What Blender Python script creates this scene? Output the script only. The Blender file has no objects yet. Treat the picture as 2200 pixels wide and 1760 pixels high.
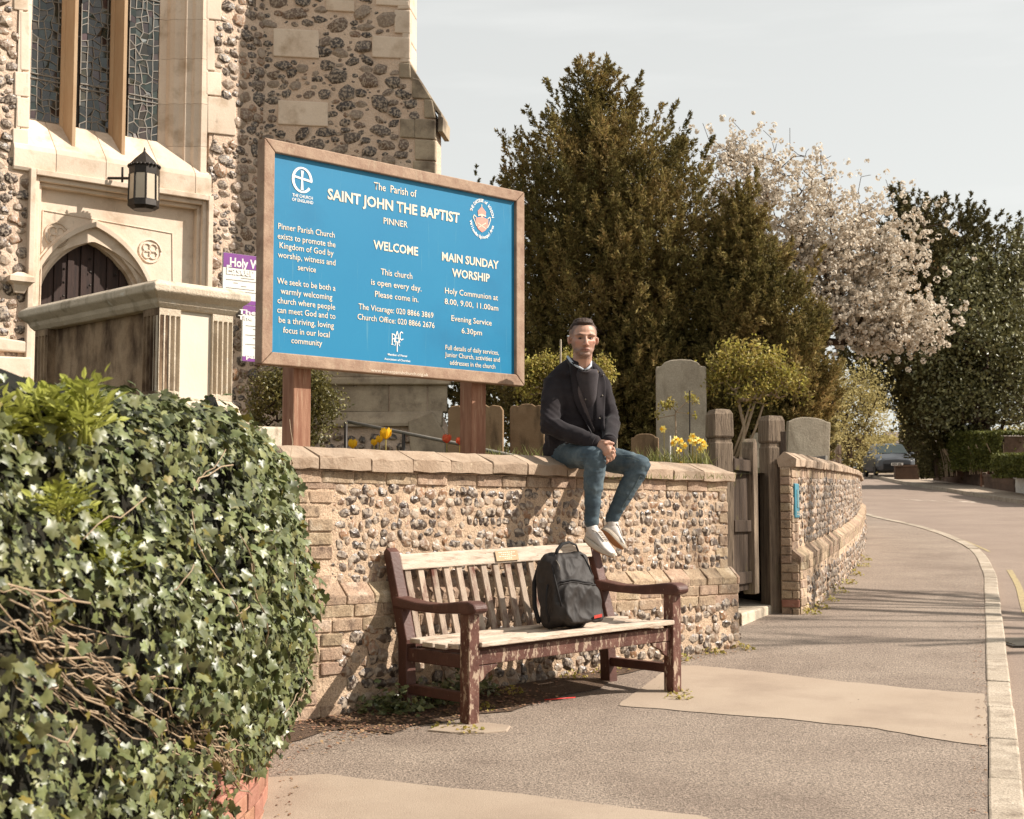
import bpy, bmesh, math, random
import numpy as np
from mathutils import Vector, Matrix, noise, Euler
R = math.radians
rnd = random.Random(7)
npr = np.random.default_rng(11)
scene = bpy.context.scene
COL = scene.collection

# ------------------------------------------------------------------ camera
FPX = 3055.0                       # focal length in photo pixels (2200 wide): a 50 mm lens
PITCH = math.atan(235.0 / FPX)
CAMZ = 1.12
cam_data = bpy.data.cameras.new('camera')
cam_data.sensor_width = 36.0
cam_data.lens = 36.0 * FPX / 2200.0
cam_data.clip_end = 3000
cam_data.clip_start = 0.05
cam_data.dof.use_dof = True
cam_data.dof.focus_distance = 9.2
cam_data.dof.aperture_fstop = 8.0
cam = bpy.data.objects.new('camera', cam_data)
COL.objects.link(cam)
cam.location = (0, 0, CAMZ)
cam.rotation_euler = (R(90) + PITCH, 0, 0)
scene.camera = cam
# ------------------------------------------------------------------ sky and sun
SUN_EL, SUN_AZ = R(39.5), R(91.2)          # azimuth from +Y towards +X
world = bpy.data.worlds.new('World'); scene.world = world
world.use_nodes = True
wn, wl = world.node_tree.nodes, world.node_tree.links
wn.clear()
w_out = wn.new('ShaderNodeOutputWorld'); w_bg = wn.new('ShaderNodeBackground')
w_sky = wn.new('ShaderNodeTexSky'); w_sky.sky_type = 'NISHITA'; w_sky.sun_disc = False
w_sky.sun_elevation = SUN_EL; w_sky.sun_rotation = SUN_AZ
w_sky.air_density = 1.0; w_sky.dust_density = 1.2; w_sky.ozone_density = 1.0
w_hs = wn.new('ShaderNodeHueSaturation'); w_hs.inputs['Saturation'].default_value = 0.36
w_hs.inputs['Value'].default_value = 1.0
w_tint = wn.new('ShaderNodeMix'); w_tint.data_type = 'RGBA'; w_tint.blend_type = 'MULTIPLY'
w_tint.inputs[0].default_value = 1.0; w_tint.inputs[7].default_value = (1.0, 0.975, 0.90, 1)
# thin high cloud
w_tc = wn.new('ShaderNodeTexCoord'); w_map = wn.new('ShaderNodeMapping'); w_map.inputs['Scale'].default_value = (1.2, 1.2, 9.0)
w_noi = wn.new('ShaderNodeTexNoise'); w_noi.inputs['Scale'].default_value = 2.2; w_noi.inputs['Detail'].default_value = 7
w_rmp = wn.new('ShaderNodeValToRGB'); w_rmp.color_ramp.elements[0].position = 0.50; w_rmp.color_ramp.elements[1].position = 0.85
w_rmp.color_ramp.elements[1].color = (0.6, 0.6, 0.6, 1)
w_mix = wn.new('ShaderNodeMix'); w_mix.data_type = 'RGBA'; w_mix.inputs[7].default_value = (4.2, 4.2, 4.1, 1)
wl.new(w_tc.outputs['Generated'], w_map.inputs['Vector']); wl.new(w_map.outputs[0], w_noi.inputs['Vector'])
wl.new(w_noi.outputs[0], w_rmp.inputs[0]); wl.new(w_rmp.outputs[0], w_mix.inputs[0])
wl.new(w_sky.outputs[0], w_hs.inputs['Color']); wl.new(w_hs.outputs[0], w_tint.inputs[6])
w_hz = wn.new('ShaderNodeMix'); w_hz.data_type = 'RGBA'; w_hz.inputs[0].default_value = 0.72; w_hz.inputs[7].default_value = (2.86, 2.86, 2.72, 1)
wl.new(w_tint.outputs[2], w_hz.inputs[6]); wl.new(w_hz.outputs[2], w_mix.inputs[6]); wl.new(w_mix.outputs[2], w_bg.inputs['Color'])
w_bg.inputs['Strength'].default_value = 0.14
wl.new(w_bg.outputs[0], w_out.inputs['Surface'])
SUNV = Vector((math.sin(SUN_AZ) * math.cos(SUN_EL), math.cos(SUN_AZ) * math.cos(SUN_EL), math.sin(SUN_EL)))
sun_data = bpy.data.lights.new('sun', 'SUN'); sun_data.energy = 4.6; sun_data.angle = R(0.55)
sun_data.color = (1.0, 0.92, 0.82)
sun = bpy.data.objects.new('sun', sun_data); COL.objects.link(sun)
sun.rotation_euler = (-SUNV).to_track_quat('-Z', 'Y').to_euler(); sun.location = (20, -5, 30)
vs = scene.view_settings
vs.view_transform = 'Standard'; vs.look = 'None'; vs.exposure = 0.88; vs.gamma = 1.0; vs.use_curve_mapping = False
scene.cycles.use_denoising = True
scene.cycles.max_bounces = 6; scene.cycles.transparent_max_bounces = 8

# ------------------------------------------------------------------ where a photo pixel lies in the place
_ct, _st = math.cos(PITCH), math.sin(PITCH)
def ray(px, py):
    rx, ry = (px - 1100) / FPX, (880 - py) / FPX
    return Vector((rx, _ct - ry * _st, _st + ry * _ct))
CAMP = Vector((0, 0, CAMZ))
def at(px, py, d):
    r = ray(px, py); return CAMP + r * (d / r.y)
SLOPE = 0.0535
def G(x, y):
    y = max(-12.0, min(y, 86.0)); return SLOPE * (y - 7.7)
def ground_at(px, py, dz=0.0):
    r = ray(px, py)
    k = (r.z - SLOPE * r.y)
    t = (SLOPE * (0 - 7.7) + dz - CAMZ) / k
    return CAMP + r * t
class Plane:                                     # vertical plane through O along u, n faces us
    def __init__(s, O, u):
        s.O = Vector(O); s.u = Vector((u[0], u[1], 0)).normalized(); s.n = Vector((s.u.y, -s.u.x, 0))
    def hit(s, px, py, w=0.0):
        r = ray(px, py); O = s.O + s.n * w
        t = (O - CAMP).dot(s.n) / r.dot(s.n)
        P = CAMP + r * t
        return ((P - O).dot(s.u), P.z)
    def P(s, a, z, w=0.0):
        v = s.O + s.u * a + s.n * w; return Vector((v.x, v.y, z))
    def frame(s, a, z, w=0.0):                   # local x along wall, y outwards, z up
        M = Matrix((s.u, s.n, Vector((0, 0, 1)))).transposed().to_4x4(); M.translation = s.P(a, z, w); return M

# ------------------------------------------------------------------ objects
def tag(o, label=None, cat=None, group=None, kind=None):
    if label: o['label'] = label
    if cat: o['category'] = cat
    if group: o['group'] = group
    if kind: o['kind'] = kind
    return o
def empty(name, loc=(0, 0, 0), label=None, cat=None, group=None, kind=None):
    o = bpy.data.objects.new(name, None); COL.objects.link(o); o.location = loc; o.empty_display_size = 0.1
    tag(o, label, cat, group, kind); return o
def wm(o): return o.matrix_basis.copy() if o.parent is None else wm(o.parent) @ o.matrix_parent_inverse @ o.matrix_basis
def link(name, me, parent=None, M=None, kind=None):
    o = bpy.data.objects.new(name, me); COL.objects.link(o)
    if parent is not None:
        o.parent = parent; o.matrix_parent_inverse = wm(parent).inverted()
    if M is not None: o.matrix_basis = M
    if kind: o['kind'] = kind
    return o
def copy_tree(o, loc=None, rz=None, label=None):
    c = o.copy(); COL.objects.link(c)
    if loc is not None: c.location = loc
    if rz is not None: c.rotation_euler.z = rz
    if label: c['label'] = label
    for ch in list(o.children):
        k = ch.copy(); COL.objects.link(k); k.parent = c
        for g in list(ch.children):
            q = g.copy(); COL.objects.link(q); q.parent = k
    return c

class MB:
    def __init__(s): s.v = []; s.f = []; s.mi = []
    def add(s, vs_, fs_, mi=0):
        b = len(s.v); s.v += [tuple(v) for v in vs_]; s.f += [tuple(b + i for i in f) for f in fs_]; s.mi += [mi] * len(fs_); return s
    def hexa(s, p, mi=0):       # 4 bottom, 4 top
        return s.add(p, [(3, 2, 1, 0), (4, 5, 6, 7), (0, 1, 5, 4), (1, 2, 6, 5), (2, 3, 7, 6), (3, 0, 4, 7)], mi)
    def box(s, c, size, M=None, mi=0):
        x, y, z = size[0] / 2, size[1] / 2, size[2] / 2; c = Vector(c)
        p = [Vector(q) + c for q in ((-x, -y, -z), (x, -y, -z), (x, y, -z), (-x, y, -z), (-x, -y, z), (x, -y, z), (x, y, z), (-x, y, z))]
        if M is not None: p = [M @ q for q in p]
        return s.hexa(p, mi)
    def prism(s, poly, off, mi=0):
        n = len(poly); off = Vector(off)
        v = [Vector(p) for p in poly] + [Vector(p) + off for p in poly]
        f = [tuple(range(n - 1, -1, -1)), tuple(range(n, 2 * n))] + [(i, (i + 1) % n, n + (i + 1) % n, n + i) for i in range(n)]
        return s.add(v, f, mi)
    def loft(s, rings, cap=True, mi=0):
        n = len(rings[0]); v = [p for r in rings for p in r]; f = []
        for k in range(len(rings) - 1):
            for i in range(n):
                j = (i + 1) % n; f.append((k * n + i, k * n + j, (k + 1) * n + j, (k + 1) * n + i))
        if cap: f += [tuple(range(n - 1, -1, -1)), tuple(range((len(rings) - 1) * n, len(rings) * n))]
        return s.add(v, f, mi)
    def tube(s, path, radii, seg=8, mi=0, round_ends=False, flat=None, up=None):
        path = [Vector(p) for p in path]
        if not hasattr(radii, '__len__'): radii = [radii] * len(path)
        radii = list(radii)
        if round_ends:
            a = (path[0] - path[1]).normalized(); b = (path[-1] - path[-2]).normalized(); r0, r1 = radii[0], radii[-1]
            pre = [(path[0] + a * r0 * math.sin(t), r0 * math.cos(t)) for t in (1.35, .9, .45)]
            post = [(path[-1] + b * r1 * math.sin(t), r1 * math.cos(t)) for t in (.45, .9, 1.35)]
            path = [p for p, _ in pre] + path + [p for p, _ in post]
            radii = [r for _, r in pre] + radii + [r for _, r in post]
        rings = []; x = None
        for i, p in enumerate(path):
            t = (path[min(i + 1, len(path) - 1)] - path[max(i - 1, 0)])
            if t.length < 1e-9: t = Vector((0, 0, 1))
            t.normalize()
            if x is None:
                x = Vector(up) if up is not None else (Vector((1, 0, 0)) if abs(t.x) < .8 else Vector((0, 1, 0)))
            x = (x - t * x.dot(t))
            if x.length < 1e-6: x = t.orthogonal()
            x.normalize(); y = t.cross(x); fx, fy = flat or (1, 1)
            rings.append([p + (x * math.cos(2 * math.pi * k / seg) * fx + y * math.sin(2 * math.pi * k / seg) * fy) * radii[i] for k in range(seg)])
        return s.loft(rings, True, mi)
    def sphere(s, c, r, M=None, seg=14, rings=9, mi=0):
        if not hasattr(r, '__len__'): r = (r, r, r)
        c = Vector(c); v = []; f = []
        v.append((0, 0, r[2]))
        for i in range(1, rings):
            a = math.pi * i / rings
            for k in range(seg):
                b = 2 * math.pi * k / seg; v.append((r[0] * math.sin(a) * math.cos(b), r[1] * math.sin(a) * math.sin(b), r[2] * math.cos(a)))
        v.append((0, 0, -r[2])); L = len(v) - 1
        for k in range(seg):
            j = (k + 1) % seg; f.append((0, 1 + k, 1 + j))
            for i in range(rings - 2): f.append((1 + i * seg + k, 1 + (i + 1) * seg + k, 1 + (i + 1) * seg + j, 1 + i * seg + j))
            f.append((L, 1 + (rings - 2) * seg + j, 1 + (rings - 2) * seg + k))
        v = [(M @ Vector(q) if M is not None else Vector(q)) + c for q in v]
        return s.add(v, f, mi)
    def mesh(s, name, mats=(), smooth=False):
        me = bpy.data.meshes.new(name); me.from_pydata(s.v, [], s.f); me.update()
        bm = bmesh.new(); bm.from_mesh(me); bmesh.ops.recalc_face_normals(bm, faces=bm.faces); bm.to_mesh(me); bm.free()
        for m in (mats if isinstance(mats, (list, tuple)) else [mats]): me.materials.append(m)
        if len(set(s.mi)) > 1: me.polygons.foreach_set('material_index', s.mi)
        if smooth: me.polygons.foreach_set('use_smooth', [True] * len(me.polygons))
        return me
    def build(s, name, mats, parent=None, smooth=False, bevel=0, kind=None, M=None, seg=2):
        o = link(name, s.mesh(name, mats, smooth), parent, M, kind)
        if bevel:
            b = o.modifiers.new('bevel', 'BEVEL'); b.width = bevel; b.segments = seg; b.limit_method = 'ANGLE'; b.angle_limit = R(35)
        return o
def np_mesh(name, V, F, mats=(), smooth=False, mi=None):
    V = np.asarray(V, dtype=np.float32).reshape(-1, 3); F = np.asarray(F, dtype=np.int32)
    me = bpy.data.meshes.new(name); n, k = F.shape
    me.vertices.add(len(V)); me.vertices.foreach_set('co', V.ravel())
    me.loops.add(n * k); me.loops.foreach_set('vertex_index', F.ravel())
    me.polygons.add(n); me.polygons.foreach_set('loop_start', np.arange(0, n * k, k, dtype=np.int32))
    for m in (mats if isinstance(mats, (list, tuple)) else [mats]): me.materials.append(m)
    if mi is not None: me.polygons.foreach_set('material_index', np.asarray(mi, dtype=np.int32))
    me.polygons.foreach_set('use_smooth', np.full(n, smooth))
    me.update(calc_edges=True); return me
def scatter(bv, bf, X, Y, Z, Pos):
    """place a small shape (verts bv, faces bf) n times with axes X, Y, Z (already scaled) at Pos"""
    bv = np.asarray(bv, float); bf = np.asarray(bf, int)
    V = bv[None, :, 0, None] * X[:, None] + bv[None, :, 1, None] * Y[:, None] + bv[None, :, 2, None] * Z[:, None] + Pos[:, None]
    F = (bf[None] + (np.arange(len(Pos)) * len(bv))[:, None, None]).reshape(-1, bf.shape[1])
    return V.reshape(-1, 3), F
def unit(a): return a / np.maximum(np.linalg.norm(a, axis=-1, keepdims=True), 1e-9)
def frames(N, spin):
    """orthonormal frames with z = N, spun"""
    N = unit(N); A = np.where(np.abs(N[:, 2:3]) < .95, np.array([[0, 0, 1.]]), np.array([[1., 0, 0]]))
    X = unit(np.cross(A, N)); Y = np.cross(N, X); c, s = np.cos(spin)[:, None], np.sin(spin)[:, None]
    return X * c + Y * s, Y * c - X * s, N
def grid_mesh(fn, nu, nv):
    V = [fn(i / nu, j / nv) for j in range(nv + 1) for i in range(nu + 1)]
    F = [(j * (nu + 1) + i, j * (nu + 1) + i + 1, (j + 1) * (nu + 1) + i + 1, (j + 1) * (nu + 1) + i) for j in range(nv) for i in range(nu)]
    return V, F

# ------------------------------------------------------------------ materials
def lin(c, k=1.0):
    f = lambda v: (v / 12.92 if v <= .04045 else ((v + .055) / 1.055) ** 2.4)
    return tuple(min(f(x / 255.0) * k, .9) for x in c) + (1,)
def mat(name, cols, scale=6, detail=6, rough=.8, bump=0.0, bscale=None, stretch=(1, 1, 1), vary=0.0, isl=0.0, spec=.3,
        coords='pos', distort=0.0, transl=0.0, metal=0.0, k=.62, speck=None, hue=0.0, bstretch=None, rough2=None, bdist=.01, layer=None, sheen=0):
    m = bpy.data.materials.new(name); m.use_nodes = True; N, L = m.node_tree.nodes, m.node_tree.links
    b = N['Principled BSDF']; out = N['Material Output']
    b.inputs['Roughness'].default_value = rough; b.inputs['Metallic'].default_value = metal
    b.inputs['Specular IOR Level'].default_value = spec
    if sheen: b.inputs['Sheen Weight'].default_value = sheen
    if coords == 'pos': src = N.new('ShaderNodeNewGeometry').outputs['Position']
    else: src = N.new('ShaderNodeTexCoord').outputs['Object']
    def noise_(sc, det, st, dist=0):
        mp = N.new('ShaderNodeMapping'); mp.inputs['Scale'].default_value = st; L.new(src, mp.inputs['Vector'])
        if coords == 'obj':
            oi = N.new('ShaderNodeObjectInfo'); mu = N.new('ShaderNodeMath'); mu.operation = 'MULTIPLY'; mu.inputs[1].default_value = 40
            L.new(oi.outputs['Random'], mu.inputs[0]); cb = N.new('ShaderNodeCombineXYZ'); L.new(mu.outputs[0], cb.inputs[0]); L.new(mu.outputs[0], cb.inputs[2]); L.new(cb.outputs[0], mp.inputs['Location'])
        n = N.new('ShaderNodeTexNoise'); n.inputs['Scale'].default_value = sc; n.inputs['Detail'].default_value = det
        n.inputs['Distortion'].default_value = dist; n.inputs['Roughness'].default_value = .62; L.new(mp.outputs[0], n.inputs['Vector']); return n.outputs['Fac']
    def ramp(fac, cc):
        r = N.new('ShaderNodeValToRGB'); e = r.color_ramp.elements
        while len(e) < len(cc): e.new(.5)
        for i, (p, c) in enumerate(cc): e[i].position = p; e[i].color = lin(c, k)
        L.new(fac, r.inputs[0]); return r.outputs[0]
    if len(cols) == 1: cols = [cols[0], cols[0]]
    if not isinstance(cols[0][1], (tuple, list)):
        cols = [(.3 + .4 * i / (len(cols) - 1), c) for i, c in enumerate(cols)]
    n1 = noise_(scale, detail, stretch, distort); col = ramp(n1, cols)
    if layer:       # (colour, scale, lo, hi, stretch) second colour laid over by a noise threshold
        for lc, ls, lo, hi, lst in (layer if isinstance(layer, list) else [layer]):
            n3 = noise_(ls, 8, lst); mr = N.new('ShaderNodeMapRange'); mr.inputs[1].default_value = lo; mr.inputs[2].default_value = hi
            L.new(n3, mr.inputs[0]); mx = N.new('ShaderNodeMix'); mx.data_type = 'RGBA'; L.new(mr.outputs[0], mx.inputs[0]); L.new(col, mx.inputs[6]); mx.inputs[7].default_value = lin(lc, k); col = mx.outputs[2]
    if speck:       # (scale, strength) salt and pepper grain
        n4 = noise_(speck[0], 2, (1, 1, 1)); mr = N.new('ShaderNodeMapRange'); mr.inputs[1].default_value = .3; mr.inputs[2].default_value = .7
        mr.inputs[3].default_value = 1 - speck[1]; mr.inputs[4].default_value = 1 + speck[1]; L.new(n4, mr.inputs[0])
        mx = N.new('ShaderNodeVectorMath'); mx.operation = 'SCALE'; L.new(col, mx.inputs[0]); L.new(mr.outputs[0], mx.inputs['Scale']); col = mx.outputs[0]
    for amt, node, sock in ((vary, 'ShaderNodeObjectInfo', 'Random'), (isl, 'ShaderNodeNewGeometry', 'Random Per Island')):
        if amt:
            o = N.new(node).outputs[sock]; mr = N.new('ShaderNodeMapRange'); mr.inputs[3].default_value = 1 - amt; mr.inputs[4].default_value = 1 + amt; L.new(o, mr.inputs[0])
            h = N.new('ShaderNodeHueSaturation'); L.new(mr.outputs[0], h.inputs['Value']); L.new(col, h.inputs['Color'])
            if hue:
                wn_ = N.new('ShaderNodeMath'); wn_.operation = 'MULTIPLY'; wn_.inputs[1].default_value = 7.31; fr = N.new('ShaderNodeMath'); fr.operation = 'FRACT'
                L.new(o, wn_.inputs[0]); L.new(wn_.outputs[0], fr.inputs[0]); m2 = N.new('ShaderNodeMapRange'); m2.inputs[3].default_value = .5 - hue; m2.inputs[4].default_value = .5 + hue
                L.new(fr.outputs[0], m2.inputs[0]); L.new(m2.outputs[0], h.inputs['Hue'])
            col = h.outputs[0]
    L.new(col, b.inputs['Base Color'])
    if rough2 is not None:
        mr = N.new('ShaderNodeMapRange'); mr.inputs[3].default_value = rough; mr.inputs[4].default_value = rough2; mr.inputs[1].default_value = .35; mr.inputs[2].default_value = .65; L.new(n1, mr.inputs[0]); L.new(mr.outputs[0], b.inputs['Roughness'])
    if bump:
        bn = noise_(bscale or scale * 4, 8, bstretch or stretch); bp = N.new('ShaderNodeBump'); bp.inputs['Strength'].default_value = bump; bp.inputs['Distance'].default_value = bdist
        L.new(bn, bp.inputs['Height']); L.new(bp.outputs[0], b.inputs['Normal'])
    if transl:
        tr = N.new('ShaderNodeBsdfTranslucent'); L.new(col, tr.inputs['Color']); ms = N.new('ShaderNodeMixShader'); ms.inputs[0].default_value = transl
        L.new(b.outputs[0], ms.inputs[1]); L.new(tr.outputs[0], ms.inputs[2]); L.new(ms.outputs[0], out.inputs['Surface'])
    return m

def flint_mat(name, dark=1.0, k=.5):
    m = bpy.data.materials.new(name); m.use_nodes = True; N, L = m.node_tree.nodes, m.node_tree.links; b = N['Principled BSDF']
    oi = N.new('ShaderNodeObjectInfo'); ge = N.new('ShaderNodeNewGeometry'); ad = N.new('ShaderNodeMath'); fr = N.new('ShaderNodeMath'); fr.operation = 'FRACT'
    L.new(oi.outputs['Random'], ad.inputs[0]); L.new(ge.outputs['Random Per Island'], ad.inputs[1]); L.new(ad.outputs[0], fr.inputs[0])
    rp = N.new('ShaderNodeValToRGB'); e = rp.color_ramp.elements; rp.color_ramp.interpolation = 'CONSTANT'
    cc = [(0, (80, 66, 56)), (.16, (112, 94, 80)), (.3, (134, 106, 84)), (.44, (96, 82, 72)), (.56, (146, 122, 102)), (.68, (74, 59, 50)), (.78, (156, 118, 88)), (.9, (176, 152, 130))]
    while len(e) < len(cc): e.new(.5)
    for i, (p, c) in enumerate(cc): e[i].position = p; e[i].color = lin(c, k * 1.5 * dark)
    L.new(fr.outputs[0], rp.inputs[0])
    n = N.new('ShaderNodeTexNoise'); n.inputs['Scale'].default_value = 34; n.inputs['Detail'].default_value = 6; L.new(ge.outputs['Position'], n.inputs['Vector'])
    mr = N.new('ShaderNodeMapRange'); mr.inputs[1].default_value = .47; mr.inputs[2].default_value = .60; L.new(n.outputs['Fac'], mr.inputs[0])
    mx = N.new('ShaderNodeMix'); mx.data_type = 'RGBA'; L.new(mr.outputs[0], mx.inputs[0]); L.new(rp.outputs[0], mx.inputs[6]); mx.inputs[7].default_value = lin((212, 192, 170), k * 1.05)
    n2 = N.new('ShaderNodeTexNoise'); n2.inputs['Scale'].default_value = 60; n2.inputs['Detail'].default_value = 4; L.new(ge.outputs['Position'], n2.inputs['Vector'])
    m2 = N.new('ShaderNodeMapRange'); m2.inputs[3].default_value = .5; m2.inputs[4].default_value = 1.5; L.new(n2.outputs['Fac'], m2.inputs[0])
    sc = N.new('ShaderNodeVectorMath'); sc.operation = 'SCALE'; L.new(mx.outputs[2], sc.inputs[0]); L.new(m2.outputs[0], sc.inputs['Scale'])
    L.new(sc.outputs[0], b.inputs['Base Color'])
    r2 = N.new('ShaderNodeMapRange'); r2.inputs[3].default_value = .32; r2.inputs[4].default_value = .8; L.new(mr.outputs[0], r2.inputs[0]); L.new(r2.outputs[0], b.inputs['Roughness'])
    bp = N.new('ShaderNodeBump'); bp.inputs['Strength'].default_value = .5; bp.inputs['Distance'].default_value = .01; L.new(n2.outputs['Fac'], bp.inputs['Height']); L.new(bp.outputs[0], b.inputs['Normal'])
    return m
def plain(name, c, rough=.6, k=.62, metal=0, spec=.4, **kw): return mat(name, [c, tuple(min(255, int(x * 1.06) + 2) for x in c)], scale=8, rough=rough, k=k, metal=metal, spec=spec, **kw)

M_ = {}
M_['mortar'] = mat('mortar', [(196, 168, 140), (222, 194, 166)], 5, k=.76, rough=.95, bump=1.0, bscale=60, bdist=.014, speck=(120, .28), layer=[((156, 128, 104), 4, .52, .75, (1, 1, 1)), ((128, 104, 86), 40, .60, .70, (1, 1, 1))])
M_['mortar_church'] = mat('mortar_church', [(210, 182, 158), (230, 206, 184)], 2, k=.84, rough=.95, bump=.7, bscale=30, bdist=.03, speck=(60, .12))
M_['flint'] = flint_mat('flint'); M_['flint_shaded'] = flint_mat('flint_shaded', .72)  # second one is a darker copy, the buttress shade put into its colour
M_['stock_brick'] = mat('stock_brick', [(178, 150, 124), (208, 182, 154)], 14, rough=.95, bump=.9, bscale=60, vary=.18, hue=.012, layer=[((118, 98, 84), 12, .52, .72, (1, 1, 1)), ((214, 192, 168), 7, .56, .66, (1, 1, 1))], speck=(110, .28))
M_['red_brick'] = mat('red_brick', [(172, 118, 96), (202, 150, 126)], 14, rough=.92, bump=.7, bscale=70, vary=.2, hue=.01, layer=((214, 190, 168), 16, .6, .75, (1, 1, 1)))
M_['coping'] = mat('coping', [(180, 154, 130), (206, 182, 158)], 5, rough=.9, bump=.7, bscale=50, vary=.13, speck=(240, .12), layer=[((150, 122, 96), 6, .56, .74, (1, 1, 1)), ((226, 206, 178), 22, .62, .7, (1, 1, 1))])
M_['ashlar'] = mat('ashlar', [(214, 192, 170), (232, 214, 194)], 1.6, rough=.9, bump=.35, bscale=26, vary=.08, k=.84, layer=[((180, 156, 130), 3, .52, .75, (1, 1, 1)), ((150, 134, 118), 5, .64, .80, (2, 2, .6))], speck=(90, .06))
M_['ashlar_orange'] = mat('ashlar_orange', [(206, 168, 130), (224, 194, 158)], 2.4, rough=.9, bump=.25, bscale=30, stretch=(3, 3, .6), vary=.05)
M_['ashlar_grey'] = mat('ashlar_grey', [(156, 140, 120), (204, 186, 160)], 2.2, k=.74, rough=.92, bump=.4, bscale=24, vary=.1, layer=((96, 82, 70), 2.4, .5, .72, (1, 1, 1)), speck=(70, .1))
M_['tomb'] = mat('tomb', [(204, 186, 162), (230, 214, 192)], 4, k=.74, rough=.93, bump=.8, bscale=50, layer=[((136, 118, 96), 5, .54, .76, (1.2, 1.2, .5)), ((228, 220, 206), 16, .6, .7, (1, 1, 1))], speck=(120, .14))
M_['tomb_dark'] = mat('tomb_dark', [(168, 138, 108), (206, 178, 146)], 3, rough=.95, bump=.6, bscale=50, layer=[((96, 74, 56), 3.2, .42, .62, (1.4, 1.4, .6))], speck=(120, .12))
M_['tomb_panel'] = mat('tomb_panel', [(226, 212, 192), (236, 224, 206)], 2, rough=.9, bump=.15, bscale=40, k=.80)
M_['wood_frame'] = mat('wood_frame', [(164, 130, 108), (204, 174, 148)], 9, rough=.75, bump=.35, bscale=40, stretch=(1, 1, 1), coords='pos', layer=[((196, 170, 144), 14, .55, .7, (2.2, 2.2, .8))], speck=(200, .15))
M_['wood_post'] = mat('wood_post', [(150, 100, 76), (190, 144, 116)], 6, rough=.75, bump=.3, bscale=30, stretch=(7, 7, .7), layer=[((205, 170, 140), 9, .56, .72, (6, 6, .5))], vary=.05)
M_['oak'] = mat('oak', [(112, 96, 82), (168, 148, 126)], 7, k=.72, rough=.9, bump=.9, bscale=26, stretch=(6, 6, .5), layer=[((60, 48, 40), 12, .56, .66, (9, 9, .35)), ((120, 112, 84), 3, .6, .8, (1, 1, 1))])
M_['oak_dark'] = mat('oak_dark', [(62, 50, 42), (104, 86, 70)], 7, rough=.9, bump=.8, bscale=26, stretch=(6, 6, .5), layer=[((120, 110, 50), 2.5, .62, .75, (1, 1, 1))])
M_['board_blue'] = mat('board_blue', [(24, 148, 200), (32, 154, 204)], 2, rough=.42, spec=.35, k=.54, layer=[((120, 186, 208), 7, .62, .84, (6, 6, .3)), ((20, 132, 182), 1.5, .5, .8, (1, 1, 1))])
M_['letter'] = plain('letter', (228, 214, 192), .6, k=.8)
M_['letter_white'] = plain('letter_white', (232, 230, 226), .6, k=.85)
M_['emblem_pink'] = plain('emblem_pink', (232, 150, 134), .6, k=.75)
M_['maroon'] = mat('maroon', [(88, 55, 46), (108, 70, 59)], 5, rough=.55, spec=.35, bump=.3, bscale=60, layer=[((126, 82, 70), 9, .5, .75, (1, 1, .5)), ((190, 162, 138), 48, .66, .70, (1.2, 1.2, .5))])
M_['maroon_worn'] = mat('maroon_worn', [(92, 56, 46), (118, 76, 63)], 5, rough=.6, spec=.3, bump=.4, bscale=60, layer=[((138, 98, 84), 12, .45, .7, (1, 1, .5)), ((200, 174, 150), 30, .55, .60, (1.1, 1.1, .4)), ((206, 182, 158), 70, .62, .66, (1.3, 1.3, .5))], vary=.1)
M_['slat_worn'] = mat('slat_worn', [(172, 153, 136), (208, 188, 168)], 9, k=.72, rough=.85, spec=.2, bump=.5, bscale=90, stretch=(3, 3, .6), layer=[((118, 78, 66), 7, .5, .66, (1.6, 1.6, .5)), ((112, 70, 59), 40, .64, .70, (1.6, 1.6, .35))], vary=.12)
M_['bare'] = mat('bare', [(200, 180, 160), (226, 210, 192)], 12, rough=.85, spec=.2, bump=.5, bscale=90, stretch=(.6, .6, 3), k=.78, layer=[((168, 146, 126), 30, .5, .7, (.3, .3, 2)), ((118, 74, 62), 34, .66, .70, (.4, .4, 1.6))], vary=.05)
M_['brass'] = mat('brass', [(150, 124, 92), (176, 150, 116)], 20, rough=.45, metal=.35)
M_['asphalt'] = mat('asphalt', [(164, 146, 131), (186, 168, 151)], 1.3, rough=.93, bump=1.0, bscale=95, bdist=.012, k=.60, speck=(85, .6), layer=[((148, 130, 116), .9, .5, .75, (1, 1, 1))])
M_['asphalt_smooth'] = mat('asphalt_smooth', [(190, 169, 148), (202, 182, 161)], 1.4, rough=.93, bump=.5, bscale=150, bdist=.006, k=.60, speck=(210, .14), layer=[((176, 155, 136), 1.6, .5, .75, (1, 1, 1))])
M_['road'] = mat('road', [(160, 140, 126), (180, 160, 144)], .8, rough=.92, bump=.8, bscale=80, bdist=.012, k=.60, speck=(90, .28))
M_['granite'] = mat('granite', [(184, 168, 148), (214, 198, 178)], 3, rough=.85, bump=.6, bscale=60, vary=.10, speck=(110, .36), layer=((150, 134, 116), 5, .52, .72, (1, 1, 1)))
M_['yellow_line'] = mat('yellow_line', [(204, 184, 134), (190, 170, 132)], 12, rough=.8, k=.62, layer=((150, 130, 110), 20, .55, .62, (1, 1, 1)))
M_['white_line'] = mat('white_line', [(226, 214, 198), (204, 188, 170)], 10, rough=.8, k=.85, layer=((150, 130, 112), 9, .5, .58, (1, 1, 1)))
M_['grass_ground'] = mat('grass_ground', [(70, 70, 34), (110, 100, 56)], 6, rough=1, bump=1, bscale=40, bdist=.05, k=.5)
M_['soil'] = mat('soil', [(112, 90, 72), (140, 114, 94)], 9, rough=1, bump=1, bscale=70, bdist=.02, speck=(90, .3), k=.5)
M_['ivy'] = mat('ivy', [(68, 76, 42), (114, 114, 70)], 12, rough=.42, spec=.6, isl=.5, vary=.25, hue=.018, coords='pos', transl=.12, k=.95)
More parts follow.
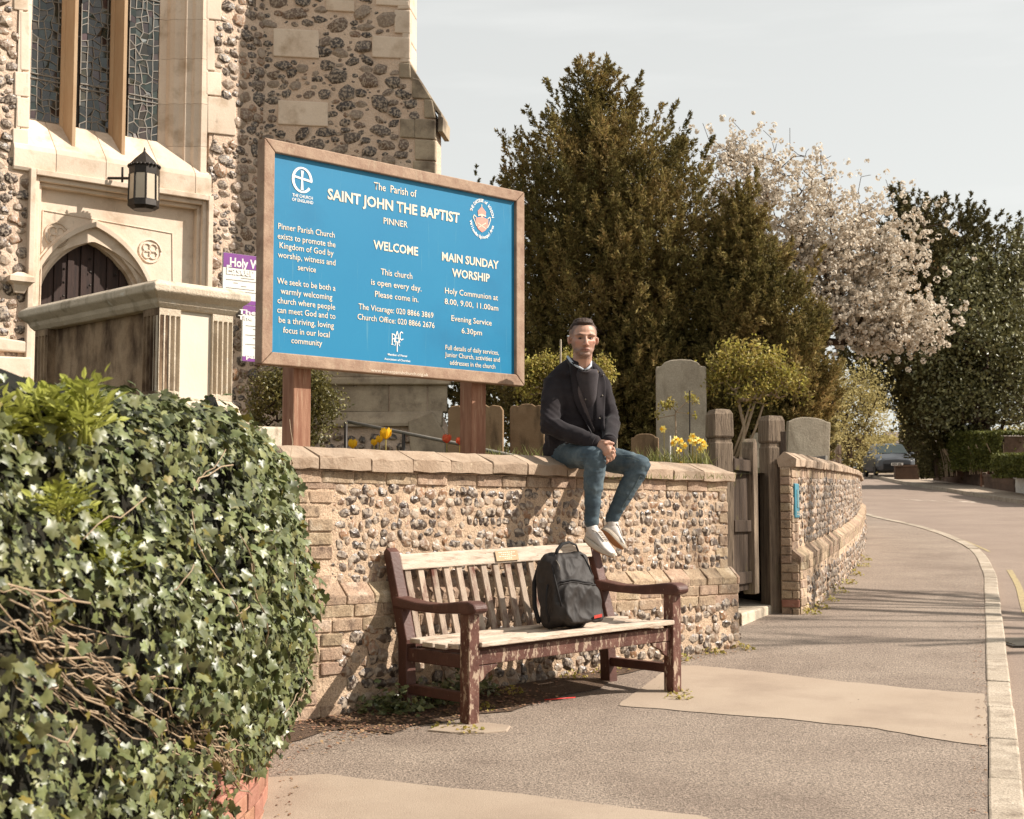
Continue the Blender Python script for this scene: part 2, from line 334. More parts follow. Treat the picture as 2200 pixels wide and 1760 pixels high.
M_['ivy_old'] = mat('ivy_old', [(120, 116, 50), (150, 132, 66)], 12, rough=.5, isl=.3, vary=.2, transl=.2, k=.7)
M_['stem'] = mat('stem', [(176, 148, 118), (208, 184, 154)], 20, rough=.85, isl=.2)
M_['bark'] = mat('bark', [(64, 50, 40), (110, 88, 70)], 8, rough=.95, bump=1, bscale=30, stretch=(2, 2, .5), k=.6)
M_['elder'] = mat('elder', [(150, 156, 66), (190, 190, 98)], 8, rough=.5, isl=.3, transl=.4, k=.85)
M_['yew'] = mat('yew', [(.3, (86, 82, 46)), (.5, (126, 112, 66)), (.7, (162, 138, 88))], 1.1, rough=.75, spec=.2, isl=.4, hue=.015, k=1.0, transl=.25)
M_['yew_back'] = mat('yew_back', [(.3, (72, 70, 42)), (.7, (118, 106, 66))], .8, rough=.8, spec=.2, isl=.3, k=.95, transl=.1)
M_['holly'] = mat('holly', [(92, 92, 56), (136, 130, 84)], 2, rough=.4, spec=.5, isl=.3, k=.9, transl=.1)
M_['blossom'] = mat('blossom', [(236, 222, 202), (244, 234, 218)], 4, rough=.8, isl=.05, transl=.3, k=.78)
M_['blossom_bud'] = mat('blossom_bud', [(176, 130, 84), (200, 160, 110)], 4, rough=.8, isl=.15, transl=.2, k=.7)
M_['spring_leaf'] = mat('spring_leaf', [(132, 122, 56), (180, 164, 88)], 6, rough=.5, isl=.4, hue=.02, transl=.4, k=1.0)
M_['box_leaf'] = mat('box_leaf', [(84, 82, 38), (150, 138, 76)], 9, rough=.45, spec=.5, isl=.4, transl=.2, k=.8)
M_['hazy_leaf'] = mat('hazy_leaf', [(170, 156, 100), (206, 190, 132)], 1, rough=.8, isl=.25, transl=.4, k=.8)  # paled leaf colour with the distance haze mixed in
M_['hedge'] = mat('hedge', [(70, 76, 30), (112, 112, 48)], 3, rough=.7, isl=.35, transl=.2, k=.85)
M_['hedge_dark'] = mat('hedge_dark', [(52, 50, 26), (92, 84, 44)], 2, rough=.7, isl=.35, transl=.15, k=.85)
M_['grave_grey'] = mat('grave_grey', [(178, 164, 144), (206, 192, 170)], 4, rough=.92, bump=.5, bscale=40, speck=(90, .15), layer=[((150, 136, 116), 3, .52, .72, (1.6, 1.6, .6))], vary=.08, k=.75)
M_['grave_brown'] = mat('grave_brown', [(162, 130, 98), (184, 152, 118)], 5, rough=.95, bump=.5, bscale=30, layer=[((96, 78, 58), 4, .5, .7, (2, 2, .5))], vary=.1)
M_['metal_dark'] = mat('metal_dark', [(48, 42, 38), (70, 62, 54)], 14, rough=.55, metal=.4, spec=.5)
M_['metal_grey'] = mat('metal_grey', [(140, 132, 120), (168, 158, 144)], 12, rough=.5, metal=.4)
M_['lead'] = mat('lead', [(146, 140, 132), (172, 166, 156)], 12, rough=.7, metal=.2)
M_['frosted'] = mat('frosted', [(190, 172, 148), (214, 198, 174)], 3, rough=.3, spec=.6, k=.8)
M_['door_wood'] = mat('door_wood', [(52, 38, 34), (82, 60, 52)], 5, rough=.7, stretch=(6, 6, .6), bump=.3)
M_['purple'] = plain('purple', (128, 62, 140), .5, k=.8)
M_['paper'] = plain('paper', (232, 228, 220), .6, k=.8)
M_['teal_plaque'] = mat('teal_plaque', [(60, 132, 152), (80, 150, 168)], 9, rough=.5, spec=.5, k=.8)
M_['litter'] = mat('litter', [(120, 84, 60), (186, 150, 118)], 20, rough=.9, isl=.4, hue=.02)
M_['petal_yellow'] = mat('petal_yellow', [(244, 190, 30), (252, 208, 60)], 20, rough=.5, transl=.35, k=.9)
M_['petal_red'] = mat('petal_red', [(226, 70, 62), (240, 140, 90)], 30, rough=.5, transl=.35, k=.85)
M_['grass_blade'] = mat('grass_blade', [(110, 116, 56), (168, 164, 104)], 12, rough=.6, isl=.3, transl=.35, k=.8)
# ================================================================== ground, road, pavement, kerbs
def interp(tab, y):
    for (y0, x0), (y1, x1) in zip(tab, tab[1:]):
        if y <= y1: break
    t = (y - y0) / (y1 - y0); return x0 + (x1 - x0) * t
def smooth_tab(tab, n=6):
    out = []; P = [tab[0]] + list(tab) + [tab[-1]]
    for i in range(1, len(P) - 2):
        for k in range(n):
            t = k / n; a, b, c, d = P[i - 1], P[i], P[i + 1], P[i + 2]
            q = [0.5 * ((2 * b[j]) + (-a[j] + c[j]) * t + (2 * a[j] - 5 * b[j] + 4 * c[j] - d[j]) * t * t + (-a[j] + 3 * b[j] - 3 * c[j] + d[j]) * t ** 3) for j in (0, 1)]
            out.append(tuple(q))
    return out + [tab[-1]]
_kp = [(2126, 1950), (2122, 1760), (2122, 1557), (2119, 1440), (2117, 1362), (2114, 1270), (2110, 1228), (2083, 1181), (2025, 1151), (1955, 1129), (1855, 1106)]
_near = []
for a_, b_ in _kp:
    g = ground_at(a_, b_); _near.append((g.y, g.x))
KERB = smooth_tab([(-12.0, -4.6), (0.0, -.35)] + _near + [(40.0, 8.4), (60.0, 9.6), (86.0, 10.6)])   # pavement edge, (y, x)
FAR = smooth_tab([(-12.0, 4.0), (0.0, 7.6), (12.0, 11.0), (24.0, 13.0), (35.0, 13.2), (45.0, 14.2), (56.0, 15.3), (68.0, 17.0), (86.0, 18.5)])
# edge of the raised churchyard (back of the walls)
YARD = [(-12.0, -1.0), (2.0, -1.05), (7.7, -1.45), (7.95, -1.4), (10.9, 1.52), (11.6, 1.72), (13.0, 2.35), (14.5, 3.0), (16.0, 3.5), (18.2, 4.15), (19.3, 4.45), (25.0, 5.3), (32.0, 6.0), (60.0, 7.6), (86.0, 8.6)]
def YZ(x, y):
    yy = max(-12, min(y, 80)); return 1.36 + .045 * (yy - 9) + .11 * min(max(-x - 1.2, 0), 4.5)
def sheet(name, rows, cols_fn, zfn, material, kind='structure', nx=8):
    V = []; F = []
    for y in rows:
        a, b = cols_fn(y)
        for i in range(nx + 1):
            x = a + (b - a) * i / nx; V.append((x, y, zfn(x, y)))
    for j in range(len(rows) - 1):
        for i in range(nx):
            k = j * (nx + 1) + i; F.append((k, k + 1, k + nx + 2, k + nx + 1))
    me = bpy.data.meshes.new(name); me.from_pydata(V, [], F); me.materials.append(material); me.update()
    return link(name, me, kind=kind)
rows_far = [-300, -60, -12, 0, 20, 40, 60, 86, 95, 130, 200, 400, 900, 2200]
sheet('ground', rows_far, lambda y: (-1500, 1500), lambda x, y: G(x, y) - .35 - (.02 * max(0, y - 95) if y < 400 else 6.1), M_['grass_ground'], nx=10)
rows = [-12 + .5 * i for i in range(196)] + [86.0]
o = sheet('pavement', rows, lambda y: (interp(YARD, y) - .25, interp(KERB, y)), lambda x, y: G(x, y), M_['asphalt'], nx=6)
sheet('road', rows, lambda y: (interp(KERB, y) + .1, interp(FAR, y) + .05), lambda x, y: G(x, y) - .10, M_['road'], nx=6)
sheet('far_pavement', rows, lambda y: (interp(FAR, y) + .12, interp(FAR, y) + 2.3), lambda x, y: G(x, y) + .0, M_['asphalt_smooth'], nx=2)
sheet('far_verge', rows, lambda y: (interp(FAR, y) + 2.2, interp(FAR, y) + 60), lambda x, y: G(x, y) + .02, M_['soil'], nx=6)
rows_y = [-12 + 1.0 * i for i in range(99)]
sheet('churchyard_ground', rows_y, lambda y: (-60, interp(YARD, y) - .02), lambda x, y: YZ(x, y), M_['grass_ground'], nx=60)

# smoother re-laid strips across the pavement
def ground_poly(name, pts, dz, material, kind='structure'):
    P0 = [ground_at(a, b) for a, b in pts]; P = []
    for p, q in zip(P0, P0[1:] + P0[:1]):      # uneven hand-laid edge
        m = max(1, int((q - p).length / .07)); t = Vector((-(q - p).y, (q - p).x, 0)).normalized() if (q - p).length else Vector()
        for k in range(m): w_ = p.lerp(q, k / m); P.append(w_ + t * (noise.noise(Vector((w_.x * 5, w_.y * 5, 1))) * .022 + noise.noise(Vector((w_.x * 23, w_.y * 23, 4))) * .008))
    me = bpy.data.meshes.new(name); me.from_pydata([(p.x, p.y, G(p.x, p.y) + dz) for p in P], [], [tuple(range(len(P)))]); me.materials.append(material); me.update()
    return link(name, me, kind=kind)
ground_poly('relaid_strip', [(1330, 1517), (1390, 1470), (1440, 1432), (1500, 1431), (1600, 1441), (1800, 1464), (2000, 1484), (2116, 1492), (2121, 1604), (2000, 1588), (1880, 1566), (1680, 1545), (1480, 1530)], .004, M_['asphalt_smooth'])
ground_poly('relaid_strip', [(480, 1682), (588, 1672), (700, 1664), (900, 1688), (1150, 1712), (1500, 1755), (1640, 1800), (1500, 1990), (380, 1990)], .004, M_['asphalt_smooth'])
# dark soil strip along the wall foot
ground_poly('wall_foot_soil', [(610, 1600), (622, 1530), (760, 1490), (1010, 1450), (1260, 1422), (1500, 1378), (1592, 1362), (1594, 1372), (1560, 1388), (1500, 1396), (1440, 1412), (1400, 1436), (1330, 1452), (1290, 1480), (1180, 1502), (1100, 1530), (1030, 1536), (960, 1552), (880, 1562), (840, 1580), (760, 1566), (700, 1572), (650, 1592)], .006, M_['soil'])

def strip_stones(name, tab, y0, y1, L, w, top, depth, material, parent_label=None, gap=.008, off=0.0):
    """kerb stones laid along a curve tab (y, x)"""
    root = empty(name, (interp(tab, y0), y0, G(0, y0)), kind='structure')
    y = y0; k = 0
    while y < y1:
        LL = L * (1 if y < 34 else 3)
        x = interp(tab, y); dx = interp(tab, y + .1) - x; s = math.hypot(dx, .1); yn = min(y + LL * .1 / s, y1); xn = interp(tab, yn)
        u = Vector((xn - x, yn - y, 0)).normalized(); n = Vector((u.y, -u.x, 0)); j = rnd.uniform(-.004, .004)
        a = Vector((x, y, 0)) + u * gap; b = Vector((xn, yn, 0)) - u * gap
        q = [a + n * (j + off), b + n * (j + off), b + n * (w + j + off), a + n * (w + j + off)]
        mb = MB(); dz = rnd.uniform(-.003, .004)
        mb.hexa([Vector((p.x, p.y, G(p.x, p.y) - depth)) for p in q] + [Vector((p.x, p.y, G(p.x, p.y) + top + dz)) for p in q])
        mb.build('kerb_stone', material, root, bevel=.012 if y < 20 else 0); y = yn; k += 1
    return root
strip_stones('kerb', KERB, -2.0, 60.0, .92, .145, .008, .2, M_['granite'])
strip_stones('far_kerb', FAR, -2.0, 84.0, 1.8, .13, .02, .2, M_['granite'])
# painted lines on the road
def paint(name, tab, y0, y1, off, w, material, breaks=()):
    rootv = []; rootf = []; y = y0
    while y < y1:
        yn = min(y + .6, y1)
        if not any(a < y < b for a, b in breaks):
            q = []
            for yy in (y, yn):
                x = interp(tab, yy); dx = interp(tab, yy + .1) - x; n = Vector((.1, -dx, 0)).normalized()
                for o_ in (off, off + w): p = Vector((x, yy, 0)) + n * o_; q.append((p.x, p.y, G(p.x, p.y) - .10 + .004))
            b = len(rootv); rootv.extend(q); rootf.append((b, b + 1, b + 3, b + 2))
        y = yn
    me = bpy.data.meshes.new(name); me.from_pydata(rootv, [], rootf); me.materials.append(material); me.update(); return link(name, me, kind='structure')
paint('yellow_line', KERB, 13.8, 18.4, .34, .07, M_['yellow_line'])
paint('yellow_line', KERB, 11.0, 13.0, .40, .07, M_['yellow_line'])
paint('yellow_line', KERB, 22.0, 34.0, .22, .05, M_['yellow_line'])
paint('yellow_line', KERB, 21.4, 28.0, .36, .05, M_['yellow_line'])
for k, (a, b) in enumerate([((1935, 1070), (1952, 1074)), ((1958, 1071), (1983, 1076)), ((1990, 1072), (2012, 1077)), ((2028, 1074), (2048, 1078)), ((2062, 1076), (2100, 1079))]):
    p = ground_at(a[0], (a[1] + b[1]) / 2, -.096); q = ground_at(b[0], (a[1] + b[1]) / 2 + 2, -.096)
    me = bpy.data.meshes.new('junction_mark'); w = .35
    me.from_pydata([(p.x, p.y - w, G(p.x, p.y - w) - .096), (q.x, q.y - w, G(q.x, q.y - w) - .096), (q.x, q.y + w, G(q.x, q.y + w) - .096), (p.x, p.y + w, G(p.x, p.y + w) - .096)], [], [(0, 1, 2, 3)])
    me.materials.append(M_['white_line']); link('junction_mark', me, kind='structure')
# gully grate by the kerb
g0 = ground_at(2188, 1383, -.1); root = empty('gully_grate', (g0.x + .1, g0.y, g0.z), 'cast iron gully grate set in the road by the granite kerb', 'drain')
mb = MB(); mb.box((g0.x + .12, g0.y, G(0, g0.y) - .105), (.5, .5, .02)); mb.build('grate_frame', M_['metal_dark'], root)
for i in range(7):
    mb = MB(); mb.box((g0.x + .12, g0.y - .21 + i * .07, G(0, g0.y - .21 + i * .07) - .09), (.44, .03, .02)); mb.build('grate_bar', M_['metal_grey'], root)
# ================================================================== flint work
def stone_shape(seed, kind='flint'):
    """broken flint: a faceted hull, x right, z up, bulging towards +y (about unit size)"""
    r = random.Random(seed); bm = bmesh.new(); sx = r.uniform(.44, .54); sz = r.uniform(.42, .52)
    n = r.choice((6, 7, 8)); ph = r.uniform(0, 6.28)
    for ring, (rad, y) in enumerate(((.85, -.3), (1.0, .02), (.66, .36))):
        for k in range(n):
            a = ph + 2 * math.pi * (k + .5 * (ring == 2) + r.uniform(-.28, .28)) / n; q = rad * r.uniform(.82, 1.12) / max(abs(math.cos(a)), abs(math.sin(a))) ** .5
            bm.verts.new((q * sx * math.cos(a), y + r.uniform(-.10, .10), q * sz * math.sin(a)))
    for k in range(2): bm.verts.new((r.uniform(-.2, .2), r.uniform(.42, .60), r.uniform(-.2, .2)))
    bmesh.ops.convex_hull(bm, input=bm.verts[:]); bm.verts.ensure_lookup_table()
    loose = [v for v in bm.verts if not v.link_faces]; bmesh.ops.delete(bm, geom=loose, context='VERTS'); bm.verts.index_update()
    v = [tuple(q.co) for q in bm.verts]; f = [tuple(q.index for q in p.verts) for p in bm.faces]; bm.free(); return v, f
def darts(a0, a1, z0, z1, sizes, ok=lambda a, z: True, asp=(1.0, 1.5), gap=1.0, seed=1):
    """stones thrown at random without overlap, big ones first: (a, z, width, height)"""
    r = np.random.default_rng(seed); A = np.zeros((0, 4))
    for w, tries in sizes:
        for _ in range(tries):
            ww = w * r.uniform(.82, 1.18); hh = ww / r.uniform(*asp); a = r.uniform(a0 + ww * .4, a1 - ww * .4); z = r.uniform(z0 + hh * .4, z1 - hh * .4)
            if not ok(a, z): continue
            if len(A):
                dx = np.abs(A[:, 0] - a) / ((A[:, 2] + ww) * .5 * gap); dz = np.abs(A[:, 1] - z) / ((A[:, 3] + hh) * .5 * gap)
                if (dx ** 2.6 + dz ** 2.6).min() < 1: continue
            A = np.vstack([A, (a, z, ww, hh)])
    return [tuple(q) for q in A]
def fillers(items, a0, a1, z0, z1, sizes, ok=lambda a, z: True, seed=1, asp=(.9, 1.5)):
    """small chips in the gaps between the stones already laid"""
    r = np.random.default_rng(seed); A = np.array(items); out = []
    for w, tries in sizes:
        for _ in range(tries):
            ww = w * r.uniform(.8, 1.2); hh = ww / r.uniform(*asp); a = r.uniform(a0, a1); z = r.uniform(z0, z1)
            if not ok(a, z): continue
            dx = np.abs(A[:, 0] - a) / ((A[:, 2] + ww) * .46); dz = np.abs(A[:, 1] - z) / ((A[:, 3] + hh) * .46)
            if (dx ** 2.4 + dz ** 2.4).min() < 1: continue
            A = np.vstack([A, (a, z, ww, hh)]); out.append((a, z, ww, hh))
    return list(items) + out
FL_SH = [stone_shape(s) for s in range(26)]
def flint_meshes(material):
    out = []
    for v, f in FL_SH:
        me = bpy.data.meshes.new('flint'); me.from_pydata(v, [], f); me.materials.append(material); me.update(); out.append(me)
    return out
def fill_rows(a0, a1, z0, z1, w, h, ok=lambda a, z: True, jit=.16, gap=.8, rg=rnd, wr=(.72, 1.35)):
    """rows of stones: (a, z, width, height)"""
    out = []; z = z0 + h / 2
    while z < z1 - h * .3:
        a = a0 + rg.uniform(.2, .7) * w
        while a < a1 - w * .3:
            ww = w * rg.uniform(*wr); hh = h * rg.uniform(.72, 1.12)
            aa = a + ww * .3; zz = z + rg.uniform(-jit, jit) * h
            if rg.random() > .03 and ok(aa, zz): out.append((aa, zz, ww * gap, hh * gap))
            a += ww * rg.uniform(.92, 1.2)
        z += h * .96
    return out
def lay_stones(items, fr, parent, meshes, material, depth=.3, n_parts=300, embed=.0, rg=rnd, limit_key=None):
    """items (a, z, w, h) on a surface fr(a, z, out)->Matrix; the largest in view are objects, the rest one part"""
    def inview(M):
        p = M.translation; q = cam.matrix_basis.inverted() @ p
        if q.z > -.5: return -1
        x = q.x / -q.z * FPX; y = q.y / -q.z * FPX
        return 1 / -q.z if abs(x) < 1120 and abs(y) < 900 else -1
    L = []
    for a, z, w, h in items:
        M = fr(a, z, embed); s = inview(M); key = s * math.sqrt(w * h)
        if limit_key: key = limit_key(a, z, key)
        L.append((key, M, w, h))
    L.sort(key=lambda t: -t[0]); V = []; F = []
    for i, (key, M, w, h) in enumerate(L):
        d = min(w, h) * rg.uniform(.28, .46) * depth / .3
        S = Matrix.Rotation(rg.uniform(-.35, .35), 4, 'Y') @ Matrix.Rotation(rg.uniform(-.22, .22), 4, 'X') @ Matrix.Rotation(rg.uniform(-.22, .22), 4, 'Z') @ Matrix.Diagonal((w * rg.choice((-1, 1)), d, h, 1)) if False else \
            Matrix.Rotation(rg.uniform(-.35, .35), 4, 'Y') @ Matrix.Rotation(rg.uniform(-.25, .25), 4, 'X') @ Matrix.Rotation(rg.uniform(-.25, .25), 4, 'Z') @ Matrix.Diagonal((w, d, h, 1))
        T = M @ S
        if i < n_parts and key > 0: link('flint', rg.choice(meshes), parent, T)
        else:
            v, f = rg.choice(FL_SH); b = len(V); V += [tuple(T @ Vector(p)) for p in v]; F += [tuple(b + q for q in ff) for ff in f]
    if V:
        me = bpy.data.meshes.new('flint_field'); me.from_pydata(V, [], F); me.materials.append(material); me.update(); link('flint_field', me, parent, kind='stuff')
BR_SH = []
def brick_mesh(material, seeds=4, name='brick'):
    out = []
    for s in range(seeds):
        r = random.Random(100 + s); j = lambda: r.uniform(-.03, .03)
        p = [Vector((sx * .5 + j() * .5, sy * .5 + j() * .3, sz * .5 + j() * .9)) for sz in (-1, 1) for sx, sy in ((-1, -1), (1, -1), (1, 1), (-1, 1))]
        mb = MB(); mb.hexa(p); me = mb.mesh(name, material)
        bm = bmesh.new(); bm.from_mesh(me); bmesh.ops.bevel(bm, geom=bm.edges[:], offset=.06, segments=1, affect='EDGES'); bm.to_mesh(me); bm.free(); out.append(me)
    return out
def lay_bricks(items, fr, parent, meshes, depth=.08, out=.0, rg=rnd, name='brick'):
    for a, z, w, h in items:
        M = fr(a, z, out + rg.uniform(-.004, .005)) @ Matrix.Rotation(rg.uniform(-.012, .012), 4, 'Y') @ Matrix.Diagonal((w, depth, h, 1))
        link(name, rg.choice(meshes), parent, M)
def course(a0, a1, z, L, h, gap=.009, rg=rnd, first=None):
    out = []; a = a0 + (first or 0)
    if first: out.append((a0 + first / 2, z, first - gap, h - gap))
    while a < a1 - .02:
        w = min(L * rg.uniform(.9, 1.1), a1 - a)
        if a1 - a - w < L * .3: w = a1 - a
        out.append((a + w / 2, z, w - gap, h - gap)); a += w
    return out
def mortar_sheet(name, fr, a0, a1, z0, z1, material, parent, step=.03, amp=.007, freq=11, fine=.006, hole=None):
    nu, nv = max(2, int((a1 - a0) / step)), max(2, int((z1 - z0) / step)); V = []; F = []
    for j in range(nv + 1):
        for i in range(nu + 1):
            a = a0 + (a1 - a0) * i / nu; z = z0 + (z1 - z0) * j / nv; q = Vector((a * freq, z * freq, 3.1))
            V.append(tuple(fr(a, z, noise.noise(q) * amp + noise.noise(q * 4) * fine).translation))
    for j in range(nv):
        for i in range(nu):
            a = a0 + (a1 - a0) * (i + .5) / nu; z = z0 + (z1 - z0) * (j + .5) / nv
            if hole and hole(a, z): continue
            k = j * (nu + 1) + i; F.append((k, k + nu + 1, k + nu + 2, k + 1)[::-1])
    me = bpy.data.meshes.new(name); me.from_pydata(V, [], F); me.materials.append(material); me.update()
    me.polygons.foreach_set('use_smooth', [True] * len(me.polygons)); return link(name, me, parent)
flint_me = flint_meshes(M_['flint']); stock_me = brick_mesh(M_['stock_brick'])

# ---------------------------------------------------------------- boundary wall behind the bench
WL = Plane((-1.25, 7.90, 0), (1, 1)); WLEN = WL.hit(1582, 1036, .05)[0] - .06
wall = empty('flint_wall', (-1.25, 7.9, 0), 'low flint and brick boundary wall with stone coping behind the maroon bench', 'wall')
PZ = .725        # top of the plinth
fr_up = lambda a, z, w=0.0: WL.frame(a, z, w)
fr_lo = lambda a, z, w=0.0: WL.frame(a, z, .065 + w)
mb = MB()       # solid core
c = [WL.P(a, z, w) for z in (-.35, 1.40) for a, w in ((.0, -.34), (WLEN, -.34), (WLEN, -.012), (.0, -.012))]; mb.hexa(c)
c = [WL.P(a, z, w) for z in (-.35, PZ - .07) for a, w in ((-.05, -.02), (WLEN + .05, -.02), (WLEN + .05, .052), (-.05, .052))]; mb.hexa(c)
mb.build('wall_core', M_['mortar'], wall)
mortar_sheet('mortar_face', fr_up, 0, WLEN, PZ - .08, 1.40, M_['mortar'], wall)
mortar_sheet('mortar_face', fr_lo, -.05, WLEN + .05, -.2, PZ - .04, M_['mortar'], wall)
b_items = []; nrow = 0; z = PZ + .045
while z < 1.33:      # quoin bricks at the left corner
    b_items += [(.02 + (w := rnd.choice((.22, .3, .33))) / 2, z, w - .01, .068)] if nrow % 2 else [(.075, z, .14, .068), (.075 + .07 + .09, z, .165, .068)]
    z += .079; nrow += 1
b_items += course(.0, WLEN, 1.358, .235, .078)     # brick course under the coping
b_items += [(WLEN - .05 - (i % 2) * .02, PZ + .06 + i * .085, .1 + .05 * (i % 2), .07) for i in range(8)]
lay_bricks(b_items, fr_up, wall, stock_me, depth=.07, out=-.026)
lo = []
for i in range(2): lo += course(-.05, WLEN + .05, PZ - .125 - i * .078, .225, .077, first=.11 if i else None)
z = PZ - .125 - 2 * .078
while z > -.1: lo += [(-.05 + .12, z, .22, .068), (-.05 + .32, z, .15, .068)] if rnd.random() < .5 else [(.07, z, .2, .068)]; z -= .079
lay_bricks(lo, fr_lo, wall, stock_me, depth=.07, out=-.026)
# weathering bricks on top of the plinth: sloped
a = -.05
while a < WLEN + .05:
    w = rnd.uniform(.17, .24); e = min(a + w - .008, WLEN + .06); mb = MB(); j = rnd.uniform(-.006, .006)
    prof = [(.0, PZ + .035), (-.03, PZ + .035), (-.03, PZ - .09), (.072 + j, PZ - .09), (.075 + j, PZ - .04 + j)]
    mb.prism([WL.P(a, zz, ww) for ww, zz in prof], WL.u * (e - a)); mb.build('plinth_brick', M_['stock_brick'], wall, bevel=.006); a += w
def lowok(a, z): return z < PZ - .2 and not (a < .34) and z > SLOPE * a * .707 - .02
st = fillers(fill_rows(.33, WLEN - .02, PZ + .02, 1.345, .066, .066, gap=1.16, jit=.26, wr=(.6, 1.5)), .33, WLEN - .02, PZ + .04, 1.33, ((.045, 2500), (.028, 3000)), seed=2)
lay_stones(st, fr_up, wall, flint_me, M_['flint'], n_parts=215, embed=-.003)
st = fillers(fill_rows(.0, WLEN + .05, -.02, PZ - .2, .082, .080, ok=lowok, gap=1.18, jit=.26, wr=(.6, 1.5)), .0, WLEN, .0, PZ - .22, ((.05, 1500), (.035, 1500)), ok=lowok, seed=3)
lay_stones(st, fr_lo, wall, flint_me, M_['flint'], n_parts=75, embed=-.003)
# coping stones
joints = [0 - .05]
for pxj in (690, 801, 891, 973, 1061, 1137, 1222, 1300, 1372, 1450, 1515): joints.append(WL.hit(pxj, 1010, .06)[0])
joints.append(WLEN + .06)
def coping_block(fr, a0, a1, parent, z0=1.402, seed=0, hip=0, hw=-.40, tk=None, material=M_['coping'], nseg=4, narrow=False):
    r = random.Random(seed); rings = []
    for k in range(nseg + 1):
        t = k / nseg; a = a0 + (a1 - a0) * t; jj = lambda s_=.007: r.uniform(-s_, s_)
        e = (1 if (hip < 0 and k == 0) or (hip > 0 and k == nseg) else 0)
        top = z0 + .132 - (.062 if e else 0)
        bw = .33 if narrow else 1
        rings.append([fr(a, z0 + jj(.003), -.34 * bw).translation, fr(a, z0 + jj(.006), .048 + jj()).translation, fr(a, z0 + .066 + jj(), .052 + jj()).translation,
                      fr(a, z0 + .074 + jj(), .044 + jj()).translation, fr(a, top + jj(.003), ((-.10 if not narrow else -.055) if not e else .0) + jj()).translation,
                      fr(a, top + jj(.003), -.2 * bw).translation, fr(a, z0 + .07, -.39 * bw).translation])
    mb = MB(); mb.loft(rings); mb.build('coping_stone', material, parent, bevel=.006)
for k, (a0, a1) in enumerate(zip(joints, joints[1:])):
    coping_block(fr_up, a0 + .004, a1 - .004, wall, seed=k + 5, hip=(-1 if k == 0 else (1 if k == len(joints) - 2 else 0)), z0=1.402 + rnd.uniform(-.004, .004))
# return of the wall at the left corner (runs back into the churchyard, mostly under ivy)
c = [WL.P(a, z, w) for z in (1.40, 1.46) for a, w in ((-.06, -1.6), (.3, -1.6), (.3, -.4), (-.06, -.4))]
MB().hexa(c).build('coping_stone', M_['coping'], wall, bevel=.01)

# ---------------------------------------------------------------- curved wall beyond the gate
_cw = [(p.x - .03, p.y) for p in (ground_at(*q) for q in ((1711, 1320), (1748, 1298), (1796, 1257), (1832, 1218), (1848, 1188), (1852, 1165), (1846, 1146)))]
_cw.append((_cw[-1][0] + .05, _cw[-1][1] + 3))
_cw = smooth_tab(_cw, 10)
cum = [0.0]
for p, q in zip(_cw, _cw[1:]): cum.append(cum[-1] + math.dist(p, q))
def cw_pt(a):
    a = max(0.0, min(a, cum[-1] - 1e-4)); i = max(k for k in range(len(cum)) if cum[k] <= a); i = min(i, len(_cw) - 2)
    t = (a - cum[i]) / (cum[i + 1] - cum[i]); p, q = Vector((*_cw[i], 0)), Vector((*_cw[i + 1], 0)); i2 = min(i + 2, len(_cw) - 1)
    u0 = (q - p).normalized(); u1 = (Vector((*_cw[i2], 0)) - q); u1 = u1.normalized() if u1.length > 0 else u0
    return p.lerp(q, t), u0.lerp(u1, t).normalized()
def fr_c(a, z, w=0.0):
    p, u = cw_pt(a); n = Vector((u.y, -u.x, 0)); g = G(p.x, p.y)
    M = Matrix((u, n, Vector((0, 0, 1)))).transposed().to_4x4(); v = p + n * w; M.translation = Vector((v.x, v.y, cwz(a, z, g))); return M
def cwz(a, z, g):
    if z <= CP: return g + z
    return g + CP + (z - CP) * (1.585 + .12 * min(a / 6.5, 1.3) - g - CP) / (1.30 - CP)
CT = 1.30; CP = .54; CL = cum[-1]
fr_cl = lambda a, z, w=0.0: fr_c(a, z, w + .07)
wall2 = empty('curved_flint_wall', (*_cw[0], .2), 'curved flint wall with coping beyond the wooden gate, a teal plaque on its end', 'wall')
def sweep(fr, prof, a0, a1, n, name, material, parent, smooth=False):
    rings = [[fr(a0 + (a1 - a0) * k / n, z, w).translation for w, z in prof] for k in range(n + 1)]
    return MB().loft(rings).build(name, material, parent, smooth=smooth)
sweep(fr_c, [(-.012, -.3), (-.012, CT), (-.10, CT), (-.10, -.3)], 0, CL, 60, 'wall_core', M_['mortar'], wall2)
sweep(fr_c, [(-.09, -.3), (-.09, CT), (-.3, CT), (-.3, -.3)], .45, CL, 60, 'wall_core', M_['mortar'], wall2)
sweep(fr_c, [(.055, -.3), (.055, CP - .05), (-.02, CP - .04), (-.02, -.3)], 0, CL, 60, 'wall_core', M_['mortar'], wall2)
mortar_sheet('mortar_face', fr_c, 0, CL, CP - .05, CT, M_['mortar'], wall2, step=.07)
mortar_sheet('mortar_face', fr_cl, 0, CL, -.2, CP - .06, M_['mortar'], wall2, step=.07)
b = []
for i in range(10): b += course(0, .26, CP + .06 + i * .08, .22, .078, first=(.1 if i % 2 else None))
lay_bricks(b + course(0, CL, CT - .05, .115, .10), fr_c, wall2, stock_me, depth=.07, out=-.026)
b = []
for i in range(6): b += course(0, .26, CP - .12 - i * .08, .22, .078, first=(.1 if i % 2 else None))
lay_bricks(b + course(.26, CL, CP - .12, .115, .08), fr_cl, wall2, stock_me, depth=.07, out=-.026)
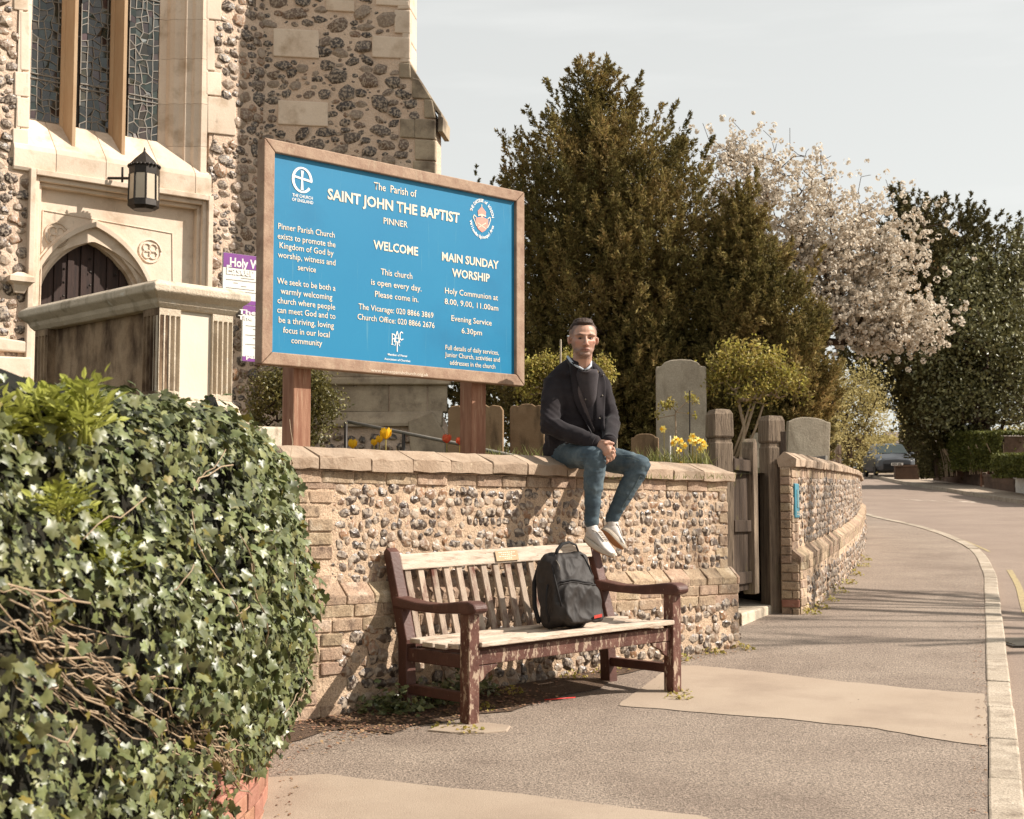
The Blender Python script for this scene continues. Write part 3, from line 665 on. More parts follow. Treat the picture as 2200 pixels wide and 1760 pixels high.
# end face of the pier seen from the road: bricks on the face towards us
p0, u0 = cw_pt(0.0); n0 = Vector((u0.y, -u0.x, 0))
def fr_e(a, z, w=0.0):
    M = Matrix((n0, -u0, Vector((0, 0, 1)))).transposed().to_4x4(); v = p0 + n0 * (a) - u0 * w; M.translation = Vector((v.x, v.y, z + G(v.x, v.y))); return M
b = []
for i in range(18): b += course(-.10, .0 if i > 6 else .065, -.06 + i * .078, .19, .077, first=(.1 if i % 2 else None))
red_me = brick_mesh(M_['red_brick'])
lay_bricks([q for q in b if abs(q[1] - .096) > .01], fr_e, wall2, stock_me, depth=.07, out=-.01)
lay_bricks([q for q in b if abs(q[1] - .096) <= .01], fr_e, wall2, red_me, depth=.07, out=-.01)
a = 0.0; k = 0
while a < CL - .1:
    w = .24 if a > .1 else .2; coping_block(fr_c, a - (.06 if k == 0 else 0), a + w - .006, wall2, z0=CT + .003, seed=60 + k, hip=0, nseg=2, narrow=True)
    a += w; k += 1
a = 0.0
while a < CL - .1:
    w = .115; mb = MB(); prof = [(.0, CP + .035), (-.03, CP + .035), (-.03, CP - .08), (.078, CP - .08), (.08, CP - .035)]
    mb.loft([[fr_c(q, zz, ww).translation for ww, zz in prof] for q in (a, a + w - .007)]); mb.build('plinth_brick', M_['stock_brick'], wall2); a += w
st = fillers(fill_rows(.27, CL - .05, CP + .04, CT - .09, .085, .083, gap=1.2), .27, CL - .05, CP + .05, CT - .1, ((.045, 1800),), seed=4)
lay_stones(st, fr_c, wall2, flint_me, M_['flint'], n_parts=200, embed=-.003)
st = fillers(fill_rows(.27, CL - .05, -.02, CP - .17, .09, .085, gap=1.2), .27, CL - .05, .0, CP - .18, ((.045, 1200),), seed=5)
lay_stones(st, fr_cl, wall2, flint_me, M_['flint'], n_parts=90, embed=-.003)
# teal plaque on the pier
pq = empty('teal_plaque', tuple(fr_c(.16, .9, .01).translation), 'small weathered teal plaque fixed to the end of the curved wall', 'plaque')
mb = MB(); M = fr_c(.15, 1.0, .012)
mb.box((0, 0, 0), (.17, .025, .31), M); mb.build('plaque_board', M_['teal_plaque'], pq, bevel=.008)
mb = MB(); mb.box((0, .016, .02), (.06, .008, .16), M); mb.build('plaque_panel', mat('plaque_faded', [(110, 150, 156), (140, 170, 172)], 20, rough=.6, k=.8), pq)
for zz in (-.11, -.125, -.1): MB().box((0, .014, zz), (.07, .004, .005), M).build('plaque_text', M_['letter'], pq)

# ---------------------------------------------------------------- brick retaining wall under the ivy
_rw = smooth_tab([(-1.25, 7.62), (-1.14, 6.7), (-1.03, 5.9), (-1.05, 4.9), (-1.17, 3.9), (-1.4, 2.8), (-1.9, 1.7)], 8)
rcum = [0.0]
for p, q in zip(_rw, _rw[1:]): rcum.append(rcum[-1] + math.dist(p, q))
RLEN = rcum[-1]
def fr_r(a, z, w=0.0):
    a = max(0.0, min(a, RLEN - 1e-4)); i = max(k for k in range(len(rcum)) if rcum[k] <= a); i = min(i, len(_rw) - 2); t = (a - rcum[i]) / (rcum[i + 1] - rcum[i])
    p, q = Vector((*_rw[i], 0)), Vector((*_rw[i + 1], 0)); u = (q - p).normalized(); j = min(i + 2, len(_rw) - 1); u1 = (Vector((*_rw[j], 0)) - q); u = u.lerp(u1.normalized() if u1.length else u, t).normalized()
    n = Vector((-u.y, u.x, 0)); v = p.lerp(q, t) + n * w; M = Matrix((u, n, Vector((0, 0, 1)))).transposed().to_4x4(); M.translation = Vector((v.x, v.y, z)); return M
wall3 = empty('brick_retaining_wall', (*_rw[0], 0), 'red brick retaining wall at the pavement edge under the ivy', 'wall')
sweep(fr_r, [(-.3, -.8), (-.3, 1.32), (-.01, 1.32), (-.01, -.8)], 0, RLEN, 40, 'wall_core', M_['mortar'], wall3)
rb = []
for i in range(7): rb += course(0, 3.4, -.27 + i * .075, .225, .075, first=(.11 if i % 2 else None))
lay_bricks(rb, fr_r, wall3, red_me, depth=.06, out=-.022)
# ================================================================== church tower
CO = Vector((-3.40, 19.0, 0))                     # corner where the diagonal buttress starts
TW = Plane(CO, (-.784, -.621)); TW.u = Vector((.784, .621, 0)); TW.n = Vector((.621, -.784, 0))   # tower wall, a <= 0 to the left
BT = Plane(CO, (1, 0)); BT.u = Vector((.992, -.126, 0)); BT.n = Vector((-.126, -.992, 0))         # buttress side, a >= 0 to the right
tower = empty('church_tower', (CO.x, CO.y, 2.0), 'flint church tower with pale stone dressings, stained glass window and arched door', 'church')
TOPZ = 9.6; BASEZ = 1.2
T = lambda px, py, w=0.0: TW.hit(px, py, w)
def wpoly(plane, pts, w0, w1, name, material, parent, bevel=0, M=None):
    """prism from pixel outline between outward offsets w0 < w1"""
    q = [plane.hit(x, y, w1) for x, y in pts]
    return MB().prism([plane.P(a, z, w0) for a, z in q], plane.n * (w1 - w0)).build(name, material, parent, bevel=bevel)
# window + door openings, in wall coordinates
WIN = [T(34, 0), T(470, 0), T(455, 385), T(34, 345)]
wa0, wa1 = T(60, 150)[0], T(345, 150)[0]
wo0, wo1 = T(36, 200)[0], T(452, 200)[0]       # whole stone surround
wz_sill_l, wz_sill_r = T(60, 330)[1], T(450, 400)[1]
SILLZ = (wz_sill_l + wz_sill_r) / 2
DA0, DA1 = T(55, 600)[0], T(450, 600)[0]; DTOP = (T(55, 362)[1] + T(450, 424)[1]) / 2
g0, g1 = T(64, 200)[0], T(341, 200)[0]
GSILL = T(200, 281, -.38)[1]
# masonry: four pieces round the window and door opening
def slab(a0, a1, z0, z1, w0=-.9, w1=-.012):
    MB().hexa([TW.P(a, z, w) for z in (z0, z1) for a, w in ((a0, w0), (a1, w0), (a1, w1), (a0, w1))]).build('wall_core', M_['mortar_church'], tower)
slab(-6.5, wo0, BASEZ, TOPZ); slab(wo1, 0.02, BASEZ, TOPZ)
slab(wo0, wo1, DTOP - .02, SILLZ - .02)
hole = lambda a, z: (wo0 < a < wo1 and (z > SILLZ - .05)) or (DA0 < a < DA1 and z < DTOP - .03)
fr_t = lambda a, z, w=0.0: TW.frame(a, z, w)
mortar_sheet('mortar_face', fr_t, -6.0, .0, BASEZ, TOPZ - .4, M_['mortar_church'], tower, step=.12, amp=.012, freq=3, fine=.005, hole=hole)
shaded_me = flint_meshes(M_['flint_shaded']); lit_me = flint_meshes(M_['flint'])
def blocks(plane, lst, material, w0=-.05, w1=.012, name='ashlar_block'):
    for x0, y0, x1, y1 in lst:
        wpoly(plane, [(x0, y0), (x1, y0 + (x1 - x0) * .11), (x1, y1 + (x1 - x0) * .11), (x0, y1)], w0, w1, name, material, tower, bevel=.012)
# quoins round the window (pixel boxes: left, top, right, bottom at the left edge)
quo = [(444, -70, 476, 40), (444, 43, 462, 150), (444, 153, 476, 203), (446, 206, 507, 285), (450, -190, 490, -74), (30, -60, 62, 20), (44, 24, 64, 150), (32, 153, 64, 205), (36, 208, 64, 272), (28, 275, 62, 338)]
blocks(TW, quo, M_['ashlar'], w1=.02)
inblk = [(TW.hit(x0 - 6, y0 - 6)[0], TW.hit(x1 + 6, y0)[0], TW.hit(x0, y1 + 6 + (x1 - x0) * .1)[1], TW.hit(x0, y0 - 4)[1]) for x0, y0, x1, y1 in quo]
def okt(a, z):
    if hole(a, z): return False
    if DA0 - .02 < a < DA1 + .02 and z < DTOP + .03: return False
    if wo0 - .02 < a < wo1 + .02 and z > SILLZ - .28: return False
    return not any(b0 < a < b1 and c0 < z < c1 for b0, b1, c0, c1 in inblk)
st = darts(-6.3, .06, 1.9, TOPZ - .6, ((.20, 4500), (.16, 10000), (.12, 12000), (.09, 8000), (.06, 6000)), ok=okt, gap=.78, asp=(.9, 1.5), seed=6)
lay_stones(st, fr_t, tower, lit_me, M_['flint'], n_parts=150, embed=.0, depth=.26)
# ---- window: glass, tracery mullions, jambs, sill
def px_box(x0, x1, y0, y1, w): return T(x0, y0, w)[0], T(x1, y0, w)[0], T(x0, y0, w)[1], T(x0, y1, w)[1]
lights = [(66, 137, 266), (173, 243, 287), (277, 340, 306)]
GW = -.36; glass_mats = [mat('stained_glass_%s' % n, c, 3, rough=.16, spec=.75, k=.2, isl=.5, hue=.03, speck=(14, .3)) for n, c in (('grey', [(84, 88, 84), (112, 112, 104)]), ('rose', [(120, 92, 90), (134, 110, 104)]), ('green', [(64, 84, 78), (84, 100, 86)]), ('amber', [(120, 104, 76), (104, 98, 80)]))]
rg = random.Random(5)
for (x0, x1, yb) in lights:
    a0 = T(x0, 150, GW)[0]; a1 = T(x1, 150, GW)[0]; zb = T((x0 + x1) / 2, yb - 4, GW)[1]; zt = 8.9
    win = empty('window_light', tuple(TW.P((a0 + a1) / 2, zb, GW))); win.parent = tower; win.matrix_parent_inverse = wm(tower).inverted()
    MB().hexa([TW.P(a, z, w) for z in (zb - .05, zt) for a, w in ((a0 - .06, GW - .06), (a1 + .06, GW - .06), (a1 + .06, GW - .03), (a0 - .06, GW - .03))]).build('backing', M_['metal_dark'], win)
    # irregular panes: jittered cells, with leads between
    nx, nz = 5, int((zt - zb) / .095); W = (a1 - a0); pts = {}
    for i in range(nx + 1):
        for j in range(nz + 1):
            jx = 0 if i in (0, nx) else rg.uniform(-.36, .36); jz = 0 if j == 0 else rg.uniform(-.4, .4)
            if i in (1, nx - 1): jx *= .25
            pts[i, j] = (a0 + W * (i + jx) / nx, zb + (zt - zb) * (j + jz) / nz)
    V = []; F = []; MI = []; leads = MB()
    for i in range(nx):
        for j in range(nz):
            q = [pts[i, j], pts[i + 1, j], pts[i + 1, j + 1], pts[i, j + 1]]; cx = sum(p[0] for p in q) / 4; cz = sum(p[1] for p in q) / 4
            tilt = rg.uniform(-.006, .006); tb = rg.uniform(-.006, .006); b = len(V)
            for n_, p in enumerate(q): V.append(tuple(TW.P(cx + (p[0] - cx) * .96, cz + (p[1] - cz) * .97, GW + (tilt if n_ in (0, 3) else -tilt) + (tb if n_ < 2 else -tb))))
            F.append((b, b + 1, b + 2, b + 3)); MI.append(rg.choice((0, 0, 1, 2, 2, 3)))
            for p, q2 in ((q[0], q[1]), (q[0], q[3])):
                if rg.random() < .86 or j % 9 == 0: leads.tube([TW.P(*p, GW + .004), TW.P(*q2, GW + .004)], .0075, 4)
    me = bpy.data.meshes.new('glass'); me.from_pydata(V, [], F)
    for m in glass_mats: me.materials.append(m)
    me.polygons.foreach_set('material_index', MI); me.update(); link('glass', me, win)
    leads.build('leading', M_['lead'], win)
    for z in (zb + .52, zb + .58, zb + 1.9): MB().tube([TW.P(a0, z, GW + .01), TW.P(a1, z, GW + .01)], .011, 5).build('saddle_bar', M_['lead'], win)
def mullion(x0, x1, ybot, name='mullion', material=None, w1=-.06):
    a0 = T(x0, 150, -.24)[0]; a1 = T(x1, 150, -.12)[0]; zb = T((x0 + x1) / 2, ybot + 8, -.1)[1] - .1; m = (a0 + a1) / 2; h = (a1 - a0) / 2
    pl = [(-h, -.42), (-h, -.34), (-h * .62, -.30), (-h * .62, -.27), (-h * .3, w1 - .03), (-h * .26, w1), (h * .26, w1), (h * .3, w1 - .03), (h * .62, -.27), (h * .62, -.30), (h, -.34), (h, -.42)]
    MB().loft([[TW.P(m + a, z, w) for a, w in pl] for z in (zb, 9.3)]).build(name, material or M_['ashlar_orange'], tower)
mullion(137, 172, 292); mullion(243, 278, 318)
# splayed jambs with a hollow and roll
za, zb_ = SILLZ - .0, 9.3
aR0 = T(341, 150, GW)[0]; aR1 = T(446, 150, 0)[0]; aL0 = T(65, 150, GW)[0] ; aL1 = wo0
def jamb(a_in, a_out, material):
    s = 1 if a_out > a_in else -1; d = abs(a_out - a_in)
    pl = [(0, -.45), (0, -.35), (.18, -.33), (.22, -.27), (.30, -.22), (.42, -.20), (.5, -.16), (.52, -.12), (.66, -.10), (.70, -.05), (.80, -.02), (.84, .015), (1.0, .015), (1.0, -.45)]
    pts = [(a_in + s * d * x, w) for x, w in pl]
    z = za - .12
    while z < zb_:
        h = rg.uniform(.42, .62); MB().loft([[TW.P(a, q, w) for a, w in pts] for q in (z, z + h - .004)]).build('jamb_stone', material, tower); z += h
jamb(aR0, aR1 + .0, M_['ashlar']); jamb(aL0, aL1, M_['ashlar'])
# sloping sill and the band under it
a0, a1 = wo0 - .03, wo1 + .02
prof = [(-.5, GSILL + .03), (-.36, GSILL + .0), (.03, SILLZ + .12), (.05, SILLZ + .06), (.05, SILLZ - .16), (.03, SILLZ - .2), (-.5, SILLZ - .2)]
aa = a0
while aa < a1 - .05:
    e = min(aa + rg.uniform(.5, .75), a1); MB().prism([TW.P(aa, z, w) for w, z in prof], TW.u * (e - aa - .004)).build('sill_stone', M_['ashlar'], tower, bevel=.008); aa = e
# ---- doorway: label mould, panelled spandrel, arch, door
DZ = DTOP
def dstep(m, w, top, t, material=M_['ashlar'], name='label_mould'):   # rectangular frame, inset by m, face w
    A0, A1 = DA0 + m, DA1 - m; Z = DZ - top
    MB().hexa([TW.P(a, z, ww) for z in (BASEZ, Z) for a, ww in ((A0, -.4), (A0 + t, -.4), (A0 + t, w), (A0, w))]).build(name, material, tower, bevel=.008)
    MB().hexa([TW.P(a, z, ww) for z in (BASEZ, Z) for a, ww in ((A1 - t, -.4), (A1, -.4), (A1, w), (A1 - t, w))]).build(name, material, tower, bevel=.008)
    MB().hexa([TW.P(a, z, ww) for z in (Z - t, Z) for a, ww in ((A0 + t, -.4), (A1 - t, -.4), (A1 - t, w), (A0 + t, w))]).build(name, material, tower, bevel=.008)
dstep(0, .09, 0, .07); dstep(.07, .035, .07, .06); dstep(.13, -.03, .13, .05)
# spandrel with pointed arch cut through: built as columns of quads above the arch curve
ax = T(197, 522, -.2)[0]; az = T(197, 521, -.2)[1]; hw = (T(283, 603, -.2)[0] - T(110, 638, -.2)[0]) / 2 * 1.28; spring = az - hw * 1.35
def arch(a, k=1.0, lift=0.0):      # height of a two-centred arch at offset a from the apex line
    h = hw * k; x = min(abs(a), h); Rr = h * 1.55; c = Rr - h
    return spring + lift + math.sqrt(max(Rr * Rr - (x + c) ** 2, 0)) * ((az - spring) / math.sqrt(Rr * Rr - c * c))
def arch_ring(k0, k1, w0, w1, name, material, seg=40):
    V = []; F = []
    def pt(k, t, w):
        s = -1 if t < 0 else 1; h = hw * k; Rr = h * 1.55; c = Rr - h; th1 = math.acos(c / Rr); th = th1 * (1 - abs(t)); x = Rr * math.cos(th) - c; z = Rr * math.sin(th)
        return TW.P(ax + s * x, spring + z * ((az - spring) / math.sqrt(1.55 ** 2 - .55 ** 2) / hw), w)
    rings = []
    for i in range(seg + 1):
        t = -1 + 2 * i / seg
        # t=-1: left springing ... 0 apex
        tt = (-(1 + t) if False else (-(1 - abs(t)) if t < 0 else (1 - abs(t))))
        sgn = -1 if t < 0 else 1; p = lambda k, w: pt2(k, sgn, 1 - abs(t), w)
        def pt2(k, s, f, w):
            h = hw * k; Rr = h * 1.55; c = Rr - h; thm = math.acos(c / Rr); th = thm * f; x = Rr * math.cos(th) - c; z = Rr * math.sin(th)
            return TW.P(ax + s * x, spring + z * ((az - spring) / (hw * math.sqrt(1.55 ** 2 - .55 ** 2))), w)
        rings.append([p(k0, w0), p(k0, w1), p(k1, w1), p(k1, w0)])
    lo = [[TW.P(ax - hw * k0, BASEZ, w0), TW.P(ax - hw * k0, BASEZ, w1), TW.P(ax - hw * k1, BASEZ, w1), TW.P(ax - hw * k1, BASEZ, w0)]]
    hi = [[TW.P(ax + hw * k0, BASEZ, w0), TW.P(ax + hw * k0, BASEZ, w1), TW.P(ax + hw * k1, BASEZ, w1), TW.P(ax + hw * k1, BASEZ, w0)]]
    MB().loft(lo + rings + hi).build(name, material, tower)
arch_ring(1.0, 1.06, -.4, -.22, 'arch_moulding', M_['ashlar']); arch_ring(1.06, 1.13, -.4, -.15, 'arch_moulding', M_['ashlar']); arch_ring(1.13, 1.2, -.4, -.17, 'arch_moulding', M_['ashlar']); arch_ring(1.2, 1.27, -.4, -.06, 'arch_moulding', M_['ashlar']); arch_ring(1.27, 1.31, -.4, -.1, 'arch_moulding', M_['ashlar'])
A0, A1 = DA0 + .18, DA1 - .18; Zt = DZ - .18; n = 48; mb = MB()
for i in range(n):
    x0, x1 = A0 + (A1 - A0) * i / n, A0 + (A1 - A0) * (i + 1) / n
    za0, za1 = [arch(x - ax, 1.3) if abs(x - ax) < hw * 1.3 else BASEZ for x in (x0, x1)]
    mb.hexa([TW.P(x0, za0, -.3), TW.P(x1, za1, -.3), TW.P(x1, za1, -.13), TW.P(x0, za0, -.13), TW.P(x0, Zt, -.3), TW.P(x1, Zt, -.3), TW.P(x1, Zt, -.13), TW.P(x0, Zt, -.13)])
mb.build('spandrel', M_['ashlar'], tower)
# quatrefoil carving in the spandrels
for (cx, cy) in ((122, 505), (322, 540)):
    ca, cz = T(cx, cy, -.13)
    mb = MB()
    for q in range(4):
        e = (ca + .062 * math.cos(R(45 + 90 * q)), cz + .062 * math.sin(R(45 + 90 * q))); ring = [TW.P(e[0] + .052 * math.cos(t * 2 * math.pi / 14), e[1] + .052 * math.sin(t * 2 * math.pi / 14), -.125) for t in range(15)]
        mb.tube(ring, .011, 5)
    ring = [TW.P(ca + .15 * math.cos(t * 2 * math.pi / 20), cz + .15 * math.sin(t * 2 * math.pi / 20), -.125) for t in range(21)]; mb.tube(ring, .012, 5)
    mb.build('quatrefoil', M_['ashlar'], tower, smooth=True)
for xs in ((92, 452, 370, 502), (92, 452, 84, 700), (370, 502, 372, 720)):
    p, q = T(xs[0], xs[1], -.13), T(xs[2], xs[3], -.13); MB().tube([TW.P(*p, -.13), TW.P(*q, -.13)], .012, 5).build('panel_bead', M_['ashlar'], tower)
# label stops
for (cx, cy) in ((44, 606), (452, 650)):
    a, z = T(cx, cy, .08); mb = MB(); mb.loft([[TW.P(a + dx * s_, z + dz, w) for dx, w in ((-1, -.02), (1, -.02), (1, .16 * k_), (-1, .16 * k_))] for dz, s_, k_ in ((-.13, .06, .4), (-.04, .09, .7), (.0, .15, 1), (.06, .15, 1), (.12, .04, .5))]); mb.build('label_stop', M_['ashlar'], tower)
# door leaves of planks with raised ribs
door = empty('door', tuple(TW.P(ax, 2, -.33))); door.parent = tower; door.matrix_parent_inverse = wm(tower).inverted()
n = 16
for i in range(n):
    x0, x1 = ax - hw * 1.02 + 2.04 * hw * i / n, ax - hw * 1.02 + 2.04 * hw * (i + 1) / n - .006
    mb = MB(); mb.prism([TW.P(x0, BASEZ, -.36), TW.P(x1, BASEZ, -.36), TW.P(x1, arch(x1 - ax) + .02, -.36), TW.P(x0, arch(x0 - ax) + .02, -.36)], TW.n * (.03 + .02 * (i % 2))); mb.build('door_plank', M_['door_wood'], door)
    if i % 4 == 0:
        z = 2.2
        while z < arch(x0 - ax) - .1: MB().sphere(TW.P(x1 - .05, z, -.30), .017, seg=6, rings=4).build('door_stud', M_['metal_dark'], door) if z > 2.9 else None; z += .17
# ---- diagonal buttress
fr_b = lambda a, z, w=0.0: BT.frame(a, z, w)
B = lambda px, py, w=0.0: BT.hit(px, py, w)
zt0 = B(893, 138)[1]; p1 = B(946, 246); p2 = B(935, 300)
side = [(0, BASEZ), (p2[0] + .16, BASEZ), (p2[0] + .16, B(975, 930)[1]), (p2[0] + .02, B(950, 880)[1]), (p2[0], B(950, 878)[1]), (p2[0], p1[1]), (B(880, 150)[0], zt0), (B(880, 150)[0], TOPZ), (0, TOPZ)]
MB().prism([BT.P(a, z, -.45) for a, z in side], BT.n * .435).build('buttress_core', M_['mortar_church'], tower)
# lower stage stands a little forward
a_e = p2[0] + .16; zs = B(800, 885)[1]
MB().prism([BT.P(a, z, -.02) for a, z in ((-.2, BASEZ), (a_e, BASEZ), (a_e, B(975, 930)[1]), (p2[0] + .03, zs), (-.2, zs))], BT.n * .05).build('buttress_core', M_['mortar_church'], tower)
def edge_a(z): 
    if z > zt0: return B(880, 100)[0]
    if z > p1[1]: return B(880, 100)[0] + (p1[0] - B(880, 100)[0]) * (zt0 - z) / (zt0 - p1[1])
    return p2[0]
def bsheet(z0, z1, w):
    nu, nv = 22, int((z1 - z0) / .12); V = []; F = []
    for j in range(nv + 1):
        z = z0 + (z1 - z0) * j / nv
        for i in range(nu + 1):
            a = -.03 + (edge_a(z) - .0 + .03) * i / nu; q = Vector((a * 3, z * 3, 9.1)); V.append(tuple(BT.P(a, z, w + noise.noise(q) * .012 + noise.noise(q * 4) * .005)))
    for j in range(nv):
        for i in range(nu): k = j * (nu + 1) + i; F.append((k, k + 1, k + nu + 2, k + nu + 1))
    me = bpy.data.meshes.new('mortar_face'); me.from_pydata(V, [], F); me.materials.append(M_['mortar_church']); me.update(); link('mortar_face', me, tower)
bsheet(zs, TOPZ - .2, .002)
ash = [(588, 62, 686, 122), (598, 216, 705, 268), (700, 0, 762, 24), (808, 0, 880, 12), (800, 78, 882, 124), (848, 22, 884, 72)]
ashg = [(886, 168, 932, 212), (912, 214, 942, 254), (892, 256, 944, 298), (860, 256, 892, 296), (892, 300, 944, 344), (888, 346, 944, 392), (896, 394, 944, 440), (858, 136, 884, 168)]
def bblocks(lst, material, w1, name='ashlar_block'):
    out = []
    for x0, y0, x1, y1 in lst:
        s = (x1 - x0) * .05
        pts = [B(x0, y0), B(x1, y0 + s), B(x1, y1 + s), B(x0, y1)]
        pts = [(min(a, edge_a(z) + .012) , z) for a, z in pts]
        MB().prism([BT.P(a, z, -.06) for a, z in pts], BT.n * (.06 + w1)).build(name, material, tower, bevel=.014); out.append((pts[0][0] - .05, pts[1][0] + .05, pts[2][1] - .04, pts[0][1] + .04))
    return out
bb = bblocks(ash, M_['ashlar'], .03) + bblocks(ashg, M_['ashlar_grey'], .035)
# pale worn edge stones up the arris, catching the sun
z = zt0 + .02
while z < TOPZ - .3:
    h = rg.uniform(.28, .45); e = edge_a(z + .1); x = rg.uniform(.08, .2); mb = MB()
    mb.prism([BT.P(a, q, -.44) for a, q in ((e - x, z), (e + .012, z), (e + .012, z + h - .01), (e - x, z + h - .01))], BT.n * .465); mb.build('edge_stone', M_['ashlar'], tower, bevel=.02); bb.append((e - x - .03, e + .1, z - .02, z + h)); z += h
# stepped weathering and drip
MB().prism([BT.P(a, z, -.48) for a, z in ((edge_a(zt0) - .02, zt0 + .06), (p1[0] + .02, p1[1] + .02), (p1[0] + .02, p1[1] - .04), (edge_a(zt0) - .1, zt0 - .06))], BT.n * .50).build('weathering', M_['ashlar_grey'], tower, bevel=.01)
MB().prism([BT.P(a, z, -.5) for a, z in ((p1[0] - .03, p1[1] + .01), (p1[0] + .05, p1[1] - .05), (p1[0] + .04, p1[1] - .24), (p1[0] - .03, p1[1] - .24))], BT.n * .52).build('drip', M_['ashlar_grey'], tower, bevel=.01)
def okb(a, z): return a < edge_a(z) - (.03 if z > zt0 else .26) and not any(b0 < a < b1 and c0 < z < c1 for b0, b1, c0, c1 in bb)
st = darts(.0, 2.5, zs + .3, TOPZ - .6, ((.30, 300), (.24, 2500), (.18, 5000), (.13, 6000), (.09, 5000), (.06, 3000)), ok=okb, gap=.83, asp=(1.15, 2.0), seed=7)
lay_stones(st, fr_b, tower, shaded_me, M_['flint_shaded'], n_parts=130, embed=.0, depth=.2)
# band, ashlar course and plinth flints that show under the sign
zc0, zc1 = B(800, 885)[1], B(800, 824)[1]; a = .1
for x0, x1 in ((690, 835), (838, 918), (921, 961)):
    q = [B(x0, 826), B(x1, 826), B(x1, 885), B(x0, 885)]; MB().prism([BT.P(a_, z_, -.02) for a_, z_ in q], BT.n * .045).build('ashlar_block', M_['ashlar_grey'], tower, bevel=.008)
q = [B(560, 812), B(969, 812), B(969, 828), B(560, 828)]; MB().prism([BT.P(a_, z_, -.02) for a_, z_ in q], BT.n * .12).build('string_course', M_['ashlar_grey'], tower, bevel=.02)
q = [B(560, 790), B(955, 790), B(962, 812), B(560, 812)]; MB().prism([BT.P(a_, z_, -.02) for a_, z_ in q], BT.n * .08).build('string_course', M_['ashlar_grey'], tower, bevel=.02)
MB().loft([[BT.P(a_, z_, w_) for w_, z_ in ((-.02, zs + .0), (.03, zs), (.14, zs - .16), (.14, zs - .2), (-.02, zs - .2))] for a_ in (.3, p2[0] + .12)]).build('weathering', M_['ashlar_grey'], tower)
fr_b2 = lambda a, z, w=0.0: BT.frame(a, z, w + .06)
st = fill_rows(.2, p2[0] - .1, B(800, 985)[1] - .3, zs - .22, .17, .13, jit=.2, gap=.85)
lay_stones(st, fr_b2, tower, shaded_me, M_['flint_shaded'], n_parts=20, embed=.0)
MB().prism([BT.P(a_, z_, -.45) for a_, z_ in ((p2[0] - .22, BASEZ), (p2[0] + .19, BASEZ), (p2[0] + .17, B(976, 935)[1]), (p2[0] - .0, B(955, 885)[1]), (p2[0] - .32, B(925, 905)[1]))], BT.n * .61).build('buttress_foot', M_['ashlar_grey'], tower, bevel=.02)
# string course low on the tower wall at far left
q = [T(-30, 722, .02), T(62, 736, .02), T(62, 760, .02), T(-30, 752, .02)]; MB().prism([TW.P(a_, z_, -.02) for a_, z_ in q], TW.n * .1).build('string_course', M_['ashlar'], tower, bevel=.02)
q = [T(-30, 766, .02), T(62, 770, .02), T(62, 900, .02), T(-30, 900, .02)]; MB().prism([TW.P(a_, z_, -.02) for a_, z_ in q], TW.n * .16).build('plinth', M_['ashlar'], tower, bevel=.02)
# the rest of the tower, out of the picture: its other sides and top
MB().prism([TW.P(a, BASEZ, w) for a, w in ((-6.5, -.9), (-.02, -.9), (-.02, -6.5), (-6.5, -6.5))], (0, 0, TOPZ - BASEZ)).build('tower_body', M_['mortar_church'], tower)
# ---- wall lantern
LO = TW.hit(262, 388, .0); lan_c = at(309, 400, TW.P(T(285, 385, .32)[0], 0, .42).y)
lan = empty('wall_lantern', tuple(lan_c), 'octagonal black metal lantern on a wall bracket above the arched church door', 'lantern')
def ngon(c, r, z, n=8, ph=math.pi / 8): return [Vector((c.x + r * math.cos(ph + 2 * math.pi * k / n), c.y + r * math.sin(ph + 2 * math.pi * k / n), z)) for k in range(n)]
u = lan_c.y / FPX      # metres per photo pixel at the lantern
Zp = lambda py: lan_c.z + (400 - py) * u
MB().loft([ngon(lan_c, 34 * u, Zp(356)), ngon(lan_c, 20 * u, Zp(340)), ngon(lan_c, 3 * u, Zp(324)), ngon(lan_c, 1.2 * u, Zp(314))]).build('lantern_roof', M_['metal_dark'], lan)
MB().sphere((lan_c.x, lan_c.y, Zp(319)), 2.6 * u, seg=8, rings=6).build('finial', M_['metal_dark'], lan)
crn = MB()
for k in range(24):
    t = 2 * math.pi * k / 24; c = Vector((lan_c.x + 33 * u * math.cos(t), lan_c.y + 33 * u * math.sin(t), Zp(357))); crn.sphere(c, 3.4 * u, seg=6, rings=4)
crn.build('crown_rim', M_['metal_dark'], lan)
MB().loft([ngon(lan_c, 32 * u, Zp(376)), ngon(lan_c, 33 * u, Zp(358))]).build('lantern_band', M_['metal_dark'], lan)
MB().loft([ngon(lan_c, 24 * u, Zp(453)), ngon(lan_c, 34 * u, Zp(446)), ngon(lan_c, 33 * u, Zp(432))]).build('lantern_base', M_['metal_dark'], lan)
t0, b0 = ngon(lan_c, 31 * u, Zp(376)), ngon(lan_c, 32 * u, Zp(433))
for k in range(8):
    j = (k + 1) % 8; MB().tube([b0[k], t0[k]], 2.4 * u, 6).build('glazing_bar', M_['metal_dark'], lan)
    q = [b0[k].lerp(b0[j], .03), b0[j].lerp(b0[k], .03), t0[j].lerp(t0[k], .03), t0[k].lerp(t0[j], .03)]; cc = sum(q, Vector()) / 4; off = (Vector((lan_c.x, lan_c.y, cc.z)) - cc).normalized() * .008
    MB().prism(q, off).build('pane', M_['frosted'], lan)
wp = TW.P(T(225, 383, 0)[0], T(225, 383, 0)[1], 0)
MB().tube([wp, Vector((lan_c.x, lan_c.y, Zp(383)))], 3.2 * u, 6).build('bracket_arm', M_['metal_dark'], lan)
MB().tube([wp + Vector((0, 0, -.02)), wp + Vector((0, 0, .02))], 6 * u, 8).build('wall_plate', M_['metal_dark'], lan)
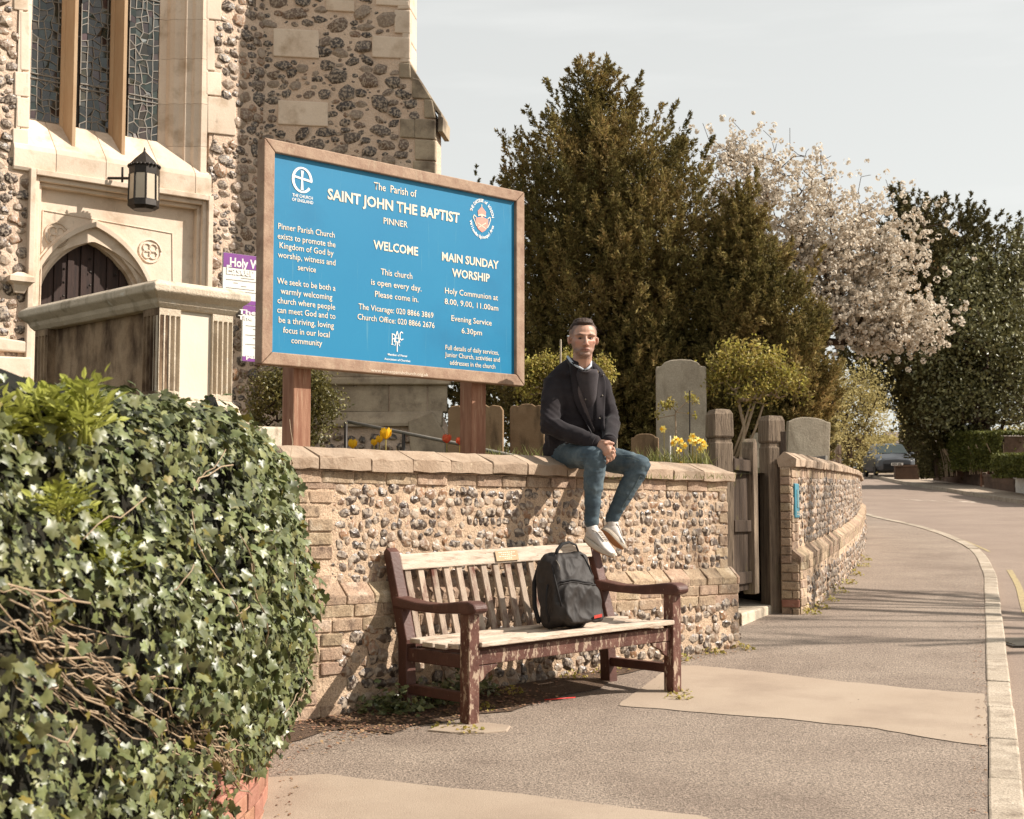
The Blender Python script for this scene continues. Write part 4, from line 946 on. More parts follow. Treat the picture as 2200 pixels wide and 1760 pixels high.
m = wp.lerp(Vector((lan_c.x, lan_c.y, Zp(383))), .45); MB().tube([m - Vector((0, 0, .05)), m + Vector((0, 0, .14))], 2.6 * u, 6).build('bracket_upright', M_['metal_dark'], lan)

# ================================================================== text
def text_mesh(s, bold=0.0, space=1.0):
    cu = bpy.data.curves.new('t', 'FONT'); cu.body = s; cu.offset = bold; cu.size = 1.0; cu.resolution_u = 2; cu.space_character = space; cu.fill_mode = 'FRONT'
    ob = bpy.data.objects.new('t', cu); COL.objects.link(ob); dg = bpy.context.evaluated_depsgraph_get(); me = bpy.data.meshes.new_from_object(ob.evaluated_get(dg)); bpy.data.objects.remove(ob); bpy.data.curves.remove(cu)
    V = np.zeros(len(me.vertices) * 3, np.float32); me.vertices.foreach_get('co', V); return me, V.reshape(-1, 3)
def put_text(s, plane, p0, p1, cap, w, material, parent, bold=.0, name='lettering', space=1.0):
    """text between two photo points of its baseline; cap = capital height in metres"""
    a0, z0 = plane.hit(*p0, w); a1, z1 = plane.hit(*p1, w); me, V = text_mesh(s, bold, space)
    if not len(V): return
    sx = (a1 - a0) / (V[:, 0].max() - V[:, 0].min()); x0 = V[:, 0].min(); sz = cap / .70; zb = (z0 + z1) / 2
    for i, v in enumerate(me.vertices): v.co = plane.P(a0 + (V[i, 0] - x0) * sx, zb + V[i, 1] * sz, w)
    me.materials.clear(); me.materials.append(material); me.update(); return link(name, me, parent)

# ================================================================== parish notice board
BO = at(552, 800, 8.22); BE = at(1117, 800, 9.62)
BD = Plane((BO.x, BO.y, 0), (BE.x - BO.x, BE.y - BO.y)); BW = math.hypot(BE.x - BO.x, BE.y - BO.y)
zT = (BD.hit(553, 291, .05)[1] + BD.hit(1108, 409, .05)[1]) / 2; zB = (BD.hit(553, 779, .05)[1] + BD.hit(1117, 830, .05)[1]) / 2
sign = empty('notice_board', (BO.x, BO.y, zB), 'big blue parish church notice board in a wooden frame on two posts', 'sign')
FWD = .074
MB().hexa([BD.P(a, z, w) for z in (zB + .03, zT - .03) for a, w in ((.03, .0), (BW - .03, .0), (BW - .03, .022), (.03, .022))]).build('board', M_['board_blue'], sign)
def mitre(p, q, r, s, name='frame_rail'): MB().prism([BD.P(a, z, -.03) for a, z in (p, q, r, s)], BD.n * .078).build(name, M_['wood_frame'], sign, bevel=.006)
e = .0015
mitre((e, zT), (BW - e, zT), (BW - FWD - e, zT - FWD), (FWD + e, zT - FWD)); mitre((e, zB), (BW - e, zB), (BW - FWD - e, zB + FWD), (FWD + e, zB + FWD))
mitre((0, zB + e), (0, zT - e), (FWD, zT - FWD - e), (FWD, zB + FWD + e), 'frame_stile'); mitre((BW, zB + e), (BW, zT - e), (BW - FWD, zT - FWD - e), (BW - FWD, zB + FWD + e), 'frame_stile')
for (x0, x1, yy) in ((613, 662, 945), (996, 1038, 985)):
    pa = BD.hit((x0 + x1) / 2, 900, -.11)[0]; fr = BD.frame(pa, 0, -.115) @ Matrix.Rotation(R(0), 4, 'Z')
    zt_ = zT + .015; MB().box((0, 0, (zt_ + 1.2) / 2), (.125, .125, zt_ - 1.2), fr).build('post', M_['wood_post'], sign, bevel=.006)
CR = lambda x, y: (540 + x / 2.9733, 280 + y / 2.9733)
LET = [("The  Parish of", 783, 383, 1055, 422, .047, 0), ("SAINT JOHN THE BAPTIST", 487, 437, 1330, 592, .064, .022), ("PINNER", 845, 597, 998, 622, .040, 0), ("WELCOME", 780, 757, 1065, 800, .054, .018),
       ("MAIN SUNDAY", 1218, 832, 1580, 885, .054, .018), ("WORSHIP", 1282, 935, 1523, 968, .053, .018), ("This church", 827, 925, 1028, 948, .040, 0), ("is open every day.", 765, 985, 1087, 1030, .038, 0),
       ("Please come in.", 790, 1065, 1067, 1098, .038, 0), ("The Vicarage: 020 8866 3869", 685, 1142, 1163, 1200, .036, 0), ("Church Office: 020 8866 2676", 678, 1207, 1170, 1265, .036, 0),
       ("Pinner Parish Church", 172, 628, 532, 688, .036, 0), ("exists to promote the", 168, 692, 537, 748, .036, 0), ("Kingdom of God by", 180, 750, 525, 805, .036, 0), ("worship, witness and", 170, 810, 537, 865, .036, 0), ("service", 297, 893, 412, 908, .035, 0),
       ("We seek to be both a", 165, 975, 537, 1030, .036, 0), ("warmly welcoming", 187, 1043, 517, 1085, .036, 0), ("church where people", 167, 1103, 535, 1148, .036, 0), ("can meet God and to", 165, 1163, 537, 1208, .036, 0), ("be a thriving, loving", 175, 1228, 527, 1265, .036, 0), ("focus in our local", 203, 1292, 500, 1325, .036, 0), ("community", 255, 1360, 452, 1378, .035, 0),
       ("Holy Communion at", 1237, 1040, 1575, 1088, .038, 0), ("8.00, 9.00, 11.00am", 1235, 1108, 1577, 1155, .037, 0), ("Evening Service", 1278, 1215, 1535, 1250, .037, 0), ("6.30pm", 1343, 1295, 1473, 1312, .036, 0),
       ("Full details of daily services,", 1240, 1398, 1580, 1438, .031, 0), ("Junior Church, activities and", 1237, 1444, 1587, 1482, .031, 0), ("addresses in the church", 1268, 1496, 1558, 1525, .031, 0)]
for s_, x0, y0, x1, y1, cap, bold in LET: put_text(s_, BD, CR(x0, y0), CR(x1, y1), cap, .0245, M_['letter'], sign, bold + .004)
for s_, x0, y0, x1, y1, cap, bold in [("THE CHURCH", 262, 423, 392, 443, .019, .01), ("OF ENGLAND", 260, 450, 395, 473, .019, .01), ("Member of Pinner", 872, 1437, 997, 1450, .013, .012), ("Association of Churches", 850, 1467, 1015, 1480, .013, .012)]:
    put_text(s_, BD, CR(x0, y0), CR(x1, y1), cap, .0245, M_['letter_white'], sign, bold)
put_text("www.pinnerparishchurch.org.uk", BD, CR(765, 1535), CR(1130, 1578), .02, .0498, M_['letter'], sign, 0)
def flat_stroke(mb, pts, wd, w=.0245, close=False, plane=BD):
    n = len(pts)
    for i in range(n if close else n - 1):
        p, q = Vector(pts[i]), Vector(pts[(i + 1) % n]); d = (q - p); 
        if d.length < 1e-6: continue
        t = Vector((-d.y, d.x)).normalized(); w0 = wd[i] if hasattr(wd, '__len__') else wd; w1 = wd[(i + 1) % n] if hasattr(wd, '__len__') else wd; d = d.normalized() * min(w0, w1) * .15
        q4 = [p - t * w0 / 2 - d, q - t * w1 / 2 + d, q + t * w1 / 2 + d, p + t * w0 / 2 - d]; mb.add([plane.P(v.x, v.y, w + .00004 * (i % 5)) for v in q4], [(0, 1, 2, 3)])
# cross-and-ring emblem at top left
a0, zb = BD.hit(*CR(262, 390), .0245); a1, zt = BD.hit(*CR(388, 245), .0245); ca, cz = BD.hit(*CR(325, 318), .0245); ra = (a1 - a0) / 2; rz = (BD.hit(*CR(325, 237), .0245)[1] - BD.hit(*CR(325, 398), .0245)[1]) / 2
mb = MB(); ring = []; wds = []
for k in range(41):
    t = R(-62) - R(300) * k / 40 * 1.0 if False else R(-12 - 348 * (k / 40)) 
    t = R(-38) - R(322) * k / 40; ring.append((ca + ra * .93 * math.cos(t), cz + rz * .95 * math.sin(t))); wds.append(.011 + .007 * abs(math.cos(t)))
flat_stroke(mb, ring, wds)
flat_stroke(mb, [(ca - ra * .9, cz + rz * .2), (ca + ra * 1.0, cz + rz * .0)], [.012, .014]); flat_stroke(mb, [(ca, cz + rz * .72), (ca, cz + rz * .15), (ca, cz - rz * .78)], [.020, .010, .020])
flat_stroke(mb, [(ca + ra * .93, cz + rz * .05), (ca + ra * .93, cz - rz * .02)], .014)
mb.build('emblem_cross', M_['letter_white'], sign)
# local churches monogram
mb = MB(); q = lambda x, y: BD.hit(*CR(x, y), .0245)
flat_stroke(mb, [q(900, 1298), q(900, 1370)], .006); flat_stroke(mb, [q(893, 1366), q(908, 1370)], .004); flat_stroke(mb, [q(900, 1300), q(914, 1305), q(920, 1320), q(914, 1332), q(900, 1332)], .006)
flat_stroke(mb, [q(914, 1345), q(932, 1284), q(948, 1352)], .006); flat_stroke(mb, [q(918, 1326), q(945, 1330)], .004)
flat_stroke(mb, [q(968, 1296), q(958, 1288), q(950, 1300), q(950, 1330), q(958, 1340), q(970, 1334)], .006)
flat_stroke(mb, [q(912, 1350), q(950, 1354)], .006); flat_stroke(mb, [q(932, 1350), q(932, 1414)], .007); flat_stroke(mb, [q(922, 1330), q(922, 1364), q(916, 1376)], .004); flat_stroke(mb, [q(942, 1334), q(942, 1366), q(948, 1378)], .004)
mb.build('emblem_monogram', M_['letter_white'], sign)
# round diocesan emblem at top right
dc = q(1473, 565); dr = abs(q(1546, 570)[0] - q(1398, 560)[0]) / 2; dz = (q(1473, 445)[1] - q(1473, 685)[1]) / 2
def ring_text(s_, t0, t1, k, flip, size):
    for i, ch in enumerate(s_):
        if ch == ' ': continue
        t = R(t0 + (t1 - t0) * i / (len(s_) - 1)); me, V = text_mesh(ch, .02)
        cx = (V[:, 0].max() + V[:, 0].min()) / 2; al = (t - R(90)) if not flip else (t + R(90)); sa = dr / dz
        for j, v in enumerate(me.vertices):
            x, y = (V[j, 0] - cx) * size, (V[j, 1] - .35) * size; X = x * math.cos(al) - y * math.sin(al); Y = x * math.sin(al) + y * math.cos(al)
            v.co = BD.P(dc[0] + dr * k * math.cos(t) + X, dc[1] + dz * k * math.sin(t) + Y, .0245)
        me.materials.clear(); me.materials.append(M_['letter_white']); me.update(); link('lettering', me, sign)
ring_text('THE DIOCESE of LONDON', 158, 14, .97, False, .030); ring_text('Willesden Episcopal Area', 198, 342, .97, True, .030)
def disc_poly(name, pts, material, w=.0245): 
    me = bpy.data.meshes.new(name); me.from_pydata([tuple(BD.P(a, z, w)) for a, z in pts], [], [tuple(range(len(pts)))]); me.materials.append(material); me.update(); link(name, me, sign)
E = lambda x, y: q(x, y)
disc_poly('emblem_mitre', [E(1450, 545), E(1447, 515), E(1472, 487), E(1499, 522), E(1496, 552)], M_['emblem_pink'])
disc_poly('emblem_shield', [E(1434, 560), E(1474, 552), E(1514, 572), E(1512, 615), E(1495, 640), E(1474, 652), E(1448, 630), E(1436, 600)], M_['emblem_pink'])
mb = MB()
flat_stroke(mb, [E(1472, 475), E(1472, 490)], .006, .0248); flat_stroke(mb, [E(1447, 592), E(1500, 630)], .005, .0248); flat_stroke(mb, [E(1500, 592), E(1449, 622)], .005, .0248)
flat_stroke(mb, [E(1450, 544), E(1472, 538), E(1498, 550)], .008, .0248); flat_stroke(mb, [E(1438, 556), E(1424, 540), E(1418, 556), E(1428, 580), E(1438, 610)], .006, .0248); flat_stroke(mb, [E(1510, 566), E(1524, 556), E(1528, 572), E(1520, 600), E(1508, 624)], .006, .0248)
flat_stroke(mb, [E(1472, 540), E(1474, 556)], .010, .0248)
mb.build('emblem_detail', M_['letter'], sign)

# ================================================================== purple service posters behind the sign
def poster(x0, x1, yt, yb, w, label, title, sub=None):
    a0, zt = TW.hit(x0, yt, w); a1 = TW.hit(x1, yt, w)[0]; zb = TW.hit(x0, yb, w)[1]
    p = empty('service_poster', tuple(TW.P(a0, zb, w)), label, 'poster')
    MB().hexa([TW.P(a, z, ww) for z in (zb, zt) for a, ww in ((a0, w - .03), (a1, w - .03), (a1, w), (a0, w))]).build('poster_board', M_['paper'], p)
    h = zt - zb
    for z1, z2 in ((zt, zt - h * .29 if sub is None else zt - h * .16), (zb + h * .09, zb)) if True else (): MB().hexa([TW.P(a, z, ww) for z in (z2 + .002, z1 - .002) for a, ww in ((a0 + .002, w), (a1 - .002, w), (a1 - .002, w + .004), (a0 + .002, w + .004))]).build('poster_band', M_['purple'], p)
    for k in range(9): 
        z = zt - h * (.36 + .055 * k); MB().hexa([TW.P(a, zz, ww) for zz in (z - .006, z) for a, ww in ((a0 + .04 + .1 * (k % 3), w + .001), (a0 + .2 + .11 * (k % 4), w + .001), (a0 + .2 + .11 * (k % 4), w + .003), (a0 + .04 + .1 * (k % 3), w + .003))]).build('print_line', M_['metal_grey'], p)
    for s_, b0, b1, cap in title: put_text(s_, TW, b0, b1, cap, w + .006, M_['paper'], p, .03)
    return p
poster(480, 640, 542, 650, 1.6, 'purple topped service poster with large white title beside the notice board', [("Holy Week and", (494, 570), (620, 588), .105), ("Easter Services", (487, 586), (628, 606), .105)])
poster(522, 690, 655, 776, 1.6, 'lower purple banded poster half hidden behind the tomb corner', [("The Triduum", (512, 672), (640, 688), .055), ("The Three Days", (512, 684), (640, 700), .05), ("parish", (529, 768), (570, 774), .06)], sub=1)
# ================================================================== chest tomb
TN = at(333, 600, 10.4); TR = Vector((.70, .714, 0)); TL = Vector((-.714, .70, 0)); ZL = at(333, 597, 10.4).z
tomb = empty('chest_tomb', (TN.x, TN.y, 1.5), 'weathered stone chest tomb with fluted corner pilasters and a pale end panel', 'tomb')
OVH = .10; tw, tl = .86, 2.15
def tq(a, b, z): return Vector((TN.x, TN.y, 0)) + TR * a + TL * b + Vector((0, 0, z))    # a along the right face, b along the left face, from the lid corner
def tbox(a0, a1, b0, b1, z0, z1, name, material, bevel=.006):
    return MB().hexa([tq(a, b, z) for z in (z0, z1) for a, b in ((a0, b0), (a1, b0), (a1, b1), (a0, b1))]).build(name, material, tomb, bevel=bevel)
rings = []
for ins, z in ((.10, -.20), (.07, -.165), (.055, -.13), (.045, -.125), (.0, -.085), (.0, -.035), (.02, -.02), (.05, 0.0)):
    rings.append([tq(a, b, ZL + z) for a, b in ((ins, ins), (tw - ins, ins), (tw - ins, tl - ins), (ins, tl - ins))])
lid = MB().loft(rings).build('lid', M_['tomb'], tomb, bevel=.01)
zt, zb_ = ZL - .20, at(500, 862, 11.0).z
PB = zb_
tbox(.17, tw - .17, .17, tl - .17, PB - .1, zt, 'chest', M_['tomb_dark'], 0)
tbox(.30, tw - .28, .125, .17, PB + .0, zt - .0, 'end_panel', M_['tomb_panel'], .004)
# fluted pilasters
def pilaster(a0, a1, b, face):      # on the right face (face 0) or left face (face 1)
    n = 4; w = a1 - a0; prof = [(a0, .045)]
    for k in range(n):
        x = a0 + w * (k + .12) / n; x2 = a0 + w * (k + .88) / n; m = (x + x2) / 2
        prof += [(x, 0.0), (x + (m - x) * .3, .016), (m, .024), (x2 - (x2 - m) * .3, .016), (x2, 0.0)]
    prof += [(a1, .045)]
    prof = [(a0, 0.0)] + prof[1:-1] + [(a1, 0.0), (a1, .08), (a0, .08)]
    P = (lambda x, d, z: tq(x, b + d, z)) if face == 0 else (lambda x, d, z: tq(b + d, x, z))
    MB().loft([[P(x, d if not flat else max(0, d if d > .05 else 0), z) for x, d in prof] for z, flat in ((PB, 1), (PB + .04, 1), (PB + .05, 0), (zt - .06, 0), (zt - .05, 1), (zt, 1))]).build('pilaster', M_['tomb'] if face == 0 else M_['tomb_dark'], tomb)  # left-face pilasters take the darker stone, their shade put into the colour
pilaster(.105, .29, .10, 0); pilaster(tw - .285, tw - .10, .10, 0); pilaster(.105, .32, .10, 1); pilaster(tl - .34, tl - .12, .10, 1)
# base mouldings and step
MB().loft([[tq(a, b, PB + z) for a, b in ((i, i), (tw - i, i), (tw - i, tl - i), (i, tl - i))] for i, z in ((.02, -.26), (.0, -.2), (.0, -.13), (.05, -.1), (.06, -.05), (.09, -.02), (.10, 0))]).build('base_moulding', M_['tomb'], tomb, bevel=.01)
tbox(-.1, tw + .12, -.1, tl + .1, PB - .6, PB - .262, 'plinth', M_['tomb'])
# low ledger stone beside the tomb
led = empty('ledger_stone', tuple(at(590, 930, 10.8)), 'low flat stone slab beside the base of the chest tomb', 'stone slab')
c = at(556, 916, 10.6); d = at(640, 918, 11.0); dn = Vector((0, 0, -.45)); bk = Vector((-.7, .7, 0)) * .9
MB().hexa([c + dn, d + dn, d + bk + dn, c + bk + dn, c, d, d + bk, c + bk]).build('slab', M_['tomb'], led, bevel=.015)

# ================================================================== ivy over the brick retaining wall
ivy = empty('ivy', tuple(fr_r(2, 1, .1).translation), 'thick glossy green ivy spilling over the brick wall in front of the tomb', 'ivy')
def BUL(a): return .03 + .12 * min(a / 2.8, 1)
def ivy_surf(a, h):
    """a metres along the wall from its far end, h 0..1 from the hem over the top and back"""
    k = min(max(a / RLEN, 0), 1)
    hem = .10 + .05 * min(a, 2.3) / 2.3 - .62 * min(max(a - 2.35, 0) / .9, 1)
    hem += noise.noise(Vector((a * 2.3, 5.5, 0))) * .08 + noise.noise(Vector((a * 7, 1.5, 0))) * .03
    top = 1.50 + .06 * math.sin(a * 1.1 + .4) + noise.noise(Vector((a * 1.7, 0, 2))) * .05
    top = min(top, 1.20 + .27 * max(a, 0) / 2.2 + noise.noise(Vector((a * 3, 0, 8))) * .03)
    if h < .55:
        t = h / .55; z = hem + (top - .18 - hem) * t; w = .01 + BUL(a) * math.sin(t * 2.6) + .03 * t
    elif h < .75:
        t = (h - .55) / .2; th = t * math.pi / 2; z = top - .18 + .18 * math.sin(th); w = .06 + BUL(a) * math.sin(2.6) - .2 * (1 - math.cos(th))
    else:
        t = (h - .75) / .25; z = top + .05 * t; w = .0 - .9 * t
    nz = noise.noise(Vector((a * 1.6, z * 1.8, 7.7))) * .09 + noise.noise(Vector((a * 4.1, z * 4.4, 2.2))) * .06
    nz *= min(1, h / .15)
    w += nz * (1 if h < .75 else .2) * min(.35 + a * .35, 1)
    if h >= .75: z += nz * .5
    return w, z
def ivy_pt(a, h):
    w, z = ivy_surf(a, h); return fr_r(a, z, w).translation
_far = ivy_surf
NA, NH = 110, 40; gridP = np.zeros((NA + 1, NH + 1, 3))
A0_ = -.02
for i in range(NA + 1):
    for j in range(NH + 1):
        a = RLEN * i / NA; p = ivy_pt(a, j / NH); gridP[i, j] = p
# round off the far end so that it wraps over the corner of the flint wall
iv_u = Vector(( .55, .83, 0)).normalized()
for i in range(0, 10):
    for j in range(NH + 1):
        t = 1 - i / 10; gridP[i, j, 0] += .02 * t; gridP[i, j, 1] += .22 * t * t; gridP[i, j, 2] -= .05 * t * t
V = gridP.reshape(-1, 3); F = [((i) * (NH + 1) + j, (i + 1) * (NH + 1) + j, (i + 1) * (NH + 1) + j + 1, i * (NH + 1) + j + 1) for i in range(NA) for j in range(NH)]
# one dark sheet under the outer leaves for inner twigs, shade put into its colour
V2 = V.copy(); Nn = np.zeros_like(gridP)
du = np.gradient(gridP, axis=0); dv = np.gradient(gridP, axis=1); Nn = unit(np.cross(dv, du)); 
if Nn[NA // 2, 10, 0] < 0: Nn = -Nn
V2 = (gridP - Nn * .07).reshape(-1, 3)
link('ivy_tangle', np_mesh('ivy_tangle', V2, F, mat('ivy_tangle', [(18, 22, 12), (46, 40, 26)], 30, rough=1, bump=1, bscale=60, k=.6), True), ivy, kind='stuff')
def leaf_shape():
    # five-lobed ivy leaf, x across, y to the tip, folded along the middle; fan of triangles
    pts = [(0, -.28), (.22, -.44), (.43, -.26), (.38, -.06), (.56, .10), (.38, .22), (.22, .32), (0, .62)]
    full = pts + [(-x, y) for x, y in pts[-2:0:-1]]
    v = [(0, -.05, .02)] + [(x, y, -.20 * abs(x) - .14 * (y if y > 0 else 0) ** 2 + .05 * math.sin(7 * x + 4 * y)) for x, y in full]; n = len(full)
    return np.array(v), np.array([(0, 1 + k, 1 + (k + 1) % n) for k in range(n)])
LV, LF = leaf_shape()
n = 44000
# sample the surface: more where the surface is near the camera? even by area
ci = npr.random(n) ** 1.0 * NA; cj = npr.random(n) * NH
area = np.linalg.norm(np.cross(du, dv), axis=2); am = area.max()
i0 = np.clip(ci.astype(int), 0, NA - 1); j0 = np.clip(cj.astype(int), 0, NH - 1); keep = npr.random(n) < area[i0, j0] / am * 1.3 + .12
ci, cj, i0, j0 = ci[keep], cj[keep], i0[keep], j0[keep]; fi, fj = (ci - i0)[:, None], (cj - j0)[:, None]
P = gridP[i0, j0] * (1 - fi) * (1 - fj) + gridP[i0 + 1, j0] * fi * (1 - fj) + gridP[i0, j0 + 1] * (1 - fi) * fj + gridP[i0 + 1, j0 + 1] * fi * fj
N0 = Nn[i0, j0]; n = len(P)
P = P + N0 * npr.uniform(-.075, .05, (n, 1)) + npr.normal(0, .01, (n, 3))
# bare, stemmy band running diagonally down through the middle
px_ = P - np.array(CAMP); yy = px_[:, 1] * _ct + px_[:, 2] * _st; uu = px_[:, 0] / yy * FPX + 1100; vv = 880 - (-px_[:, 1] * _st + px_[:, 2] * _ct) / yy * FPX
# the band is defined on the wall itself: distance along and height
aa = ci / NA * RLEN; hz = P[:, 2]
bandz = .96 - .36 * (4.7 - aa)
band = (np.abs(hz - bandz) < .09 * (1 + .5 * np.sin(aa * 5))) & (aa > 1.9) & (aa < 4.6)
keep = ~band | (npr.random(n) < .28)
thin = keep & ((cj / NH < .97) | (npr.random(n) < .6)); P, N0, aa, hz, band = P[thin], N0[thin], aa[thin], hz[thin], band[thin]; n = len(P)
sun_np = np.array(SUNV)
Nz = unit(N0 * 1.0 + np.array([[.12, -.05, .45]]) + npr.normal(0, .52, (n, 3)))
down = np.array([[0, 0, -1.]]) + npr.normal(0, .55, (n, 3)); Y = unit(down - Nz * (down * Nz).sum(1, keepdims=True)); X = np.cross(Y, Nz)
size = npr.uniform(.026, .054, n) * (1 - .22 * np.clip((aa - 2.5) / 2.5, 0, 1)) * (1 + .15 * (npr.random(n) < .12)); size = size[:, None]
dist = P[:, 1]; order = np.argsort(-(size[:, 0] / np.maximum(dist, .5)) * ((np.abs(P[:, 0] / P[:, 1]) < .36) & (P[:, 1] > 1.5) & (np.abs((P[:, 2] - CAMZ) / P[:, 1] - .077) < .29)) * ((N0[:, 1] < .2) | (N0[:, 0] > .3)))
rest = order[300:]; old = npr.random(n) < .035
for flag, nm, m in ((False, 'ivy_leaves', 'ivy'), (True, 'old_ivy_leaves', 'ivy_old')):
    r_ = rest[(old | (band & (npr.random(n) < .5)))[rest] == flag]
    Vv, Ff = scatter(LV, LF, X[r_] * size[r_], Y[r_] * size[r_], Nz[r_] * size[r_], P[r_]); link(nm, np_mesh(nm, Vv, Ff, M_[m], True), ivy, kind='stuff')
leaf_me = np_mesh('leaf', LV, LF, M_['ivy'], True)
for k in order[:300]:
    M = Matrix([[X[k][c] * size[k][0], Y[k][c] * size[k][0], Nz[k][c] * size[k][0], P[k][c]] for c in range(3)] + [[0, 0, 0, 1]]); link('leaf', leaf_me, ivy, M)
# stems: bare woody ones in the band, thin ones through the leaves
mb = MB(); rg = random.Random(3)
for k in range(260):
    if k < 200: a = rg.uniform(1.9, 4.7); z = .96 - .36 * (4.7 - a) + rg.uniform(-.09, .09); off = rg.uniform(-.05, .03); L = rg.uniform(.12, .5); sl = rg.uniform(.1, .55)
    else: a = rg.uniform(.2, 5.2); z = rg.uniform(.1, 1.4); off = rg.uniform(0, .03); L = rg.uniform(.1, .4); sl = rg.uniform(-1.2, 1.2)
    pts = []
    if a < 3.2 and z < .32: continue
    for q in range(6):
        aa_ = a - L * q / 5; zz = z - L * sl * q / 5 + rg.uniform(-.012, .012)
        h = min(max((zz + .3) / 1.75 * .55, .02), .6); w, _ = ivy_surf(aa_, h); pts.append(fr_r(aa_, zz, w + off).translation)
    mb.tube(pts, [.0020 * rg.uniform(.5, 1.5)] * 6, 5)
mb.build('ivy_stems', M_['stem'], ivy, smooth=True, kind='stuff')
# ground ivy and weeds beneath the bench and along the wall foot
def leaf_patch(name, centres, n, rad, size, material, label, cat, zf, hgt=.08, up=.8, lv=None, kind='stuff', sp=1.0):
    c = np.array([centres[i % len(centres)] for i in range(n)]); th = npr.random(n) * 6.28; rr = np.sqrt(npr.random(n)) * rad
    P = np.stack([c[:, 0] + rr * np.cos(th), c[:, 1] + rr * np.sin(th), np.zeros(n)], 1); P[:, 2] = [zf(x, y) for x, y in P[:, :2]]; P[:, 2] += npr.random(n) * hgt * (1 - rr / rad * .8)
    Nz = unit(np.array([[.1, -.2, up]]) + npr.normal(0, .45, (n, 3))); X, Y, Nz = frames(Nz, npr.random(n) * 6.28); s_ = npr.uniform(.6, 1.2, (n, 1)) * size
    bv, bf = lv or (LV, LF); V, F = scatter(bv, bf, X * s_, Y * s_, Nz * s_, P); o = link(name, np_mesh(name, V, F, material)); tag(o, label, cat, None, kind); return o
def wpt(a, w): v = WL.O + WL.u * a + WL.n * w; return (v.x, v.y)
leaf_patch('undergrowth', [wpt(.55, .16), wpt(.7, .2), wpt(.85, .2), wpt(1.0, .2), wpt(.6, .3), wpt(1.15, .18), wpt(1.3, .16)], 620, .14, .042, M_['ivy'], 'low ivy and weeds under the bench against the wall', 'weeds', G, .22)
leaf_patch('undergrowth', [wpt(2.2, .13), wpt(2.5, .12), wpt(3.3, .12), wpt(3.7, .12), wpt(4.05, .14), wpt(2.75, .12), wpt(1.0, .5), wpt(1.5, .25)], 420, .1, .022, M_['spring_leaf'], 'small bright weeds along the foot of the flint wall', 'weeds', G, .07)
leaf_patch('undergrowth', [(-.21, 7.62), (1.0, 8.62), (-.35, 7.75), (1.02, 8.8)], 130, .09, .022, M_['spring_leaf'], 'tiny weeds around the bench feet', 'weeds', G, .05)
_cwf = [tuple(fr_c(a, 0, .12).translation[:2]) for a in (.1, .5, 1.2, 2.0, 3.0, 4.0, 5.2, 6.2)]
leaf_patch('undergrowth', _cwf, 500, .12, .025, M_['spring_leaf'], 'weeds growing at the foot of the curved flint wall', 'weeds', G, .1)
# dry leaf litter
LQ = (np.array([(-.5, -.5, .05), (.1, -.6, 0), (.5, .0, .12), (.2, .6, 0), (-.4, .4, .1)]), np.array([(0, 1, 2), (0, 2, 3), (0, 3, 4)]))
cs = [wpt(a, w) for a in np.arange(.05, 1.5, .09) for w in (.1, .22, .36, .5)] + [wpt(a, .14) for a in np.arange(1.5, 4, .2)] + [(-.75, 7.6), (-.9, 7.45), (-1.0, 7.2), (-.6, 7.75)]
leaf_patch('leaf_litter', cs, 2200, .16, .016, M_['litter'], 'dry leaf litter and bits gathered along the wall foot', 'leaf litter', lambda x, y: G(x, y) + .008, .012, up=2.5, lv=LQ)
_kf = [(interp(KERB, y) - .04, y) for y in np.arange(5, 16, .25)] + [tuple(fr_r(a, 0, .1).translation[:2]) for a in np.arange(.2, 3, .15)]
leaf_patch('leaf_litter', _kf, 420, .05, .011, M_['litter'], 'fine grit and moss crumbs beside the kerb and brick wall', 'leaf litter', lambda x, y: G(x, y) + .006, .006, up=3, lv=LQ)
cs = [(x, y) for x in np.arange(-.6, 3, .6) for y in np.arange(5.5, 14, .9)]
leaf_patch('scattered_grit', cs, 260, .5, .009, mat('grit', [(196, 176, 156), (120, 96, 78)], 30, isl=.5), 'few pale bits of grit lying on the pavement', 'grit', lambda x, y: G(x, y) + .008, .002, up=5, lv=LQ)

